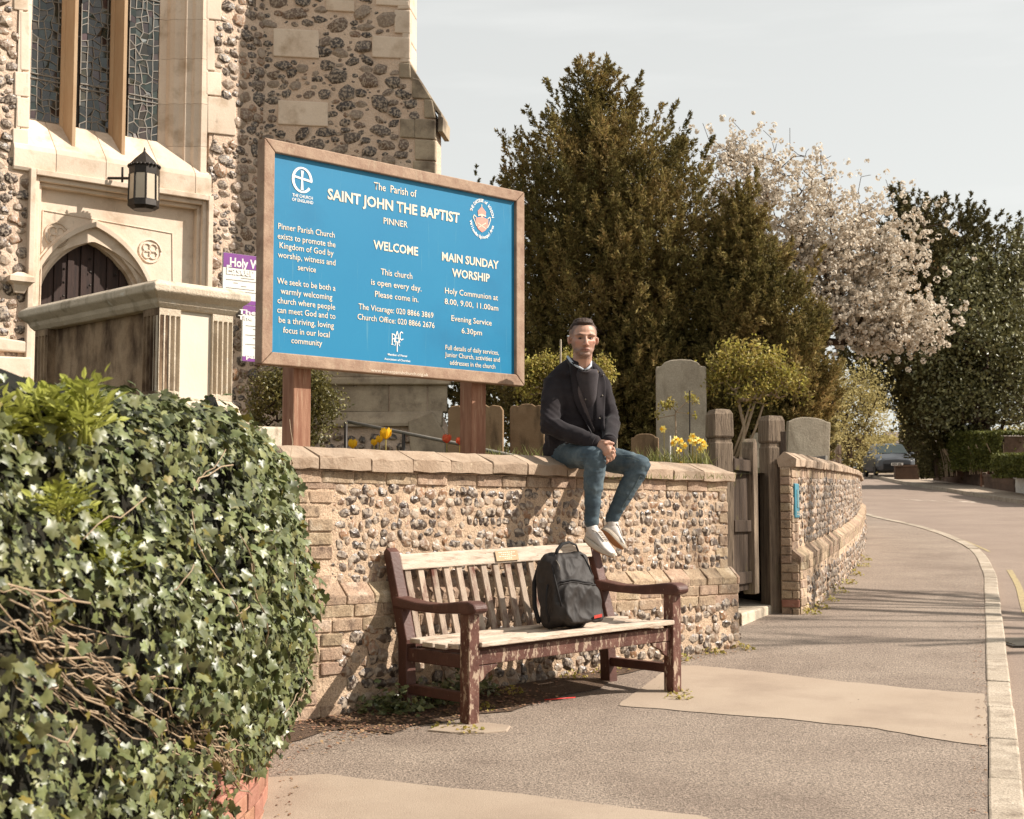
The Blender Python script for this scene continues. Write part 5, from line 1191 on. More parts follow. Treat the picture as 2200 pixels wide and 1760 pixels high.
# elder shoots with bright compound leaves standing out of the ivy
ELV = np.array([(0, -.5, 0), (.23, -.15, .04), (.19, .2, .03), (0, .6, -.08), (-.19, .2, .03), (-.23, -.15, .04)]); ELF = np.array([(0, 1, 2), (0, 2, 3), (0, 3, 4), (0, 4, 5)])
def elder(px, py, d, hgt, nst, label, spread=.12, s=.05):
    b = at(px, py, d); root = empty('elder_shoot', tuple(b), label, 'shrub'); mb = MB(); Pp = []; Xx = []; Yy = []; Zz = []
    for k in range(nst):
        o_ = Vector((rg.uniform(-spread, spread), rg.uniform(-spread, spread) * .6, 0)); h = hgt * rg.uniform(.6, 1.05); lean = Vector((rg.uniform(-.25, .25), rg.uniform(-.25, .1), 1)).normalized()
        pts = [b + o_ + lean * h * q / 4 - Vector((0, 0, .12)) for q in range(5)]; mb.tube(pts, [.006, .0055, .005, .004, .003], 5)
        for q in range(1, 7):
            base = b + o_ + lean * (h * q / 8) - Vector((0, 0, .12)); t0 = rg.uniform(0, 6.28)
            for sd in range(2):
                dr = Vector((math.cos(t0 + sd * 3.1), math.sin(t0 + sd * 3.1), rg.uniform(.1, 1.3))).normalized(); tip = base + dr * s * 2.0; mb.tube([base, tip], [.0022, .0016], 4)
                for lf in range(5):
                    f = (.45 + .55 * (lf // 2) / 2); side = Vector((-dr.y, dr.x, 0)).normalized() * (0 if lf == 4 else (1 if lf % 2 else -1)); dirn = (dr * .7 + side + Vector((0, 0, rg.uniform(-.2, .35)))).normalized()
                    c = base + dr * s * 2.4 * f + dirn * s * .5; nn = dirn.cross(dr if lf != 4 else Vector((.3, .5, .8))); nn = nn if nn.length > .05 else Vector((0, 0, 1)); nn = (nn.normalized() * (1 if nn.z > 0 else -1) + Vector((0, 0, .6))).normalized(); xx = dirn.cross(nn).normalized(); sc = s * rg.uniform(.8, 1.25)
                    Pp.append(c); Xx.append(xx * sc * 1.2); Yy.append(dirn * sc); Zz.append(xx.cross(dirn) * sc)
    mb.build('stems', M_['elder'], root, smooth=True); V, F = scatter(ELV, ELF, *[np.array([tuple(q) for q in L]) for L in (Xx, Yy, Zz, Pp)]); link('leaves', np_mesh('leaves', V, F, M_['elder']), root, kind='stuff')
elder(105, 852, 3.5, .15, 7, 'large bright green elder shoot rising above the ivy beside the chest tomb', .12, .034)
elder(8, 862, 3.4, .12, 6, 'bright green elder shoot on the ivy at the far left edge of the photo', .08, .034)
elder(262, 1155, 3.75, .08, 2, 'small bright elder sprig halfway down the face of the ivy', .05, .03)
elder(215, 1085, 3.8, .07, 2, 'smallest pale elder sprig just above the one halfway down the ivy', .05, .026)
elder(130, 1010, 3.3, .07, 2, 'tiny pale elder sprig under the large elder shoot', .04, .026)

# ================================================================== gate posts, gate, step
def post(pxc, yt, yb, d, sz, rot, label):
    c = at(pxc, yt, d); zt = c.z; gz = G(c.x, c.y); root = empty('gate_post', (c.x, c.y, gz), label, 'gate post', 'weathered oak gate posts')
    M = Matrix.Translation((c.x, c.y, 0)) @ Matrix.Rotation(rot, 4, 'Z'); h = sz / 2; ht = zt - gz
    def ring(z, k): return [M @ Vector((x * h * k, y * h * k, gz + z)) for x, y in ((-1, -1), (1, -1), (1, 1), (-1, 1))]
    MB().loft([ring(-.2, 1), ring(ht - .30, 1), ring(ht - .285, .9), ring(ht - .255, .9)]).build('shaft', M_['oak'], root, bevel=.008)
    # moulded cap with a worn top
    r0 = ring(ht - .255, .97); r1 = ring(ht - .235, 1.08); r2 = ring(ht - .05, 1.03); r3 = ring(ht - .005, .82)
    for i, q in enumerate(r3): q.z += rg.uniform(-.012, .012)
    for q in r2: q.z += rg.uniform(-.01, .01)
    MB().loft([r0, r1, r2, r3]).build('cap', M_['oak'], root, bevel=.008)
    for s_ in (1,):
        q = M @ Vector((h * 1.0, -h * .1, gz + ht - .42)); MB().sphere(q, (.010, .03, .06), M.to_3x3().to_4x4(), 10, 6).build('knot', M_['oak_dark'], root, smooth=True)
    return root
post(1545, 878, 0, 12.05, .17, R(18), 'grizzled oak gate post standing behind the end of the bench wall')
post(1657, 893, 0, 12.95, .17, R(22), 'grizzled oak gate post standing by the curved wall, seen to the ground')
# slim jamb boards against the pier and the wall end
for (pxc, yt, d, lab) in ((1682, 1010, 12.9, 'narrow dark oak strip between the full gate post and the brick pier'),):
    c = at(pxc, yt, d); gz = G(c.x, c.y); o = MB().hexa([Vector((c.x + x, c.y + y, z)) for z in (gz - .1, c.z + .35) for x, y in ((-.03, -.02), (.03, -.02), (.03, .1), (-.03, .1))]).build('jamb_strip', M_['oak_dark'], bevel=.004); tag(o, lab, 'post')
gate = empty('wooden_gate', tuple(at(1600, 1270, 12.3)), 'dark weathered plank gate standing half open between the two gate posts', 'gate')
gA, gB = at(1572, 1100, 12.1), at(1612, 1100, 12.62); gA.z = gB.z = 0; gu = (gB - gA).normalized(); gn = Vector((gu.y, -gu.x, 0)); gl = (gB - gA).length; gz0 = at(1608, 1276, 12.6).z; gz1 = at(1608, 985, 12.6).z
def gbox(a0, a1, w0, w1, z0, z1, name, m=M_['oak_dark'], bevel=.005): return MB().hexa([gA + gu * a + gn * w + Vector((0, 0, z)) for z in (z0, z1) for a, w in ((a0, w0), (a1, w0), (a1, w1), (a0, w1))]).build(name, m, gate, bevel=bevel)
k = 0; a = 0
while a < gl - .1: gbox(a + .003, min(a + .115, gl - .06), -.02, .0, gz0 + .04, gz1 - .03 * (k % 2), 'plank', bevel=0); a += .118; k += 1
gbox(0, gl - .06, 0, .03, gz1 - .12, gz1 - .02, 'rail'); gbox(0, gl - .06, 0, .03, gz0 + .1, gz0 + .2, 'rail'); gbox(0, gl - .06, 0, .03, (gz0 + gz1) / 2 - .05, (gz0 + gz1) / 2 + .05, 'rail')
# the closing stile with its rounded head
zs = at(1607, 942, 12.6).z; h = .055; M = Matrix.Translation(gB) @ Matrix.Rotation(math.atan2(gu.y, gu.x) , 4, 'Z')
prof = [(-h * 1.2, gz0), (h * 1.2, gz0), (h * 1.2, zs - .10), (h * .9, zs - .035), (0, zs), (-h * .9, zs - .035), (-h * 1.2, zs - .10), (-h * 1.3, zs - .16)]
MB().prism([M @ Vector((x, -h, z)) for x, z in prof], (M.to_3x3() @ Vector((0, 2 * h, 0)))).build('stile', M_['oak'], gate, bevel=.008)
MB().box((h * 1.3, -.0, (gz0 + zs) / 2 - .1), (.012, .03, .22), M).build('latch_plate', M_['metal_dark'], gate); MB().box((h * 1.3, 0, gz0 + .2), (.012, .03, .2), M).build('latch_plate', M_['metal_dark'], gate)
# stone step
sa, sb, sc_, sd = ground_at(1594, 1345), ground_at(1672, 1312), at(1672, 1288, 14.0), at(1594, 1288, 13.6)
stp = empty('stone_step', (sa.x, sa.y, sa.z), 'worn pale stone step at the foot of the wooden gate', 'step')
z1 = at(1594, 1318, sa.y).z
MB().hexa([Vector((p.x, p.y, G(p.x, p.y) - .1)) for p in (sa, sb, Vector((sb.x - .3, sb.y + 1.0, 0)), Vector((sa.x - .3, sa.y + 1.2, 0)))] + [Vector((sa.x, sa.y, z1)), Vector((sb.x, sb.y, z1 + .02)), Vector((sb.x - .3, sb.y + 1.0, z1 + .03)), Vector((sa.x - .3, sa.y + 1.2, z1 + .02))]).build('slab', M_['tomb'], stp, bevel=.015)
# bank retained behind the gate opening
bk = empty('garden_bank', tuple(at(1600, 1200, 14.4)), 'dark soil bank held back behind the wooden gate', 'bank')
MB().hexa([Vector((x, y, z)) for z in (-.2, 1.55) for x, y in ((1.2, 13.9), (2.75, 14.2), (2.75, 14.4), (1.2, 14.1))]).build('bank_face', M_['soil'], bk)

# ================================================================== bench
BU = Vector((.767, .641, 0)); BV = Vector((-.641, .767, 0)); B0 = ground_at(1002, 1560)
BV = Vector((-.655, .745, 0))
BM = Matrix(((BU.x, BV.x * 1.12, 0, B0.x), (BU.y, BV.y * 1.12, 0, B0.y), (SLOPE * BU.y, SLOPE * .2, 1, B0.z), (0, 0, 0, 1)))
BDEP = 1.14
bench = empty('bench', tuple(B0), 'slatted wooden park bench with peeling maroon paint in front of the flint wall', 'bench')
BL = 1.66
def bb_(x0, x1, y0, y1, z0, z1, name, material, bevel=.005, parent=bench):
    return MB().hexa([BM @ Vector((x, y, z)) for z in (z0, z1) for x, y in ((x0, y0), (x1, y0), (x1, y1), (x0, y1))]).build(name, material, parent, bevel=bevel)
def yprof(poly, x0, x1, name, material, bevel=.006, parent=bench):    # side profile (y, z) extruded along x
    return MB().prism([BM @ Vector((x0, y, z)) for y, z in poly], (BM.to_3x3() @ Vector((x1 - x0, 0, 0)))).build(name, material, parent, bevel=bevel)
def ybk(z): return .52 + max(0, z - .40) * .27        # line of the raked back
for x0 in (0, BL - .072):
    bb_(x0, x0 + .072, -.02, .052, -.02, .612, 'leg', M_['maroon_worn'])
    yprof([(.47, -.02), (.55, -.02), (ybk(.42) + .035, .42), (ybk(.93) + .03, .915), (ybk(.93) + .005, .94), (ybk(.93) - .03, .915), (ybk(.42) - .04, .42), (ybk(.3) - .03, .28)], x0, x0 + .07, 'leg', M_['maroon'])
    bb_(x0 + .014, x0 + .056, .05, .49, .115, .17, 'stretcher', M_['maroon'])
    bb_(x0 + .012, x0 + .06, .05, .50, .30, .375, 'side_rail', M_['maroon'])
    # shaped arm with a scrolled end
    top = [(.60, .668), (.52, .655), (.40, .640), (.28, .638), (.16, .650), (.06, .664), (-.02, .668), (-.06, .655), (-.075, .63), (-.065, .605), (-.03, .594)]
    bot = [(.06, .596), (.20, .586), (.40, .588), (.60, .600)]
    yprof(top + bot, x0 - .012, x0 + .086, 'armrest', M_['maroon'], .012)
bb_(.072, BL - .072, .0, .028, .315, .395, 'front_rail', M_['maroon_worn'])
bb_(.072, BL - .072, .46, .488, .31, .38, 'back_rail', M_['maroon'])
for x0, s_ in ((.074, 1), (BL - .074, -1)):
    MB().prism([BM @ Vector((x0 + s_ * x, .004, z)) for x, z in ((0, .312), (.15, .312), (.14, .295), (.07, .262), (.05, .235), (.0, .215))], BM.to_3x3() @ Vector((0, .022, 0))).build('bracket', M_['maroon_worn'], bench, bevel=.003)
for k in range(5):
    y0 = -.035 + k * .103; dz = (.018, .004, -.006, -.004, .008)[k]
    bb_(.0 + (.074 if k == 0 else .004), BL - (.074 if k == 0 else .004), y0, y0 + .086, .398 + dz, .425 + dz, 'seat_slat', M_['bare'], .005)
def back_piece(x0, x1, z0, z1, t, name, material, off=0, bevel=.004, zt0=None):
    q = [Vector((x, ybk(z) - t / 2 + off + dy, z)) for z in (z0, z1) for x, dy in ((x0, 0), (x1, 0), (x1, t), (x0, t))]
    return MB().hexa([BM @ v for v in q]).build(name, material, bench, bevel=bevel)
back_piece(.07, BL - .07, .808, .898, .036, 'top_rail', M_['bare'], -.005, .008)
back_piece(.07, BL - .07, .365, .40, .030, 'bottom_rail', M_['maroon'])
ns = 16
for k in range(ns):
    x = .07 + (BL - .14) * (k + .5) / ns; back_piece(x - .021, x + .021, .400, .808, .018, 'back_slat', M_['slat_worn'], 0, .003)
bq = [Vector((x, ybk(z) - .026 - .003, z)) for z in (.826, .882) for x in (.80, .955)]
plq = MB().hexa([BM @ Vector((x, ybk(z) - .029 + dy, z)) for z in (.822, .884) for x, dy in ((.775, -.003), (.955, -.003), (.955, .0), (.775, .0))]).build('plaque', M_['brass'], bench, bevel=.001)
for k, (a, b) in enumerate(((.80, .93), (.82, .91), (.80, .93), (.84, .89))):
    z = .872 - k * .012; mb = MB(); x = a
    while x < b: w_ = rg.uniform(.006, .016); mb.hexa([BM @ Vector((xx, ybk(zz) - .033 + dy, zz)) for zz in (z - .002, z + .003) for xx, dy in ((x, 0), (x + w_, 0), (x + w_, .001), (x, .001))]); x += w_ + .005
    mb.build('plaque_text', M_['letter'], plq, kind='stuff')
# paving slab and red straw beneath
p = ground_at(1000, 1572); o = MB().prism([Vector((p.x + x, p.y + y, G(p.x + x, p.y + y) - .03)) for x, y in ((-.2, .0), (-.08, -.05), (.1, -.06), (.22, -.01), (.24, .12), (.12, .2), (-.12, .2))], (0, 0, .040)).build('paving_slab', M_['asphalt_smooth'], bevel=.006); tag(o, 'small rough slab under the front foot of the bench', 'slab')
a_, b_ = ground_at(1170, 1508), ground_at(1236, 1503); o = MB().tube([Vector((a_.x, a_.y, a_.z + .012)), Vector((b_.x, b_.y, b_.z + .012))], .0035, 8).build('drinking_straw', plain('red_plastic', (206, 50, 44), .4, k=.8), smooth=True); tag(o, 'red plastic straw lying on the ground under the bench', 'straw')
# ================================================================== gravestones and small churchyard things
def stone(px0, px1, yt, d, shape, material, label, t=.09, tilt=0.0, rot=.0, name='gravestone'):
    a, b = at(px0, yt, d), at(px1, yt, d); w = (b - a).length; zt = a.z; gz = YZ(a.x, a.y) - .25; c = (a + b) / 2
    if shape == 'round': top = [(-1, -.55), (-.98, -.42), (-.80, -.40), (-.66, -.18), (-.4, -.04), (0, 0), (.4, -.04), (.66, -.18), (.80, -.40), (.98, -.42), (1, -.55)]
    elif shape == 'shoulder': top = [(-1, -.34), (-.88, -.30), (-.66, -.12), (-.36, -.02), (0, 0), (.36, -.02), (.66, -.12), (.80, -.22), (1, -.26)]
    else: top = [(-1, -.40), (-.9, -.18), (-.62, -.12), (-.5, -.22), (-.3, -.04), (0, .0), (.3, -.04), (.5, -.22), (.62, -.12), (.9, -.18), (1, -.40)]
    hw = w / 2; M = Matrix.Translation((c.x, c.y, gz)) @ Matrix.Rotation(rot, 4, 'Z') @ Matrix.Rotation(tilt, 4, 'Y')
    P = [(-hw, 0), (hw, 0)] + [(x * hw, zt - gz + y * hw * .7) for x, y in top[::-1]]
    root = MB().prism([M @ Vector((x, -t / 2, z)) for x, z in P], M.to_3x3() @ Vector((0, t, 0))).build(name, material, bevel=.008)
    return tag(root, label, 'gravestone')
stone(1409, 1516, 773, 14.2, 'round', M_['grave_grey'], 'tall pale grey gravestone with rounded top behind the daffodils', rot=R(-4))
stone(1356, 1415, 932, 13.6, 'round', M_['grave_brown'], 'tiny rounded gravestone low beside the tall grey one', t=.07, rot=R(-8))
stone(1683, 1776, 897, 17.5, 'shoulder', M_['grave_grey'], 'broad leaning grey gravestone above the curved wall', tilt=R(3), rot=R(6))
stone(963, 1082, 866, 14.6, 'twin', M_['grave_brown'], 'twin topped brown gravestone seen beside the right sign post', rot=R(-6))
stone(1096, 1170, 868, 14.8, 'twin', M_['grave_brown'], 'brown lichened gravestone partly behind the seated man', rot=R(-6))
stone(1285, 1326, 872, 16.5, 'round', M_['grave_grey'], 'dim grey gravestone just behind the seated man arm', rot=R(-6))
stone(1612, 1650, 930, 18.0, 'round', M_['grave_grey'], 'pale gravestone glimpsed between the two oak gate posts', rot=R(4))
# handrail with two uprights
rail = empty('handrail', tuple(at(742, 965, 12.4)), 'thin sloping metal handrail on dark uprights behind the flint wall', 'handrail')
p = [at(746, 906, 12.4), at(994, 955.5, 12.2), at(1041, 966.6, 12.15), at(1140, 986, 12.1)]
MB().tube(p, .015, 8).build('rail', M_['lead'], rail, smooth=True)
for x, y in ((743, 906), (867, 931), (1180, 992)):
    a = at(x, y, 12.3); MB().tube([a, Vector((a.x, a.y, a.z - .8))], .016, 8).build('upright', M_['metal_dark'], rail, smooth=True)
# information panel and fence stub by the curved wall
ip = empty('information_panel', tuple(at(1755, 998, 15.6)), 'slanted grey framed information panel behind the curved wall', 'panel')
a, b, c, d = at(1733, 1000, 15.5), at(1773, 1000, 15.5), at(1775, 981, 15.75), at(1740, 984, 15.75)
for p, q in ((a, b), (b, c), (c, d), (d, a)): MB().tube([p, q], .014, 6).build('panel_frame', M_['metal_grey'], ip)
n_ = (b - a).cross(d - a).normalized() * .01; MB().prism([a, b, c, d], n_).build('panel_face', M_['metal_dark'], ip)
for p in (a, b): MB().tube([p, Vector((p.x, p.y, p.z - .8))], .02, 6).build('upright', M_['metal_grey'], ip)
fe = empty('wooden_fence', tuple(at(1790, 990, 26)), 'short run of pale upright fence boards beyond the leaning gravestone', 'fence')
for k in range(6):
    x = 1772 + k * 6; a, b = at(x, 955 + (k % 2), 26), at(x + 5.2, 955, 26); MB().hexa([Vector((q.x, q.y + dy, z)) for z in (a.z - 1.0, a.z) for q, dy in ((a, 0), (b, 0), (b, .03), (a, .03))]).build('board', M_['slat_worn'], fe)
def stake(px, y0, y1, d, m, label, r=.009):
    a, b = at(px, y0, d), at(px, y1, d); o = MB().tube([b, a], r, 8, round_ends=True).build('stake', m, smooth=True); tag(o, label, 'stake')
stake(1204.5, 731, 900, 12.4, M_['grave_grey'], 'pale slim stake standing up behind the seated man shoulder', .0085)
stake(1440, 938, 1002, 11.4, M_['paper'], 'short white stake among the daffodils', .006)
stake(1482, 840, 1000, 12.2, M_['metal_dark'], 'thin brown cane in front of the tall gravestone', .006)

# ================================================================== flowers on the bank behind the wall
def tulip(px, py, d, size, material, label, lean=0):
    c = at(px, py, d); root = empty('tulip', (c.x, c.y, YZ(c.x, c.y)), label, 'tulip'); r = size / 2
    mb = MB(); base = c - Vector((0, 0, r * .9))
    for k in range(6):
        t = 2 * math.pi * k / 6 + .3; w = .62 * r; o = Vector((math.cos(t), math.sin(t), 0)); s_ = Vector((-o.y, o.x, 0)); inn = .82 if k % 2 else 1.0
        P = [[base + o * r * .15 * inn - s_ * w * .2, base + o * r * .15 * inn + s_ * w * .2], [base + o * r * .75 * inn - s_ * w + Vector((0, 0, r * .6)), base + o * r * .75 * inn + s_ * w + Vector((0, 0, r * .6))],
             [base + o * r * .85 * inn - s_ * w * .85 + Vector((0, 0, r * 1.3)), base + o * r * .85 * inn + s_ * w * .85 + Vector((0, 0, r * 1.3))], [base + o * r * .9 * inn + Vector((0, 0, r * 1.95)), base + o * r * .9 * inn + Vector((0, 0, r * 1.95))]]
        v = [q for row in P for q in row]; mb.add(v, [(0, 1, 3, 2), (2, 3, 5, 4), (4, 5, 6)])
    mb.build('petals', material, root, smooth=True)
    MB().tube([Vector((c.x + lean, c.y, c.z - .34)), Vector((c.x + lean * .4, c.y, c.z - .16)), base], .004, 6).build('stem', M_['spring_leaf'], root, smooth=True)
    for s_ in (-1, 1):
        b = Vector((c.x + lean, c.y, c.z - .33)); v = [b, b + Vector((s_ * .03, -.01, .08)), b + Vector((s_ * .035, .0, .14)), b + Vector((s_ * .075, 0, .24)), b + Vector((s_ * .012, .01, .14)), b + Vector((0, .01, .08))]
        MB().add(v, [(0, 1, 5), (1, 2, 4, 5), (2, 3, 4)]).build('leaf', M_['spring_leaf'], root)
tulip(758, 954, 9.25, .064, M_['petal_yellow'], 'lone yellow tulip at the left end of the row by the sign post')
tulip(829, 932, 9.15, .080, M_['petal_yellow'], 'largest and tallest yellow tulip wide open')
tulip(804, 951, 9.25, .046, M_['petal_yellow'], 'small closed yellow tulip left of the tallest one')
tulip(815, 944, 9.3, .050, M_['petal_yellow'], 'yellow tulip tucked behind the tallest one')
tulip(960, 943, 9.5, .064, M_['petal_red'], 'red and orange tulip with open cup, left one of the red pair')
tulip(988, 948, 9.6, .056, M_['petal_red'], 'narrow red tulip touching the right sign post')
dafw = [(1446, 952), (1452, 944), (1462, 948), (1458, 968), (1484, 947), (1492, 951), (1500, 946), (1509, 950), (1514, 958), (1505, 966), (1463, 997), (1424, 922), (1488, 938), (1470, 958)]
DLAB = ['daffodil at the left edge of the clump by the white stake', 'upper daffodil just right of the white stake', 'daffodil third from the left in the upper row of the clump', 'daffodil hanging low under the left end of the clump', 'daffodil at the left end of the right half of the clump', 'daffodil fifth from the right in the upper row',
 'daffodil on top of the right half of the clump', 'daffodil second from the right in the clump', 'rightmost daffodil of the clump, nearest the oak gate post', 'daffodil drooping below the right half of the clump', 'lowest daffodil, touching the coping of the bench wall', 'lone pale daffodil high at the left, away from the clump', 'highest daffodil in the middle of the clump', 'daffodil low in the middle of the clump']
daf = []
for i, (x, y) in enumerate(dafw):
    c = at(x, y, 11.3 + rnd.uniform(-.2, .3)); s_ = .034
    if i == 0:
        root0 = empty('daffodil', (0, 0, 0), DLAB[0], 'daffodil', 'daffodils in front of the tall gravestone')
        mb = MB()
        for k in range(6):
            t = 2 * math.pi * k / 6; u_, v_ = Vector((math.cos(t), 0, math.sin(t))), Vector((-math.sin(t), 0, math.cos(t))); mb.add([Vector(), u_ * s_ * .6 + v_ * s_ * .35, u_ * s_ + Vector((0, .006, 0)), u_ * s_ * .6 - v_ * s_ * .35], [(0, 1, 2, 3)])
        mb.build('petals', plain('daffodil_petal', (246, 222, 120), .5, k=.85, transl=.3), root0)
        mb = MB(); mb.loft([[Vector((r_ * math.cos(2 * math.pi * k / 8), y_, r_ * math.sin(2 * math.pi * k / 8))) for k in range(8)] for r_, y_ in ((.007, 0), (.009, -.014), (.014, -.024))]); mb.build('trumpet', M_['petal_yellow'], root0)
        MB().tube([Vector((0, .004, 0)), Vector((0, .02, -.02)), Vector((0, .02, -.3))], .0028, 5).build('stem', M_['spring_leaf'], root0)
        root0.location = c; root0.rotation_euler.z = rnd.uniform(-.9, .9); daf.append(root0)
    else: daf.append(copy_tree(root0, c, rnd.uniform(-1.2, 1.2), DLAB[i]))
def blades(name, centres, n, rad, h, material, label, zf, lean=.35):
    c = np.array([centres[i % len(centres)] for i in range(n)]); P = np.zeros((n, 3)); P[:, :2] = c + npr.normal(0, rad, (n, 2)); P[:, 2] = [zf(x, y) for x, y in P[:, :2]]
    up = unit(np.array([[0, 0, 1.]]) + npr.normal(0, lean, (n, 3))); L = (npr.uniform(.5, 1.1, n) * h)[:, None]; sd = unit(np.cross(up, npr.normal(0, 1, (n, 3)))); out = unit(npr.normal(0, 1, (n, 3)) * np.array([1, 1, 0]))
    w = .0045 * (h / .2) ** .5; v = np.stack([P - sd * w, P + sd * w, P + up * L * .5 + sd * w * .8 + out * L * .06, P + up * L * .5 - sd * w * .8 + out * L * .06, P + up * L + out * L * .3], 1)
    k = np.arange(n)[:, None] * 5; F = np.concatenate([k + np.array([[0, 1, 2]]), k + np.array([[0, 2, 3]]), k + np.array([[3, 2, 4]])]); o = link(name, np_mesh(name, v.reshape(-1, 3), F, material)); tag(o, label, 'grass', None, 'stuff')
cs = [tuple(at(x, 990, d)[:2]) for x, d in ((1055, 10.4), (1070, 10.5), (1090, 10.6), (1140, 10.8), (1155, 10.7), (1385, 11.2), (1400, 11.3), (1415, 11.2), (1435, 11.3), (1455, 11.3), (1475, 11.4), (1495, 11.4), (1510, 11.4))]
blades('grass_tufts', cs, 420, .05, .19, M_['grass_blade'], 'tufts of grass and bulb leaves behind the coping', lambda x, y: YZ(x, y) + .06)
blades('grass_tufts', [tuple(at(x, 990, d)[:2]) for x in range(660, 1560, 18) for d in (9.8, 10.6)], 700, .10, .05, M_['grass_blade'], 'short rough grass along the top of the churchyard bank', YZ)

# ================================================================== trees
KV = np.array([(0, -.5, 0), (.16, 0, .05), (0, .55, -.04), (-.16, 0, .05)]); KF = np.array([(0, 1, 2, 3)])
LEAFV = np.array([(0, -.5, 0), (.3, 0, .06), (0, .55, 0), (-.3, 0, .06)]); LEAFF = np.array([(0, 1, 2, 3)])
def sprigs(P, D, size, mat_, name, parent, shape=(KV, KF), kind='stuff', spread=.35):
    n = len(P); Y = unit(D + npr.normal(0, spread, (n, 3))); A = npr.normal(0, 1, (n, 3)); X = unit(np.cross(Y, A)); Z = np.cross(X, Y); s_ = size[:, None]
    V, F = scatter(shape[0], shape[1], X * s_, Y * s_, Z * s_, P); return link(name, np_mesh(name, V, F, mat_), parent, kind=kind)
def yew(base, rows, d, nplume, nper, label, material, extra_tips=(), trunk_px=None, sprig=(.06, .13), depth_k=.75, plume_len=(.7, 1.5), prad=(.16, .30), fill=.25, seed=1, cat='tree', name='yew_tree', dz=0):
    rg = np.random.default_rng(seed); kpx = d / FPX
    rows = sorted(rows); ys = np.array([r_[0] for r_ in rows], float); xl = np.array([r_[1] for r_ in rows], float); xr = np.array([r_[2] for r_ in rows], float)
    root = empty(name, tuple(base), label, cat)
    ztop, zbot = at(1100, ys[0], d).z, at(1100, ys[-1], d).z
    wts = (xr - xl); yy = rg.choice(np.linspace(ys[0], ys[-1], 200), nplume, p=(lambda w: w / w.sum())(np.interp(np.linspace(ys[0], ys[-1], 200), ys, wts) + 20))
    c = (np.interp(yy, ys, xl) + np.interp(yy, ys, xr)) / 2; hw = (np.interp(yy, ys, xr) - np.interp(yy, ys, xl)) / 2
    ph = rg.uniform(0, 2 * np.pi, nplume); front = rg.random(nplume) < .62; ph = np.where(front & (np.sin(ph) > 0), -ph, ph)
    f = np.sqrt(rg.uniform(.6, 1.0, nplume)); inner = rg.random(nplume) < fill; f = np.where(inner, rg.uniform(.1, .7, nplume), f)
    X = (c - 1100 + hw * (f * 1.02) * np.cos(ph)) * kpx; Y = d + hw * kpx * depth_k * f * np.sin(ph); Zt = np.array([at(1100, q, d).z for q in yy])
    # spread in x a bit for perspective
    X = X * (Y / d) ** 0
    dirs = unit(np.stack([np.cos(ph) * .62 * f, np.sin(ph) * .62 * f, np.full(nplume, 1.0)], 1) + rg.normal(0, .10, (nplume, 3))); L = rg.uniform(*plume_len, nplume); tips = np.stack([X, Y, Zt], 1); rad = rg.uniform(*prad, nplume)
    for (tx, ty, lx, l_, r_) in extra_tips:
        t = np.array(at(tx, ty, d + rg.uniform(-.3, .3))); dd = unit(np.array([lx, rg.uniform(-.1, .1), 1.0])); tips = np.vstack([tips, t]); dirs = np.vstack([dirs, dd]); L = np.append(L, l_); rad = np.append(rad, r_)
    n = len(tips); ntf = max(6, int(nper / 26)); k = 26      # tufts up each plume, needles-sprays in each tuft
    tt = (np.arange(ntf)[None] + rg.random((n, ntf))) / ntf; tt = tt ** 1.25; ang = np.arange(ntf)[None] * 2.4 + rg.uniform(0, 6.28, (n, 1)) + rg.normal(0, .5, (n, ntf))
    rr = rad[:, None] * (.02 + 1.0 * tt ** .9) * rg.uniform(.55, 1.05, (n, ntf))
    A = unit(np.cross(dirs, np.array([[.3, .9, .1]]))); Bv = np.cross(dirs, A)
    axis = tips[:, None] - dirs[:, None] * (tt * L[:, None])[..., None]; side = A[:, None] * np.cos(ang)[..., None] + Bv[:, None] * np.sin(ang)[..., None]
    TC = (axis + side * (rr * .62)[..., None]).reshape(-1, 3); TD = unit((side * (.25 + .75 * tt)[..., None] + dirs[:, None] * (1.15 - .45 * tt)[..., None] + np.array([0, 0, -.05])).reshape(-1, 3) + rg.normal(0, .15, (n * ntf, 3)))
    TL = (rg.uniform(.8, 1.2, n * ntf) * np.repeat(rad, ntf) * .9 * (.62 + .38 * tt.ravel()))
    u_ = rg.random((len(TC), k)) ** .75; v_ = rg.normal(0, 1, (len(TC), k, 3)); v_ /= np.linalg.norm(v_, axis=2, keepdims=True); wd = (TL[:, None] * .30 * np.sin(np.pi * np.clip(u_ * .9 + .08, 0, 1)) * np.sqrt(rg.random((len(TC), k))))[..., None]
    P = (TC[:, None] + TD[:, None] * (u_ * TL[:, None])[..., None] + v_ * wd).reshape(-1, 3); D = (TD[:, None] * .8 + v_ * .6 + np.array([0, 0, -.15])).reshape(-1, 3)
    sprigs(P, D, rg.uniform(*sprig, len(P)), material, 'crown', root)
    # trunk and a few limbs
    b = Vector(base); top = Vector(((c.mean() - 1100) * kpx, d, zbot + (ztop - zbot) * .6)); mb = MB(); mb.tube([b - Vector((0, 0, .3)), b.lerp(top, .3) + Vector((.05, 0, 0)), b.lerp(top, .7), top], [.26, .2, .12, .05], 9)
    for k in range(14):
        s0 = b.lerp(top, rg.uniform(.15, .9)); q = tips[rg.integers(0, nplume)]; mb.tube([s0, s0.lerp(Vector(q), .5) - Vector((0, 0, .1)), Vector(q) - Vector((0, 0, .6))], [.06, .04, .015], 5)
    mb.build('trunk', M_['bark'], root, smooth=True)
    return root
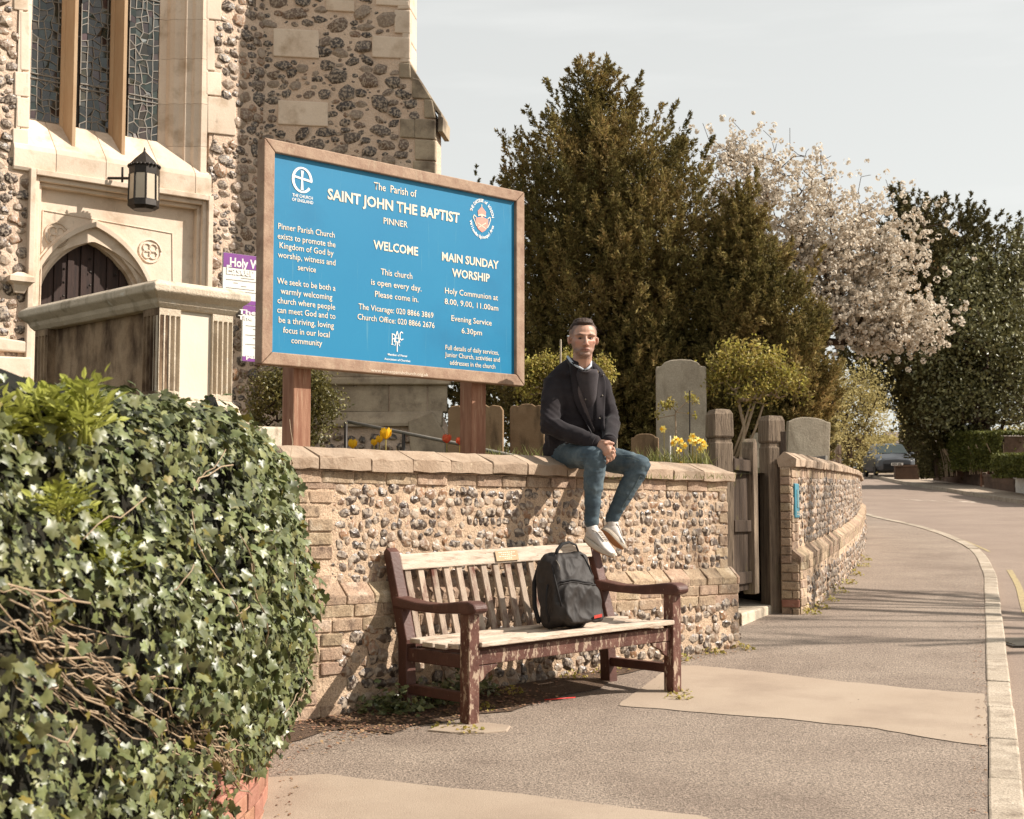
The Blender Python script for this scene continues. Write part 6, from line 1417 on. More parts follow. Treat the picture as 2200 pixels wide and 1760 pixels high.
T_main = [(1271, 124, 0, 1.2, .2), (1304, 134, .15, 1.2, .22), (1245, 136, -.2, 1.2, .22), (1224, 158, -.3, 1.2, .22), (1177, 178, -.45, 1.4, .24), (1377, 163, .35, 1.4, .22), (1137, 244, -.55, 1.5, .24), (1421, 230, .4, 1.2, .2), (1449, 229, .35, 1.2, .2), (1482, 256, .35, 1.5, .22), (1111, 291, -.45, 1.3, .22), (1077, 291, -.4, 1.5, .26), (1529, 300, .5, 1.2, .18), (1262, 290, 0, 1.6, .3), (1350, 200, .1, 1.3, .28)]
bs = at(1340, 935, 19.5); yew((bs.x, 19.5, YZ(bs.x, 19.5)), [(135, 1255, 1300), (175, 1222, 1345), (235, 1185, 1385), (290, 1120, 1460), (350, 1080, 1530), (420, 1062, 1590), (520, 1055, 1640), (640, 1050, 1670), (760, 1045, 1680), (840, 1045, 1690), (900, 1060, 1660)], 19.5, 700, 494,
    'tall bushy yew tree standing behind the seated man and notice board', M_['yew'], T_main, seed=4, sprig=(.04, .088), prad=(.22, .38), plume_len=(1.1, 2.1))
bs = at(1690, 940, 18.5); yew((bs.x, 18.5, YZ(bs.x, 18.5)), [(395, 1590, 1630), (450, 1540, 1650), (520, 1510, 1670), (600, 1500, 1720), (660, 1500, 1765), (740, 1500, 1800), (820, 1500, 1805), (880, 1520, 1790), (915, 1540, 1770)], 18.5, 360, 494,
    'darker pointed yew tree between the tall yew and the blossom', M_['yew'], [(1625, 372, .1, 1.3, .2), (1662, 520, .5, 1.0, .16), (1700, 520, .45, 1.0, .16), (1765, 535, .5, 1.2, .17), (1605, 400, 0, 1.4, .24)], seed=8, sprig=(.04, .088), prad=(.22, .36), plume_len=(1.0, 1.9))
bs = at(1030, 900, 30); yew((bs.x, 30, YZ(bs.x, 30)), [(400, 1010, 1035), (430, 990, 1050), (520, 960, 1080), (700, 950, 1100), (900, 960, 1110)], 30, 120, 140, 'small conifer just peeping over the top edge of the notice board', M_['yew_back'], [(1024, 358, .05, 1.0, .16), (1059, 384, .05, .8, .12)], seed=9)
# dark undergrowth row behind the graves
bs = at(1250, 960, 24); yew((bs.x, 24, YZ(bs.x, 24)), [(730, 960, 1760), (800, 950, 1780), (880, 950, 1780), (985, 950, 1780)], 24, 260, 160, 'low dark evergreen thicket filling the gap under the tall yew', M_['yew_back'], seed=12, name='evergreen_thicket', cat='thicket', depth_k=.10, plume_len=(.5, .9), prad=(.25, .4))
# far right evergreens across the road
tips_r = [(1932, 400, -.1, 2.2, .32), (1950, 425, .1, 2.2, .32), (2085, 419, 0, 2.6, .36), (2118, 441, .1, 2.4, .4), (2146, 462, .15, 2.4, .4), (2025, 436, -.1, 2.4, .4), (2060, 450, 0, 2.4, .4), (2190, 463, .1, 2.6, .4)]
bs = ground_at(1985, 1018); yew((bs.x + 1.0, 54, G(bs.x, 54)), [(415, 1925, 1945), (450, 1915, 2110), (500, 1900, 2200), (570, 1880, 2230), (650, 1860, 2240), (720, 1800, 2240), (770, 1785, 2230), (800, 1860, 2200), (850, 1925, 2150), (900, 1940, 2100)], 53, 460, 230,
    'big dark evergreen tree with an ivied trunk by the far pavement', M_['yew_back'], tips_r, seed=21, sprig=(.12, .26), plume_len=(1.6, 3.0), prad=(.5, .8), name='evergreen_tree')
# ivied trunk of the same tree: leaves wrapped round a stout stem
b = ground_at(1972, 1020); tr = empty('ivied_trunk', (b.x, b.y, b.z), 'stout tree trunk wrapped in dark ivy beside the low brick wall', 'tree trunk'); k_ = b.y / FPX
MB().tube([Vector((b.x, b.y, b.z - .5)), Vector((b.x - .1, b.y, b.z + 2)), Vector((b.x - .3, b.y, b.z + 5))], [.55, .45, .40], 10).build('stem', M_['bark'], tr, smooth=True)
n = 9000; zz = npr.random(n) ** 1.2 * 5.5; th = npr.random(n) * 6.283; rr = (.55 + .35 * np.exp(-zz * 1.2)) * npr.uniform(.85, 1.25, n); P = np.stack([b.x - .06 * zz + rr * np.cos(th), b.y + rr * np.sin(th), b.z + zz], 1)
sprigs(P, np.stack([np.cos(th), np.sin(th), -.6 + 0 * th], 1), npr.uniform(.08, .16, n), M_['yew_back'], 'ivy_cover', tr, (LEAFV, LEAFF))
def leaf_tree(name, label, cat, d, blob, nleaf, size, material, targets, rootpt, trunk_r=.12, shape=(LEAFV, LEAFF), nodes=260, clump=.12, seed=3, stems=None, bark='bark', up=.2, leafy=.55, extra=None, twig=.004, taper=.5):
    """blob: list of (px, py, rx px, ry px) ellipses at depth d"""
    rg = np.random.default_rng(seed); k = d / FPX; root = empty(name, tuple(rootpt), label, cat)
    w = np.array([b_[2] * b_[3] * (b_[4] if len(b_) > 4 else 1) for b_ in blob], float); pick = rg.choice(len(blob), nodes, p=w / w.sum()); T_ = []
    for i in pick:
        bx, by, rx, ry = blob[i][:4]; v = unit(rg.normal(0, 1, (1, 3)))[0] * rg.random() ** (1 / 2.4); p = at(bx + v[0] * rx, by + v[2] * ry, d + v[1] * (rx + ry) / 2 * k * .8); T_.append(np.array(p))
    if extra: T_ += [np.array(at(x, y, d)) for x, y in extra]
    T_ = np.array(T_); r0 = np.array(rootpt, float); cen = T_.mean(0); fork = r0 + (cen - r0) * .35
    N = [r0, r0 + (fork - r0) * .5, fork]; par = [-1, 0, 1]
    for i in np.argsort(np.linalg.norm(T_ - fork, axis=1)):
        Q = np.array(N); dd = np.linalg.norm(Q - T_[i], axis=1) + .12 * np.linalg.norm(Q - fork, axis=1); dd[:2] += 9; j = int(dd.argmin()); a, b_ = Q[j], T_[i]; L = np.linalg.norm(b_ - a); ns = max(1, int(L / (.35 * max(1, d / 25)))); pj = j
        for s_ in range(1, ns + 1):
            q = a + (b_ - a) * s_ / ns + (rg.normal(0, .03 * L, 3) if s_ < ns else 0) + np.array([0, 0, -.05 * L * math.sin(math.pi * s_ / ns) * (-1 if up > 0 else 1)]); N.append(q); par.append(pj); pj = len(N) - 1
    N = np.array(N); cnt = np.ones(len(N))
    for i in range(len(N) - 1, 0, -1): cnt[par[i]] += cnt[i]
    rad = twig + (trunk_r - twig) * (cnt / cnt[0]) ** taper; rad[:3] = trunk_r
    n = len(N) - 1; a = N[[par[i] for i in range(1, len(N))]]; b_ = N[1:]; ra = rad[[par[i] for i in range(1, len(N))]]; rb = rad[1:]; dr = unit(b_ - a); X = unit(np.cross(dr, np.array([[.31, .17, .93]]))); Y = np.cross(dr, X); sg = 5; rings = []
    ra = np.minimum(ra, rb * 1.5)
    for (c_, r_) in ((a, ra), (b_, rb)):
        for q in range(sg): t = 2 * math.pi * q / sg; rings.append(c_ + (X * math.cos(t) + Y * math.sin(t)) * r_[:, None])
    V = np.stack(rings, 1).reshape(-1, 3); base = np.arange(n)[:, None] * (2 * sg); F = np.concatenate([base + np.array([[q, (q + 1) % sg, sg + (q + 1) % sg, sg + q]]) for q in range(sg)])
    link('trunk', np_mesh('trunk', V, F, M_[bark], True), root)
    if stems:
        for (x0, y0, x1, y1, r_) in stems: MB().tube([at(x0, y0, d), at((x0 + x1) / 2 + 2, (y0 + y1) / 2, d), at(x1, y1, d)], [r_ * 1.2, r_, r_ * .8], 7).build('stem', M_[bark], root, smooth=True)
    tipn = np.where(cnt <= max(3, nodes * .02))[0]; ii = rg.choice(tipn, nleaf); P = N[ii] + rg.normal(0, clump, (nleaf, 3)); D = unit(rg.normal(0, 1, (nleaf, 3)) + np.array([0, 0, up]))
    return root, N, tipn, P, D, rg
def finish(root, P, D, size, material, shape=(LEAFV, LEAFF), name='crown'): sprigs(P, D, size, material, name, root, shape, spread=.6)
# white cherry
b = at(1700, 905, 25); cherry = [(1560, 320, 70, 50, .8), (1630, 350, 105, 65, 1.2), (1540, 420, 60, 90, .8), (1640, 450, 90, 80, 1.0), (1700, 550, 90, 80, 1.0), (1790, 690, 100, 50, 1.0), (1720, 410, 120, 95, 1.2), (1800, 500, 130, 90, 1.2), (1880, 450, 110, 60, .5), (1880, 560, 110, 90, 1.3), (1850, 660, 120, 70, 1.5), (1930, 690, 110, 60, 1.3), (1960, 520, 70, 60, .6), (1780, 600, 110, 110, 1.1), (1880, 730, 120, 30, .9)]
ext = [(1571, 257), (1697, 275), (1510, 265), (1640, 280), (1738, 320), (1786, 335), (1871, 376), (1903, 386), (2010, 435), (2038, 478), (2048, 545), (2028, 585), (2070, 675), (2030, 730), (1962, 762), (1580, 300), (1850, 380)]
root, N, tipn, P, D, rg_ = leaf_tree('cherry_tree', 'white blossoming cherry tree leaning out over the curved wall', 'tree', 25, cherry, 9000, 0, None, None, (b.x, 25, YZ(b.x, 25) - .2), trunk_r=.13, nodes=1150, clump=.0, seed=5, extra=ext, twig=.004, taper=.72)
# blossom in round clusters along the twigs
nc = 8200; ci_ = rg_.choice(np.arange(12, len(N)), nc); wgt = np.clip((1.0 - (N[ci_, 2] - 4.2) / 4.0), 0.30, 1); ci_ = ci_[rg_.random(nc) < wgt]; C = N[ci_] + rg_.normal(0, .11, (len(ci_), 3)); m = 11; cr = rg_.uniform(.03, .07, len(C)); v = unit(rg_.normal(0, 1, (len(C) * m, 3))); P = np.repeat(C, m, 0) + v * np.repeat(cr, m)[:, None]
Y_ = unit(np.cross(v, rg_.normal(0, 1, v.shape))); X_ = np.cross(Y_, v); s_ = rg_.uniform(.028, .05, len(P))[:, None]
BV4 = np.array([(-.5, -.5, -.1), (.5, -.5, .05), (.5, .5, -.1), (-.5, .5, .1)]); V, F = scatter(BV4, np.array([(0, 1, 2, 3)]), X_ * s_, Y_ * s_, v * s_, P); link('blossom', np_mesh('blossom', V, F, M_['blossom']), root, kind='stuff')
n = 2200; P = C[rg_.integers(0, len(C), n)] + rg_.normal(0, .05, (n, 3)); sprigs(P, rg_.normal(0, 1, (n, 3)), rg_.uniform(.03, .055, n), M_['blossom_bud'], 'young_leaves', root, (LEAFV, LEAFF))
# holly / ivy glints on the right, spring shrubs in the distance, small garden shrubs
b = ground_at(2110, 1050)
root, N, tipn, P, D, rg_ = leaf_tree('holly_tree', 'glossy leaved holly tree with bright glints in front of the dark evergreen', 'tree', 51, [(2110, 700, 90, 160, 1), (2080, 620, 50, 90, .6), (2180, 800, 70, 110, 1), (2090, 830, 70, 60, .8), (2200, 560, 50, 60, .4), (2040, 870, 50, 50, .5), (2150, 890, 80, 40, .8), (2010, 760, 40, 80, .5)], 24000, 0, None, (0, 0), (at(2130, 1000, 51).x, 51, G(14, 51)), trunk_r=.14, nodes=320, clump=.38, seed=6, twig=.01); finish(root, P, D, rg_.uniform(.09, .18, len(P)), M_['holly'])
# far hazy spring shrubs
for (lab, blob, dd, rp, sd) in (('hazy yellow green spring tree in the distance left of the parked car', [(1800, 880, 55, 75, 1), (1850, 850, 45, 60, .8), (1830, 930, 60, 40, .8), (1870, 900, 30, 50, .4), (1770, 930, 30, 45, .5)], 46, (1825, 985), 31), ('fainter leafing tree low behind the gravestone and fence boards', [(1760, 860, 30, 60, 1), (1765, 930, 30, 40, 1)], 40, (1765, 985), 32)):
    bb2 = at(*rp, dd); root, N, tipn, P, D, rg_ = leaf_tree('spring_tree', lab, 'tree', dd, blob, 9500 if sd == 31 else 4000, 0, None, (0, 0), tuple(bb2), trunk_r=.10, nodes=260, clump=.30, seed=sd, twig=.012); finish(root, P, D, rg_.uniform(.05, .11, len(P)), M_['hazy_leaf'])
# standard shrub left of the gate
root, N, tipn, P, D, rg_ = leaf_tree('flowering_shrub', 'round headed yellow green shrub on leaning stems above the gate', 'shrub', 14.2, [(1570, 790, 50, 36, 1), (1630, 780, 60, 40, 1), (1690, 820, 44, 30, .9), (1545, 815, 35, 26, .7), (1630, 845, 80, 24, .9), (1590, 752, 40, 16, .5), (1720, 845, 22, 18, .4)], 5200, 0, None, (0, 0), tuple(at(1590, 985, 14.2)), trunk_r=.018, nodes=280, clump=.055, seed=7, twig=.002, bark='stem', stems=[(1578, 992, 1622, 862, .016), (1570, 990, 1612, 868, .012), (1604, 968, 1640, 870, .012)]); finish(root, P, D, rg_.uniform(.026, .048, len(P)), M_['spring_leaf'])
root, N, tipn, P, D, rg_ = leaf_tree('flowering_shrub', 'round yellow green shrub half hidden behind the seated man', 'shrub', 12.6, [(1150, 810, 42, 42, 1), (1200, 790, 45, 30, .7), (1290, 800, 30, 26, .7), (1240, 800, 50, 30, .6), (1130, 840, 22, 22, .4)], 5600, 0, None, (0, 0), tuple(at(1210, 985, 12.6)), trunk_r=.018, nodes=200, clump=.04, seed=8, twig=.002, bark='stem'); finish(root, P, D, rg_.uniform(.02, .038, len(P)), M_['spring_leaf'])
root, N, tipn, P, D, rg_ = leaf_tree('box_bush', 'loose small leaved evergreen bush behind the left post of the notice board', 'bush', 12.2, [(590, 850, 55, 60, 1), (650, 860, 60, 60, 1), (700, 880, 42, 45, .7), (560, 900, 35, 40, .6), (640, 800, 60, 30, .5), (650, 930, 60, 30, .6)], 9000, 0, None, (0, 0), tuple(at(630, 985, 12.2)), trunk_r=.02, nodes=260, clump=.05, seed=10, twig=.002); finish(root, P, D, rg_.uniform(.02, .036, len(P)), M_['box_leaf'])
root, N, tipn, P, D, rg_ = leaf_tree('sapling', 'spindly young shrub with a few leaf tufts before the tall gravestone', 'shrub', 12.3, [(1436, 868, 16, 12, 1), (1410, 894, 8, 7, .4), (1448, 886, 8, 7, .4), (1484, 858, 16, 10, .8), (1492, 888, 8, 6, .3)], 300, 0, None, (0, 0), tuple(at(1455, 985, 12.3)), trunk_r=.006, nodes=34, clump=.018, seed=11, twig=.002, bark='stem'); finish(root, P, D, rg_.uniform(.02, .036, len(P)), M_['spring_leaf'])
# bare tree across the road, out of the picture, whose branches shade the pavement
bt = Vector((11.9, 10.6, G(11.9, 10.6))); root = empty('bare_tree', tuple(bt), 'leafless tree on the far side of the road', 'tree'); rgt = random.Random(2); mb = MB()
def grow(p, dr, L, r, lv):
    pts = [p]; 
    for q in range(4): dr = (dr + Vector((rgt.uniform(-.2, .2), rgt.uniform(-.2, .2), rgt.uniform(-.02, .12)))).normalized(); pts.append(pts[-1] + dr * L / 4)
    mb.tube(pts, [r, r * .9, r * .8, r * .7, r * .6], 6)
    if lv < 4:
        for q in range(3 if lv else 6):
            s_ = pts[rgt.choice((2, 3, 4))]; nd = (dr + Vector((rgt.uniform(-.8, .8), rgt.uniform(-.55, .55), rgt.uniform(-.1, .6)))).normalized(); grow(s_, nd, L * rgt.uniform(.55, .8), r * .5, lv + 1)
grow(bt - Vector((0, 0, .3)), Vector((0, .02, 1)), 6.6, .17, 0); mb.build('trunk', M_['bark'], root, smooth=True)
# ================================================================== across the road: low walls, hedges, bin, house
def gp(px, py): q = ground_at(px, py); return Vector((q.x, q.y, 0))
def low_wall(p0, p1, ytop0, ytop1, material, label, cap=True, t=.22, bk='red'):
    a, b = gp(*p0), gp(*p1); za, zb2 = at(p0[0], ytop0, a.y).z, at(p1[0], ytop1, b.y).z; u_ = (b - a).normalized(); n_ = Vector((u_.y, -u_.x, 0)); L = (b - a).length
    if n_.x > 0: n_ = -n_
    root = empty('low_wall', (a.x, a.y, G(a.x, a.y)), label, 'wall'); H = lambda s_: (za - G(a.x, a.y)) * (1 - s_ / L) + (zb2 - G(b.x, b.y)) * s_ / L
    mk = lambda s_, w, z: Vector((a.x + u_.x * s_ + n_.x * w, a.y + u_.y * s_ + n_.y * w, G(a.x + u_.x * s_, a.y + u_.y * s_) + z))
    MB().hexa([mk(s_, w, z) for z, e in ((-.3, 0), (1, 1)) for s_, w in ((0, -t), (L, -t), (L, 0), (0, 0)) for z in ((-.3,) if not e else (H(s_) - .05,))]).build('wall_core', material, root)
    rows_ = max(2, int(H(0) / .16)); 
    for i in range(rows_):
        s_ = -(.25 if i % 2 else 0)
        while s_ < L:
            s0, s1 = max(s_, 0), min(s_ + .5, L); z0 = lambda q: H(q) * i / rows_; z1_ = lambda q: H(q) * (i + 1) / rows_ - .02
            if s1 - s0 > .08: MB().hexa([mk(s0 + .01, -.02, z0(s0)), mk(s1 - .01, -.02, z0(s1)), mk(s1 - .01, .012, z0(s1)), mk(s0 + .01, .012, z0(s0)), mk(s0 + .01, -.02, z1_(s0)), mk(s1 - .01, -.02, z1_(s1)), mk(s1 - .01, .012, z1_(s1)), mk(s0 + .01, .012, z1_(s0))]).build('block', material, root)
            s_ += .5
    s_ = 0
    while s_ < L - .05:
        e = min(s_ + .7, L); MB().hexa([mk(q, w, H(q) + z) for z in (-.03, .05) for q, w in ((s_ + .01, -t - .03), (e - .01, -t - .03), (e - .01, .05), (s_ + .01, .05))]).build('coping_stone', material, root); s_ = e
    return root
brown = mat('far_brick', [(96, 76, 62), (128, 102, 84)], 3, rough=.95, vary=.2)
low_wall((1972, 1030), (1921, 1030), 1001, 1003, brown, 'low brick garden wall under the ivied trunk across the road')
low_wall((2106, 1044), (2005, 1032), 1013, 1012, brown, 'low brick garden wall under the tall ragged hedge')
low_wall((2181, 1058), (2114, 1047), 1026, 1022, brown, 'low brick garden wall in front of the clipped hedge')
low_wall((2290, 1075), (2182, 1058), 1030, 1027, M_['paper'], 'white painted stretch of low wall beside the clipped hedge')
def hedge(x0, x1, yt, yb, d0, d1, thick, material, label, n, twigs=False, name='hedge'):
    a, b = at(x0, yb, d0), at(x1, yb, d1); zt0, zt1 = at(x0, yt, d0).z, at(x1, yt, d1).z; zb0, zb1 = a.z, b.z; root = empty(name, (a.x, a.y, a.z), label, 'hedge'); u_ = (Vector((b.x, b.y, 0)) - Vector((a.x, a.y, 0))); nn = Vector((-u_.y, u_.x, 0)).normalized(); nn = nn if nn.x > 0 else -nn
    s_ = npr.random(n); face = npr.random(n); w = np.where(face < .55, npr.normal(0, .03, n), npr.random(n) * thick); h = np.where(face < .55, npr.random(n), np.where(face < .9, 1 + npr.normal(0, .02, n), npr.random(n)))
    w = w + .06 * np.sin(s_ * 17) + .04 * np.sin(h * 9); lo = .28 * (npr.random(n)) if twigs else 0; h = np.maximum(h, lo)
    P = np.stack([a.x + u_.x * s_ + nn.x * w, a.y + u_.y * s_ + nn.y * w, (zb0 + (zb1 - zb0) * s_) + h * ((zt0 - zb0) * (1 - s_) + (zt1 - zb1) * s_)], 1)
    sprigs(P, npr.normal(0, 1, (n, 3)) + np.array([[0, 0, .3]]), npr.uniform(.07, .14, n), material, 'foliage', root, (LEAFV, LEAFF))
    av = Vector((a.x, a.y, 0)); MB().hexa([av + u_ * f_ + nn * w_ + Vector((0, 0, z)) for z, k in ((0, 0), (0, 1)) for f_, w_ in ((.02, .12), (.98, .12), (.98, thick), (.02, thick)) for z in (((zb0 + (zb1 - zb0) * f_) + .05) if not k else (zt0 + (zt1 - zt0) * f_ - .12),)]).build('inner_branches', M_['soil'], root)
    if twigs:
        for k in range(26): q = av + u_ * rnd.random() + nn * .02; z0 = zb0 + (zb1 - zb0) * .5; MB().tube([Vector((q.x, q.y, z0 - .1)), Vector((q.x + rnd.uniform(-.1, .1), q.y, z0 + .4)), Vector((q.x + rnd.uniform(-.3, .3), q.y, z0 + .9))], .018, 5).build('stem', M_['stem'], root)
    return root
hedge(2018, 2155, 930, 1014, 53, 47, 1.2, M_['hedge'], 'tall ragged hedge with bare stems at its foot across the road', 14000, True)
hedge(2132, 2290, 977, 1026, 44, 36, 1.0, M_['hedge'], 'low neatly clipped green hedge behind the brown brick wall', 9000)
hedge(1974, 2004, 970, 1028, 55, 53, .8, M_['yew_back'], 'dark ivy clump bulging over the gap between two low walls', 2500, name='ivy_clump')
bn = at(2174, 976, 48); root = empty('wheelie_bin', tuple(bn), 'dark wheelie bin with a brown lid behind the clipped hedge', 'bin'); k_ = 48 / FPX
MB().loft([[bn + Vector((x * 14 * k_ * s_, y * .25, z)) for x, y in ((-1, -1), (1, -1), (1, 1), (-1, 1))] for z, s_ in ((-.8, .8), (.18, 1))]).build('body', mat('bin_body', [(60, 48, 44), (70, 56, 52)], 5), root, bevel=.02)
MB().loft([[bn + Vector((x * 16 * k_ * s_, y * .3, z)) for x, y in ((-1, -1), (1, -1), (1, 1), (-1, 1))] for z, s_ in ((.185, 1), (.27, 1), (.31, .8))]).build('lid', mat('bin_lid', [(150, 104, 84), (170, 124, 100)], 5), root, bevel=.02)
MB().box(bn + Vector((0, -.27, -.02)), (.18, .02, .12)).build('sticker', M_['paper'], root)
for px0, y0, y1 in ((2108, 985, 1046), (2123, 972, 1046)):
    a = ground_at(px0, 1046); o = MB().tube([a, at(px0, y0, a.y)], .035, 6).build('garden_post', M_['wood_post']); tag(o, 'slim wooden post at the garden entrance ' + ('nearer the ragged hedge' if px0 == 2108 else 'nearer the clipped hedge'), 'post')
# a far house, mostly hidden
h0 = at(1926, 949, 92); root = empty('far_house', (h0.x, 92, G(h0.x, 86)), 'distant house with a grey tiled roof just showing above the parked car', 'house'); zt = at(1926, 931, 92).z
MB().hexa([Vector((x, y, z)) for z in (1.5, h0.z - .1) for x, y in ((h0.x + .1, 92), (h0.x + 9, 92), (h0.x + 9, 99), (h0.x + .1, 99))]).build('wall', M_['stock_brick'], root)
MB().prism([Vector((h0.x - .1, 91.8, h0.z - .1)), Vector((h0.x + .15, 95.5, zt + .3)), Vector((h0.x - .1, 99.2, h0.z - .1))], (9.2, 0, 0)).build('roof', mat('roof_tiles', [(130, 116, 106), (150, 134, 122)], 4), root)
# distant tree line on the brow
n = 26000; xx = npr.uniform(-70, 75, n); base_h = 3.2 + 2.0 * np.sin(xx * .21) + 1.3 * np.sin(xx * .53 + 1); zz = npr.random(n) * base_h; keep = (xx < 17) | (xx > 26); P = np.stack([xx, 104 + npr.normal(0, 2.5, n), G(0, 86) - 1.5 + zz], 1)[keep]
o = sprigs(P, npr.normal(0, 1, P.shape) + np.array([[0, 0, .4]]), npr.uniform(.25, .6, len(P)), M_['hazy_leaf'], 'treeline', None, (LEAFV, LEAFF)); tag(o, 'distant belt of trees along the brow of the hill', 'trees')

hd = ground_at(1830, 1016)
n = 9000; xx = npr.uniform(-6, 2.2, n) + hd.x; P = np.stack([xx, 72 + npr.normal(0, .5, n), G(0, 72) + npr.random(n) * 1.9], 1); o = sprigs(P, npr.normal(0, 1, P.shape), npr.uniform(.12, .28, n), M_['hazy_leaf'], 'distant_hedge', None, (LEAFV, LEAFF)); tag(o, 'pale distant hedge left of the parked car', 'hedge')
# ================================================================== parked car facing us on the rise
cb = ground_at(1909, 1023); car = empty('parked_car', (cb.x, cb.y, cb.z), 'dark grey hatchback facing down the road beside the ivied trunk', 'car')
CM = Matrix.Translation(cb) @ Matrix.Rotation(R(-4), 4, 'Z'); paint_ = mat('car_paint', [(84, 87, 92), (94, 97, 102)], 3, rough=.35, spec=.5, k=.6); blk = mat('car_black', [(26, 26, 28), (34, 34, 36)], 3, rough=.5, k=.6); gls = mat('car_glass', [(72, 84, 82), (90, 102, 98)], 1.5, rough=.12, spec=.5, k=.4)
def cring(y, pts): return [CM @ Vector((x, y, z)) for x, z in pts] 
def sec(hw, z0, z1, sh, tw_, zt): return [(-hw * .9, z0), (-hw, z0 + .18), (-hw, z1), (-hw * .97, sh), (-tw_, zt), (0, zt + .03), (tw_, zt), (hw * .97, sh), (hw, z1), (hw, z0 + .18), (hw * .9, z0), (0, z0)]
MB().loft([cring(-2.0, sec(.62, .26, .55, .62, .5, .66)), cring(-1.88, sec(.78, .20, .6, .70, .6, .75)), cring(-1.6, sec(.86, .2, .66, .78, .66, .86)), cring(-.95, sec(.875, .2, .72, .90, .72, .98)), cring(0, sec(.88, .2, .74, .94, .74, .99)), cring(1.6, sec(.87, .2, .76, .95, .70, 1.0)), cring(1.95, sec(.80, .25, .7, .9, .6, .95))]).build('body', paint_, car, smooth=False, bevel=.03)
MB().loft([cring(-.98, [(-.74, .93), (.74, .93), (.66, 1.0), (-.66, 1.0)]), cring(-.35, [(-.76, .93), (.76, .93), (.58, 1.43), (-.58, 1.43)]), cring(.2, [(-.77, .93), (.77, .93), (.57, 1.50), (-.57, 1.50)]), cring(1.2, [(-.77, .93), (.77, .93), (.56, 1.48), (-.56, 1.48)]), cring(1.85, [(-.72, .93), (.72, .93), (.52, 1.15), (-.52, 1.15)])]).build('cabin', paint_, car, bevel=.03)
MB().prism([CM @ Vector(v) for v in ((-.66, -.985, 1.0), (.66, -.985, 1.0), (.555, -.36, 1.42), (-.555, -.36, 1.42))], CM.to_3x3() @ Vector((0, -.02, .012))).build('windscreen', gls, car)
for s_ in (-1, 1):
    MB().sphere(CM @ Vector((s_ * .64, -1.83, .66)), (.17, .10, .075), seg=12, rings=8).build('headlight', mat('lamp_glass', [(176, 180, 178), (200, 204, 200)], 4, rough=.1, spec=.8), car, smooth=True)
    MB().loft([[CM @ Vector((s_ * (.72 + w_), y_ + math.cos(t) * .31, .31 + math.sin(t) * .31)) for t in [2 * math.pi * q / 16 for q in range(16)]] for w_, y_ in ((0, -1.25), (.15, -1.25))]).build('wheel', blk, car)
    MB().loft([[CM @ Vector((s_ * (.72 + w_), y_ + math.cos(t) * .31, .31 + math.sin(t) * .31)) for t in [2 * math.pi * q / 16 for q in range(16)]] for w_, y_ in ((0, 1.25), (.15, 1.25))]).build('wheel', blk, car)
    MB().sphere(CM @ Vector((s_ * .97, -.55, 1.0)), (.11, .06, .075), seg=10, rings=7).build('mirror', paint_, car, smooth=True)
MB().hexa([CM @ Vector((x, y, z)) for z in (.22, .50) for x, y in ((-.60, -2.02), (.60, -2.02), (.6, -1.8), (-.6, -1.8))]).build('grille', blk, car, bevel=.03)
pl = MB().box((0, -2.035, .47), (.52, .015, .115), CM).build('number_plate', M_['paper'], car)
x = -.20
for w_ in (.05, .05, .05, .05, .0, .05, .05, .05):
    if w_: MB().box((x, -2.045, .47), (w_ * .8, .006, .07), CM).build('plate_text', blk, pl)
    x += .055 if w_ else .03
# ================================================================== seated man and his backpack
from mathutils.bvhtree import BVHTree
def remeshed(name, mb, voxel, smooth_it=3, factor=.5):
    me0 = mb.mesh(name + '_raw'); o = bpy.data.objects.new(name + '_raw', me0); COL.objects.link(o)
    m = o.modifiers.new('r', 'REMESH'); m.mode = 'VOXEL'; m.voxel_size = voxel; m.use_smooth_shade = True
    if smooth_it: s_ = o.modifiers.new('s', 'SMOOTH'); s_.iterations = smooth_it; s_.factor = factor
    dg = bpy.context.evaluated_depsgraph_get(); me = bpy.data.meshes.new_from_object(o.evaluated_get(dg)); me.name = name; bpy.data.objects.remove(o); bpy.data.meshes.remove(me0); me.materials.clear(); return me
def getco(me): a = np.zeros(len(me.vertices) * 3, np.float32); me.vertices.foreach_get('co', a); return a.reshape(-1, 3).astype(float)
def getno(me): a = np.zeros(len(me.vertices) * 3, np.float32); me.vertices.foreach_get('normal', a); return a.reshape(-1, 3).astype(float)
def setco(me, a): me.vertices.foreach_set('co', a.astype(np.float32).ravel()); me.update(); me.polygons.foreach_set('use_smooth', [True] * len(me.polygons))
def fold_noise(C, N, amp, freq, stretch=(1, 1, 1), ridged=True, seed=0):
    d = np.array([ (abs(noise.noise(Vector((c[0] * freq * stretch[0] + seed, c[1] * freq * stretch[1], c[2] * freq * stretch[2])))) if ridged else noise.noise(Vector((c[0] * freq * stretch[0] + seed, c[1] * freq * stretch[1], c[2] * freq * stretch[2])))) for c in C]); return C - N * (d[:, None] * amp)
def V3(p): return np.array(tuple(p))
man = empty('person', tuple(at(1225, 985, 9.7)), 'man in dark jacket, blue jeans and white trainers sitting on the flint wall', 'person')
fwd = Vector((.14, -.99, -.03)).normalized(); xh = fwd.cross(Vector((0, 0, -1))).normalized(); xh = Vector((-fwd.y, fwd.x, 0)).normalized(); uph = xh.cross(fwd) * -1
if uph.z < 0: uph = -uph
HM = Matrix((xh, -fwd, uph)).transposed().to_4x4()        # local: x to the viewer's right, y away from the face front, z up
HM.translation = at(1253, 731, 9.40); HM = HM @ Matrix.Diagonal((1.08, 1.0, .985, 1))
SC = 1.02
h = lambda x, f, z: HM @ (Vector((x, -f, z)) * SC)
HR = HM.to_3x3().to_4x4()
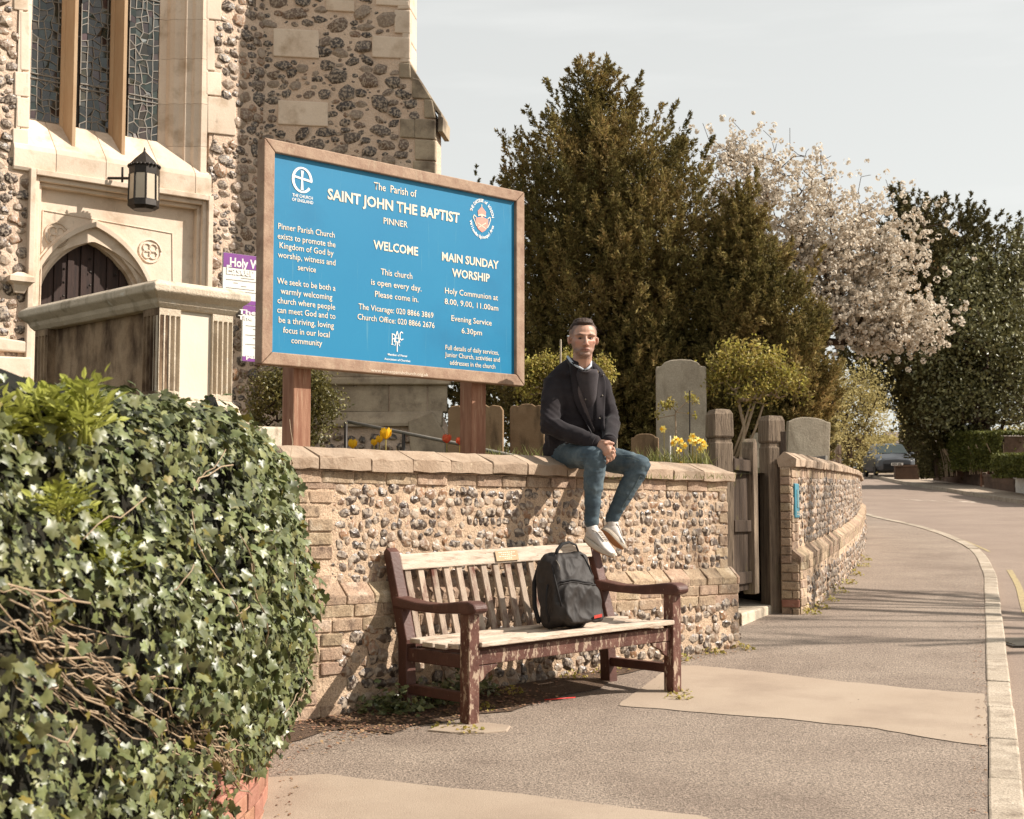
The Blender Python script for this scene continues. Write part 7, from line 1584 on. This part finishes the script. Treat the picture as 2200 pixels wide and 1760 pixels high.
# joints
neck = at(1249, 790, 9.46); chest = at(1240, 858, 9.56); belly = at(1228, 930, 9.62); pelvis = at(1222, 972, 9.68)
SL, SR = at(1190, 826, 9.50), at(1291, 828, 9.60)          # shoulders as seen, left and right in the picture
EL, ER = at(1181, 915, 9.40), at(1313, 905, 9.54)
WLh, WRh = at(1284, 954, 9.21), at(1309, 950, 9.27)
HL, HRr = at(1207, 975, 9.60), at(1240, 972, 9.74)
KL, KR = at(1279, 984, 9.17), at(1374, 1001, 9.42)
AL, AR = at(1270, 1128, 9.20), at(1314, 1114, 9.44)
# ---- body (skin): one continuous surface
mb = MB()
mb.sphere(h(0, -.012, .045), (.084 * SC, .098 * SC, .084 * SC), HR, 24, 16)
mb.sphere(h(0, .024, -.012), (.071 * SC, .066 * SC, .078 * SC), HR, 24, 16)
mb.sphere(h(0, .032, -.072), (.054 * SC, .052 * SC, .044 * SC), HR, 20, 12); mb.sphere(h(0, .066, -.098), (.032 * SC, .022 * SC, .022 * SC), HR, 14, 10)
for s_ in (-1, 1):
    mb.tube([h(s_ * .058, -.004, -.020), h(s_ * .050, .004, -.062), h(s_ * .022, .048, -.094)], [.018, .017, .020], 10, round_ends=True); mb.sphere(h(s_ * .046, .052, -.014), (.020 * SC, .020 * SC, .018 * SC), HR, 12, 8)
    mb.sphere(h(s_ * .086, -.014, -.004), (.0085 * SC, .017 * SC, .029 * SC), HR @ Matrix.Rotation(s_ * .5, 4, 'Z') @ Matrix.Rotation(s_ * .12, 4, 'Y'), 12, 10)
    mb.sphere(h(s_ * .0125, .099, -.040), .0095 * SC, HR, 10, 8)
mb.tube([h(0, .082, .024), h(0, .096, .0), h(0, .110, -.030)], [.010, .0105, .0125], 10, round_ends=True); mb.sphere(h(0, .110, -.037), .0135 * SC, HR, 12, 8)
mb.tube([h(-.058, .060, .028), h(-.03, .080, .030), h(0, .086, .027), h(.03, .080, .030), h(.058, .060, .028)], [.009, .013, .012, .013, .009], 10, round_ends=True)
mb.tube([h(-.027, .083, -.067), h(-.01, .0925, -.0650), h(.01, .0925, -.0650), h(.027, .083, -.067)], [.003, .0050, .0050, .003], 8, round_ends=True)
mb.tube([h(-.022, .083, -.0740), h(0, .0915, -.0755), h(.022, .083, -.0740)], [.003, .0058, .003], 8, round_ends=True)
mb.tube([h(0, -.012, -.05), h(0, -.02, -.10), neck.lerp(chest, .15), chest], [.064, .064, .068, .09], 16, round_ends=True)
mb.tube([chest, belly, pelvis], [.11, .11, .12], 16, round_ends=True)
for s0, e0, w0 in ((SL, EL, WLh), (SR, ER, WRh)): mb.tube([chest.lerp(s0, .4), s0, s0.lerp(e0, .5), e0, e0.lerp(w0, .5), w0], [.06, .05, .042, .036, .032, .025], 12, round_ends=True)
for a_, k_, f_ in ((HL, KL, AL), (HRr, KR, AR)): mb.tube([pelvis, a_, a_.lerp(k_, .5), k_, k_.lerp(f_, .35), f_], [.09, .075, .062, .045, .045, .032], 12, round_ends=True)
def hand(mb, wrist, knuck_c, across, down, curl, side, sc=1.0, thumb=True):
    """wrist point, centre of the knuckles, unit vector across the knuckles (index to little), finger direction, curl direction"""
    across = across.normalized(); n = 4
    mb.tube([wrist, wrist.lerp(knuck_c, .5), knuck_c], [.024 * sc, .033 * sc, .036 * sc], 12, round_ends=True, flat=(1, .62), up=across)
    L = [.046, .052, .048, .037]
    for i in range(4):
        k0 = knuck_c + across * (i - 1.5) * .0195 * sc; d1 = (down + across * (i - 1.5) * .04).normalized(); l_ = L[i] * sc * 1.0
        p1 = k0 + d1 * l_; d2 = (d1 * .45 + curl).normalized(); p2 = p1 + d2 * l_ * .62; d3 = (d1 * -.35 + curl).normalized(); p3 = p2 + d3 * l_ * .42
        mb.tube([k0 - d1 * .02, k0, p1, p2, p3], [.0095 * sc, .0105 * sc, .0095 * sc, .0085 * sc, .0075 * sc], 9, round_ends=True)
    if thumb is not None:
        t0 = wrist.lerp(knuck_c, .35) - across * .026 * sc; t1, t2 = thumb; mb.tube([t0, t1, t2], [.0145 * sc, .0115 * sc, .0095 * sc], 9, round_ends=True)
# the nearer hand wraps over the other, fingers pointing down to the right
kA = at(1303, 967, 9.13); acA = (at(1300, 985, 9.12) - at(1307, 951, 9.14)); dnA = (at(1322, 978, 9.10) - at(1303, 967, 9.13)).normalized(); cuA = (at(1316, 992, 9.17) - at(1322, 978, 9.10)).normalized()
hand(mb, WLh, kA, acA, dnA, (cuA + Vector((0, .35, 0))).normalized(), 1, 1.08, (at(1305, 950, 9.12), at(1317, 953, 9.13)))
kB = at(1311, 972, 9.20); acB = (at(1318, 986, 9.22) - at(1308, 952, 9.18)) * -1; dnB = (at(1300, 984, 9.17) - kB).normalized()
hand(mb, WRh, kB, acB, dnB, Vector((-.5, .5, -.4)).normalized(), -1, 1.05, (at(1310, 951, 9.13), at(1299, 952, 9.11)))
body = remeshed('body', mb, .0046, 3, .45); C = getco(body); N_ = getno(body); inv = np.array(HM.inverted()); Lh = (C @ inv[:3, :3].T + inv[:3, 3]) / SC; Lh[:, 1] *= -1      # head-local x, forward, up
g = lambda cx, cf, cz_, sx, sf, sz: np.exp(-(((Lh[:, 0] - cx) / sx) ** 2 + ((Lh[:, 1] - cf) / sf) ** 2 + ((Lh[:, 2] - cz_) / sz) ** 2))
hf = np.array(tuple(-HM.to_3x3().col[1])); dep = np.zeros(len(C))
for s_ in (-1, 1): dep -= .0145 * g(s_ * .031, .08, .005, .016, .05, .0105); dep -= .004 * g(s_ * .045, .08, -.045, .016, .05, .02); dep -= .004 * g(s_ * .016, .09, .004, .007, .05, .012)
dep -= .0035 * g(0, .095, -.0705, .026, .03, .0022); dep -= .004 * g(0, .09, -.090, .018, .03, .006)
C += hf[None] * dep[:, None]; setco(body, C)
skin = np.array(lin((206, 160, 136), .72)[:3]); col = np.tile(skin, (len(C), 1))
def mixc(w, c): 
    global col; w = np.clip(w, 0, 1)[:, None]; col = col * (1 - w) + np.array(c)[None] * w
front = np.clip(Lh[:, 1] / .03, 0, 1); cr = lambda c, k=.72: lin(c, k)[:3]
mixc(.45 * (g(.045, .07, -.02, .022, .05, .025) + g(-.045, .07, -.02, .022, .05, .025) + g(0, .115, -.035, .015, .03, .015)), cr((206, 132, 112)))
mixc(.72 * front * np.clip((-.048 - Lh[:, 2]) / .02, 0, 1) * (Lh[:, 2] > -.13), cr((140, 112, 98))); mixc(.6 * g(0, .10, -.056, .024, .03, .006), cr((128, 98, 84)))     # stubble
mixc(.42 * np.clip((np.abs(Lh[:, 0]) - .052) / .014, 0, 1) * (Lh[:, 1] > -.03) * np.clip((-.01 - Lh[:, 2]) / .02, 0, 1) * (Lh[:, 2] > -.12), cr((140, 110, 96)))
mixc(.7 * (g(0, .095, -.0655, .024, .03, .0040) + g(0, .095, -.0757, .020, .03, .0045)), cr((180, 112, 98)))
mixc(1.2 * g(0, .095, -.0705, .027, .03, .0020), cr((96, 54, 48)))
for s_ in (-1, 1):
    br = np.exp(-((Lh[:, 0] - s_ * .033) / .020) ** 4 - ((Lh[:, 2] - .0285 + .25 * (np.abs(Lh[:, 0]) - .033) ** 2 * 40 - (np.abs(Lh[:, 0]) - .03) * .10) / .0058) ** 2) * (Lh[:, 1] > .03); mixc(.85 * br, cr((66, 48, 40)))
    mixc(1.2 * g(s_ * .031, .08, .0050, .0145, .03, .0042), cr((46, 34, 30))); mixc(.25 * g(s_ * .031, .08, .010, .018, .03, .006), cr((150, 104, 84)))
    mixc(.9 * g(s_ * .008, .104, -.046, .004, .02, .003), cr((90, 54, 46)))
fade = np.clip((Lh[:, 2] - .012) / .03, 0, 1) * np.clip((.048 - Lh[:, 1] + np.clip(Lh[:, 2] - .03, 0, .1) * .3) / .012, 0, 1) * (np.abs(Lh[:, 0]) < .083) ; mixc(.62 * fade, cr((92, 78, 70)))
back = np.clip((-.02 - Lh[:, 1]) / .02, 0, 1) * np.clip((Lh[:, 2] + .06) / .03, 0, 1); mixc(.7 * back, cr((80, 64, 54)))
ca_ = body.color_attributes.new('tint', 'FLOAT_COLOR', 'POINT'); ca_.data.foreach_set('color', np.concatenate([col, np.ones((len(col), 1))], 1).astype(np.float32).ravel())
ms = bpy.data.materials.new('skin'); ms.use_nodes = True; b_ = ms.node_tree.nodes['Principled BSDF']; at_ = ms.node_tree.nodes.new('ShaderNodeAttribute'); at_.attribute_name = 'tint'; ms.node_tree.links.new(at_.outputs['Color'], b_.inputs['Base Color'])
b_.inputs['Roughness'].default_value = .5; b_.inputs['Specular IOR Level'].default_value = .35; b_.inputs['Subsurface Weight'].default_value = .12; b_.inputs['Subsurface Radius'].default_value = (.012, .005, .003); b_.inputs['Subsurface Scale'].default_value = 1.0
body.materials.append(ms); link('body', body, man)
for s_ in (-1, 1):
    e_ = MB().sphere(h(s_ * .031, .0640, .0030), .0108, HR, 14, 10).build('eye', plain('eye_white', (96, 84, 76), .25, k=.7), man, smooth=True)
    MB().sphere(h(s_ * .031 + .001, .0712, .0028), .0056, HR, 10, 8).build('iris', plain('iris', (54, 40, 32), .2, k=.8), e_, smooth=True)
# ---- hair: cropped sides are tinted skin, the top is a short textured crop
mb = MB(); mb.sphere(h(0, -.012, .055), (.080 * SC, .098 * SC, .084 * SC), HR, 28, 18); mb.sphere(h(0, .034, .106), (.050 * SC, .040 * SC, .024 * SC), HR, 18, 10); mb.sphere(h(0, -.01, .122), (.056 * SC, .07 * SC, .022 * SC), HR, 18, 10)
hair = remeshed('hair', mb, .0045, 2); C = getco(hair); N_ = getno(hair); L2 = (C @ inv[:3, :3].T + inv[:3, 3]) / SC; L2[:, 1] *= -1
lowline = np.where(L2[:, 1] > .02, .088 - .25 * np.clip(np.abs(L2[:, 0]) - .04, 0, .1), .052); lift = np.clip((L2[:, 2] - lowline) / .022, 0, 1)
nz_ = np.array([noise.noise(Vector((c[0] * 90, c[1] * 60, c[2] * 60))) for c in C]); C += N_ * ((-.011 + .016 * lift + nz_ * .004 * lift)[:, None]); setco(hair, C)
hair.materials.append(mat('hair', [(44, 32, 26), (84, 62, 48)], 140, rough=.6, k=.75, bump=.6, bscale=260, bdist=.004)); link('hair', hair, man)

# ---- jeans
mb = MB()
for a_, k_, f_, s_ in ((HL, KL, AL, 0), (HRr, KR, AR, 1)):
    kk = k_ + Vector((0, 0, .0)); sh = (f_ - k_)
    mb.tube([pelvis.lerp(a_, .6), a_, a_.lerp(k_, .5), k_.lerp(a_, .12), k_], [.115, .104, .092, .082, .078], 18, round_ends=True)
    mb.tube([k_, k_ + sh * .12, k_ + sh * .4, k_ + sh * .75, f_ + sh * .02], [.077, .076, .070, .055, .047], 18, round_ends=True)
    for q in range(3): c = f_ - sh * (.01 + .055 * q); mb.tube([c, c - sh * .03], [.053, .052], 16, round_ends=True)
jeans = remeshed('jeans', mb, .0085, 3); C = getco(jeans); N_ = getno(jeans); C = fold_noise(C, N_, .012, 8, (1, 1, 1.6)); C = fold_noise(C, N_, .007, 20, (1, 1, 2.4), seed=5); 
for a_, k_ in ((HL, KL), (HRr, KR)):       # creases behind the knee
    dk = np.linalg.norm(C - V3(k_ + Vector((-.05, .03, -.03)))[None], axis=1); C -= N_ * (np.exp(-(dk / .07) ** 2) * (.5 + .5 * np.sin(C[:, 2] * 260)) * .008)[:, None]
setco(jeans, C)
jeans.materials.append(mat('denim', [(.3, (62, 74, 84)), (.5, (80, 94, 102)), (.72, (116, 127, 130))], 7, rough=.85, bump=.35, bscale=220, bdist=.004, spec=.15, k=.86, speck=(420, .12))); link('jeans', jeans, man)
bvj = BVHTree.FromPolygons([v.co.copy() for v in jeans.vertices], [tuple(p.vertices) for p in jeans.polygons])
def on_jeans(px, py):
    r_ = ray(px, py).normalized(); q = bvj.ray_cast(CAMP, r_)[0]; return None if q is None else q - r_ * .0012
m_seam = mat('denim_seam', [(112, 128, 126), (128, 142, 138)], 30)
for pts in (((1388, 992), (1384, 1005), (1376, 1022), (1364, 1045), (1350, 1068), (1338, 1088), (1332, 1100)), ((1318, 978), (1340, 982), (1358, 985), (1372, 990))):
    q = [on_jeans(*p_) for p_ in pts]; q = [v for v in q if v is not None]
    if len(q) > 2: MB().tube(q, .0016, 5).build('seam', m_seam, man, smooth=True)
# ---- jacket
mb = MB()
def ring_(c, rx, ry, ax, ay, n=24): return [c + ax * (rx * math.copysign(abs(math.cos(t)) ** .8, math.cos(t))) + ay * (ry * math.copysign(abs(math.sin(t)) ** .8, math.sin(t))) for t in [2 * math.pi * q / n for q in range(n)]]
ax_ = (SR - SL).normalized(); ay_ = Vector((-ax_.y, ax_.x, 0)).normalized()
hemc = at(1226, 980, 9.64)
mb.loft([ring_(hemc + Vector((0, 0, -.012)), .178, .152, ax_, ay_), ring_(hemc + Vector((0, 0, .05)), .185, .158, ax_, ay_), ring_(belly + Vector((0, .0, .02)), .180, .145, ax_, ay_), ring_(chest.lerp(belly, .45), .182, .138, ax_, ay_), ring_(chest + Vector((0, 0, .01)), .192, .134, ax_, ay_), ring_(chest.lerp((SL + SR) / 2, .7), .186, .122, ax_, ay_), ring_((SL + SR) / 2 + Vector((0, 0, .035)), .150, .10, ax_, ay_), ring_(neck + Vector((0, .02, -.005)), .085, .078, ax_, ay_)])
for s0, e0, w0, r_ in ((SL, EL, WLh, 1.06), (SR, ER, WRh, 1.0)):
    mb.tube([chest.lerp(s0, .55) + Vector((0, 0, .02)), s0 - Vector((0, 0, .012)), s0.lerp(e0, .45), e0, e0.lerp(w0, .45), w0.lerp(e0, .06)], [.085 * r_, .084 * r_, .080 * r_, .074 * r_, .062 * r_, .050 * r_], 18, round_ends=True)
# flaps over the thighs
mb.tube([at(1185, 968, 9.60), at(1225, 968, 9.45), at(1256, 962, 9.32)], [.085, .075, .045], 14, round_ends=True, flat=(1, .75), up=(0, 0, 1))
mb.tube([at(1278, 880, 9.50), at(1284, 930, 9.52), at(1285, 955, 9.50)], [.06, .06, .045], 12, round_ends=True)
mb.tube([at(1228, 786, 9.50), at(1208, 800, 9.50), SL + Vector((0, 0, .0))], [.062, .060, .075], 14, round_ends=True); mb.tube([at(1270, 790, 9.54), at(1282, 804, 9.56), SR], [.050, .052, .07], 14, round_ends=True)
# collar stand
n0 = neck + Vector((0, .01, 0)); cr_ = []
for q in range(15): 
    t = R(-62 - 90 + 0) + R(304) * q / 14; cr_.append(n0 + ax_ * (.080 * math.sin(t + R(0) + math.pi)) * -1 + ay_ * (.074 * math.cos(t + math.pi)) * -1 + Vector((0, 0, .006 + .034 * (.5 - .5 * math.cos(2 * math.pi * q / 14)))))
cr_ = [n0 + ax_ * (.079 * math.sin(t)) + ay_ * (.076 * math.cos(t)) + Vector((0, 0, .014 + .034 * math.cos(t / 2))) for t in [R(-148 + 296 * q / 16) for q in range(17)]]
mb.tube(cr_, [.020] * 17, 10, round_ends=True, flat=(.55, 1.5), up=(0, 0, 1)) if False else mb.tube(cr_, [.022] * 17, 10, round_ends=True)
jac = remeshed('jacket', mb, .0075, 4); C = getco(jac); N_ = getno(jac); C = fold_noise(C, N_, .022, 5.0, (1, 1, 1.2), seed=3); C = fold_noise(C, N_, .010, 12, (1, 1, 1.2), seed=8)
for e0, dr_ in ((EL, 1), (ER, -1)):
    dk = np.linalg.norm(C - V3(e0)[None], axis=1); ph_ = (C[:, 2] + C[:, 0] * .8 * dr_) * 150; C += N_ * (np.exp(-(dk / .13) ** 2) * np.sin(ph_) * .0028)[:, None]
# pull the front open down the middle: the surface sinks between the two front edges
setco(jac, C)
m_jac = mat('jacket_cloth', [(40, 36, 39), (52, 47, 49)], 9, rough=.92, bump=.1, bscale=260, bdist=.003, spec=.12, k=.78, sheen=.08); jac.materials.append(m_jac); jo = link('jacket', jac, man)
bvh = BVHTree.FromPolygons([v.co.copy() for v in jac.vertices], [tuple(p.vertices) for p in jac.polygons])
def on_coat(px, py, off):
    r_ = ray(px, py).normalized(); q = bvh.ray_cast(CAMP, r_)[0]
    if q is None: q = at(px, py, 9.45)
    return q - r_ * off
def coat_patch(name, left, right, rows, cols, off, material, parent, thick=.004):
    """cloth between two edge lines given down the photo (lists of (x, y))"""
    def along(L, t):
        t *= len(L) - 1; i = min(int(t), len(L) - 2); f = t - i; return (L[i][0] * (1 - f) + L[i + 1][0] * f, L[i][1] * (1 - f) + L[i + 1][1] * f)
    g_ = []
    for i in range(rows + 1):
        a, b = along(left, i / rows), along(right, i / rows); row = []
        for j in range(cols + 1): f = j / cols; row.append(on_coat(a[0] * (1 - f) + b[0] * f, a[1] * (1 - f) + b[1] * f, off))
        g_.append(row)
    # relax depth noise so that the cloth lies smoothly
    for _ in range(4):
        for i in range(1, rows):
            for j in range(cols + 1): g_[i][j] = g_[i][j] * .5 + (g_[i - 1][j] + g_[i + 1][j]) * .25
    V = [q for r_ in g_ for q in r_]; F = [(i * (cols + 1) + j, i * (cols + 1) + j + 1, (i + 1) * (cols + 1) + j + 1, (i + 1) * (cols + 1) + j) for i in range(rows) for j in range(cols)]
    me = bpy.data.meshes.new(name); me.from_pydata([tuple(v) for v in V], [], F); me.materials.append(material); me.update(); me.polygons.foreach_set('use_smooth', [True] * len(me.polygons)); o = link(name, me, parent)
    so = o.modifiers.new('thick', 'SOLIDIFY'); so.thickness = thick; so.offset = 0; return o
m_sw = mat('sweater_knit', [(62, 57, 60), (74, 68, 70)], 20, rough=.95, k=.8, bump=.3, bscale=300, bdist=.003)
yk = [(at(1258, 795, 9.455), .076, .073), (at(1258, 806, 9.475), .086, .084), (at(1258, 828, 9.49), .076, .084), (at(1260, 852, 9.50), .062, .080), (at(1264, 880, 9.53), .046, .074), (at(1268, 900, 9.56), .03, .06)]
MB().loft([ring_(c_, a_, b_, ax_, ay_) for c_, a_, b_ in yk[::-1]]).build('sweater_yoke', m_sw, man, smooth=True)
coat_patch('sweater', [(1250, 802), (1246, 815), (1243, 835), (1250, 858), (1262, 880), (1272, 905)], [(1276, 796), (1277, 808), (1278, 830), (1276, 858), (1275, 880), (1273, 908)], 16, 8, .004, m_sw, man)
m_in = mat('jacket_lining', [(92, 82, 82), (108, 96, 94)], 20, rough=.9, k=.6)
coat_patch('jacket_lining', [(1239, 832), (1239, 848), (1245, 866), (1256, 888), (1268, 915), (1276, 928)], [(1244, 826), (1250, 846), (1257, 866), (1265, 888), (1272, 908), (1278, 925)], 14, 3, .008, m_in, jo)
coat_patch('front_flap', [(1222, 775), (1226, 800), (1228, 830), (1230, 850), (1240, 880), (1262, 915), (1270, 930)], [(1253, 788), (1249, 800), (1243, 818), (1239, 838), (1246, 866), (1268, 908), (1277, 930)], 18, 6, .011, m_jac, jo, .006)
coat_patch('front_flap', [(1276, 786), (1284, 798), (1283, 820), (1280, 850), (1278, 880), (1279, 925)], [(1290, 800), (1302, 812), (1303, 835), (1300, 860), (1299, 890), (1299, 925)], 16, 5, .010, m_jac, jo, .006)
coat_patch('collar', [(1217, 768), (1219, 776), (1224, 790)], [(1230, 770), (1240, 779), (1252, 790)], 8, 5, .008, m_jac, jo, .008)
coat_patch('collar', [(1268, 778), (1272, 785), (1279, 800)], [(1273, 776), (1281, 782), (1290, 800)], 6, 3, .010, m_jac, jo, .008)
mb = MB(); mb.tube([on_coat(x, y, .018) for x, y in ((1284.5, 796), (1285, 806), (1283.5, 820), (1281.5, 835), (1279, 850), (1278, 862))], .0022, 5); mb.build('zip', M_['brass'], jo, smooth=True)
for x, y in ((1236, 788), (1296, 806), (1294, 850), (1288, 899), (1258, 858)): MB().sphere(on_coat(x, y, .017), .0058, seg=8, rings=6).build('snap_button', M_['metal_grey'], jo, smooth=True)
# shirt collar showing over the round neck of the sweater
m_sh = plain('pale_shirt', (188, 196, 204), .85, k=.8)
MB().tube([at(1219, 766, 9.44), at(1228, 778, 9.405), at(1240, 787, 9.385), at(1253, 794, 9.375)], [.009, .010, .009, .006], 8).build('shirt_collar', m_sh, man, smooth=True)
MB().tube([at(1270, 776, 9.43), at(1269, 786, 9.395), at(1263, 792, 9.38), at(1256, 795, 9.374)], [.006, .008, .008, .005], 8).build('shirt_collar', m_sh, man, smooth=True)
MB().tube([at(1243, 793, 9.385), at(1252, 799, 9.373), at(1261, 800, 9.372), at(1270, 794, 9.385)], [.006] * 4, 8).build('neckband', m_sw, man, smooth=True)
# cuffs
for w0, e0, r_ in ((WLh, EL, .050), (WRh, ER, .047)): d_ = (w0 - e0).normalized(); MB().tube([w0 - d_ * .045, w0 - d_ * .012], [r_, r_ * 1.03], 18).build('cuff', m_jac, jo, smooth=True, bevel=.003)
# ---- trainers
m_shoe = mat('white_leather', [(214, 204, 196), (232, 224, 216)], 8, rough=.55, spec=.4, k=.72, bump=.1, bscale=60); m_rub = mat('cream_rubber', [(206, 190, 170), (222, 208, 190)], 10, rough=.7, k=.72); m_gum = mat('gum_sole', [(176, 122, 78), (198, 146, 100)], 12, rough=.75, k=.7)
def shoe(heel, toe, up, ankle, lace=True):
    y = (toe - heel); L = y.length; y.normalize(); up = (up - y * up.dot(y)).normalized(); x = y.cross(up)
    M = Matrix((x, y, up)).transposed().to_4x4(); M.translation = heel; root = empty('trainer', tuple(heel)); root.parent = man; root.matrix_parent_inverse = wm(man).inverted()
    def outline(k, z, n=22, gr=0.0):
        pts = []
        for q in range(n):
            t = 2 * math.pi * q / n; yy = .5 - .5 * math.cos(t); s_ = math.sin(t); w = (.036 + .014 * math.sin(math.pi * min(yy * 1.15, 1)) - .004 * math.cos(yy * 6.28)) * (abs(math.sin(t)) ** .55) * (1 if s_ >= 0 else -1); pts.append(M @ Vector((w * k + .004 * math.sin(3 * yy), (yy * (L + 2 * gr)) - gr, z + (.012 * max(0, yy - .75) * 4 * .6))))
        return pts
    MB().loft([outline(1.0, -.006, gr=.003), outline(1.0, -.001, gr=.003)]).build('outsole', m_gum, root, bevel=.001); MB().loft([outline(1.03, -.001, gr=.004), outline(1.05, .012, gr=.005), outline(1.0, .027, gr=.002)]).build('sole_rim', m_rub, root, smooth=False, bevel=.003)
    mb = MB(); rings = []
    for yy, hw_, top, zc in ((.0, .022, .060, .03), (.05, .031, .088, .03), (.18, .034, .097, .03), (.32, .036, .094, .03), (.45, .039, .082, .03), (.60, .043, .064, .03), (.75, .044, .050, .028), (.88, .036, .042, .026), (.96, .024, .034, .024), (1.0, .010, .028, .022)):
        rings.append([M @ Vector((hw_ * math.copysign(abs(math.cos(t)) ** .75, math.cos(t)), yy * L, .018 + (top - .018) * (.5 + .5 * math.copysign(abs(math.sin(t)) ** .8, math.sin(t))))) for t in [2 * math.pi * q / 18 for q in range(18)]])
    mb.loft(rings); up_o = mb.build('upper', m_shoe, root, smooth=True)
    mb = MB(); mb.tube([M @ Vector((0, L * .17, .07)), ankle.lerp(M @ Vector((0, L * .17, .07)), .35), ankle], [.040, .040, .036], 16, round_ends=True); mb.build('tongue', m_shoe, root, smooth=True)
    mb = MB(); mb.tube([M @ Vector((.028, L * .02, .088)), M @ Vector((.034, L * .2, .094)), M @ Vector((.022, L * .34, .094)), M @ Vector((.018, L * .62, .068))], .004, 6); mb.tube([M @ Vector((-.028, L * .02, .088)), M @ Vector((-.034, L * .2, .094)), M @ Vector((-.022, L * .34, .094)), M @ Vector((-.018, L * .62, .068))], .004, 6); mb.build('eyelet_edge', m_shoe, root, smooth=True)
    for q in range(6):
        yy = .34 + .05 * q; z_ = .098 - .033 * (yy - .34) / .28; MB().tube([M @ Vector((-.022, L * yy, z_ - .004)), M @ Vector((0, L * (yy + .01), z_ + .003)), M @ Vector((.022, L * yy, z_ - .004))], .0035, 6).build('lace', m_rub, root, smooth=True)
    return root
shoe(at(1258, 1158, 9.235), at(1317, 1199, 9.07), Vector((.42, -.42, .8)), AL + Vector((0, 0, -.01)))
shoe(at(1292, 1140, 9.44), at(1337, 1179, 9.30), Vector((.62, .38, .68)), AR + Vector((0, 0, -.01)))

# ================================================================== backpack on the bench
bp = empty('backpack', tuple(BM @ Vector((.99, .26, .43))), 'full black fabric backpack slumped on the bench seat, red tag at its base', 'backpack')
KM = BM @ Matrix.Translation((1.0, .225, .424)) @ Matrix.Rotation(R(-12), 4, 'X') @ Matrix.Rotation(R(3), 4, 'Y')
def sup(c, r_, e=.55, n=28, m=18, taper=.0, lean=0):
    rings = []
    for i in range(m + 1):
        ph_ = -math.pi / 2 + math.pi * i / m; cz_, cc = math.copysign(abs(math.sin(ph_)) ** e, math.sin(ph_)), max(abs(math.cos(ph_)) ** e, .02); k_ = 1 - taper * (cz_ + 1) / 2
        rings.append([KM @ Vector((c[0] + lean * cz_ + r_[0] * k_ * cc * math.copysign(abs(math.cos(t)) ** e, math.cos(t)), c[1] + r_[1] * k_ * cc * math.copysign(abs(math.sin(t)) ** e, math.sin(t)), c[2] + r_[2] * cz_)) for t in [2 * math.pi * q / n for q in range(n)]])
    return rings
mb = MB(); mb.loft(sup((0, 0, .232), (.205, .120, .238), .45, taper=.20)); mb.loft(sup((.012, -.085, .135), (.168, .055, .135), .5, taper=.06)); mb.loft(sup((-.0, -.06, .33), (.13, .065, .11), .7, taper=.2))
pack = remeshed('pack_body', mb, .008, 5); C = getco(pack); N_ = getno(pack); C = fold_noise(C, N_, .040, 5.2, (1, 1, .8), seed=4); C = fold_noise(C, N_, .020, 11, (1.3, 1, .7), seed=14); C = fold_noise(C, N_, .006, 26, (1.3, 1, .7), seed=24); setco(pack, C)
m_bag = mat('black_nylon', [(50, 44, 41), (64, 57, 53)], 12, rough=.66, spec=.35, bump=.3, bscale=240, bdist=.003, k=.52); pack.materials.append(m_bag); link('pack_body', pack, bp)
bv2 = BVHTree.FromPolygons([v.co.copy() for v in pack.vertices], [tuple(p.vertices) for p in pack.polygons])
def on_pack(x, z, off=.004):
    o_ = KM @ Vector((x, -.6, z)); d_ = (KM.to_3x3() @ Vector((0, 1, 0))).normalized(); q = bv2.ray_cast(o_, d_)[0]; return (q if q is not None else KM @ Vector((x, 0, z))) - d_ * off
m_strap = mat('strap_web', [(30, 28, 28), (42, 38, 38)], 30, rough=.8, k=.75)
MB().tube([on_pack(-.14 + .30 * q / 12, .262 + .012 * math.sin(q * .5) - .01 * (q > 9), .003) for q in range(13)], .0065, 6).build('pocket_zip', m_strap, bp, smooth=True)
MB().tube([on_pack(-.14 + .30 * q / 12, .250 + .01 * math.sin(q * .5), .004) for q in range(13)], .004, 6).build('pocket_flap', m_bag, bp, smooth=True)
arc = [(-.155, .12), (-.16, .25), (-.145, .36), (-.10, .435), (0, .455), (.09, .43), (.13, .36), (.145, .26)]
MB().tube([on_pack(x, z, .002) for x, z in arc], .0055, 6).build('main_zip', m_strap, bp, smooth=True)
MB().tube([on_pack(-.125, .40, .006), on_pack(-.128, .37, .012), on_pack(-.126, .34, .008)], .003, 5).build('zip_pull', M_['metal_grey'], bp, smooth=True)
hp = [KM @ Vector(v) for v in ((-.10, -.04, .42), (-.085, -.05, .465), (-.045, -.055, .502), (.01, -.06, .512), (.06, -.06, .495), (.085, -.05, .455), (.09, -.04, .41))]
MB().tube(hp, .011, 8, flat=(1, .55)).build('grab_handle', m_strap, bp, smooth=True)
for s_ in (-1, 1): MB().tube([KM @ Vector(v) for v in ((s_ * .08, .10, .42), (s_ * .12, .13, .3), (s_ * .15, .12, .15), (s_ * .17, .08, .05))], .014, 8).build('shoulder_strap', m_strap, bp, smooth=True)
MB().tube([KM @ Vector(v) for v in ((-.165, -.02, .26), (-.195, -.03, .2), (-.20, -.02, .12), (-.18, -.01, .04))], .007, 6).build('side_strap', m_strap, bp, smooth=True)
mb = MB(); P0, P1 = on_pack(.065, .038, .004), on_pack(.125, .046, .004); up_ = Vector((0, 0, .019)); mb.prism([P0, P1, P1 + up_, P0 + up_], Vector((0, -.005, 0))); mb.build('red_tag', plain('red_tag', (196, 66, 54), .5, k=.75), bp)
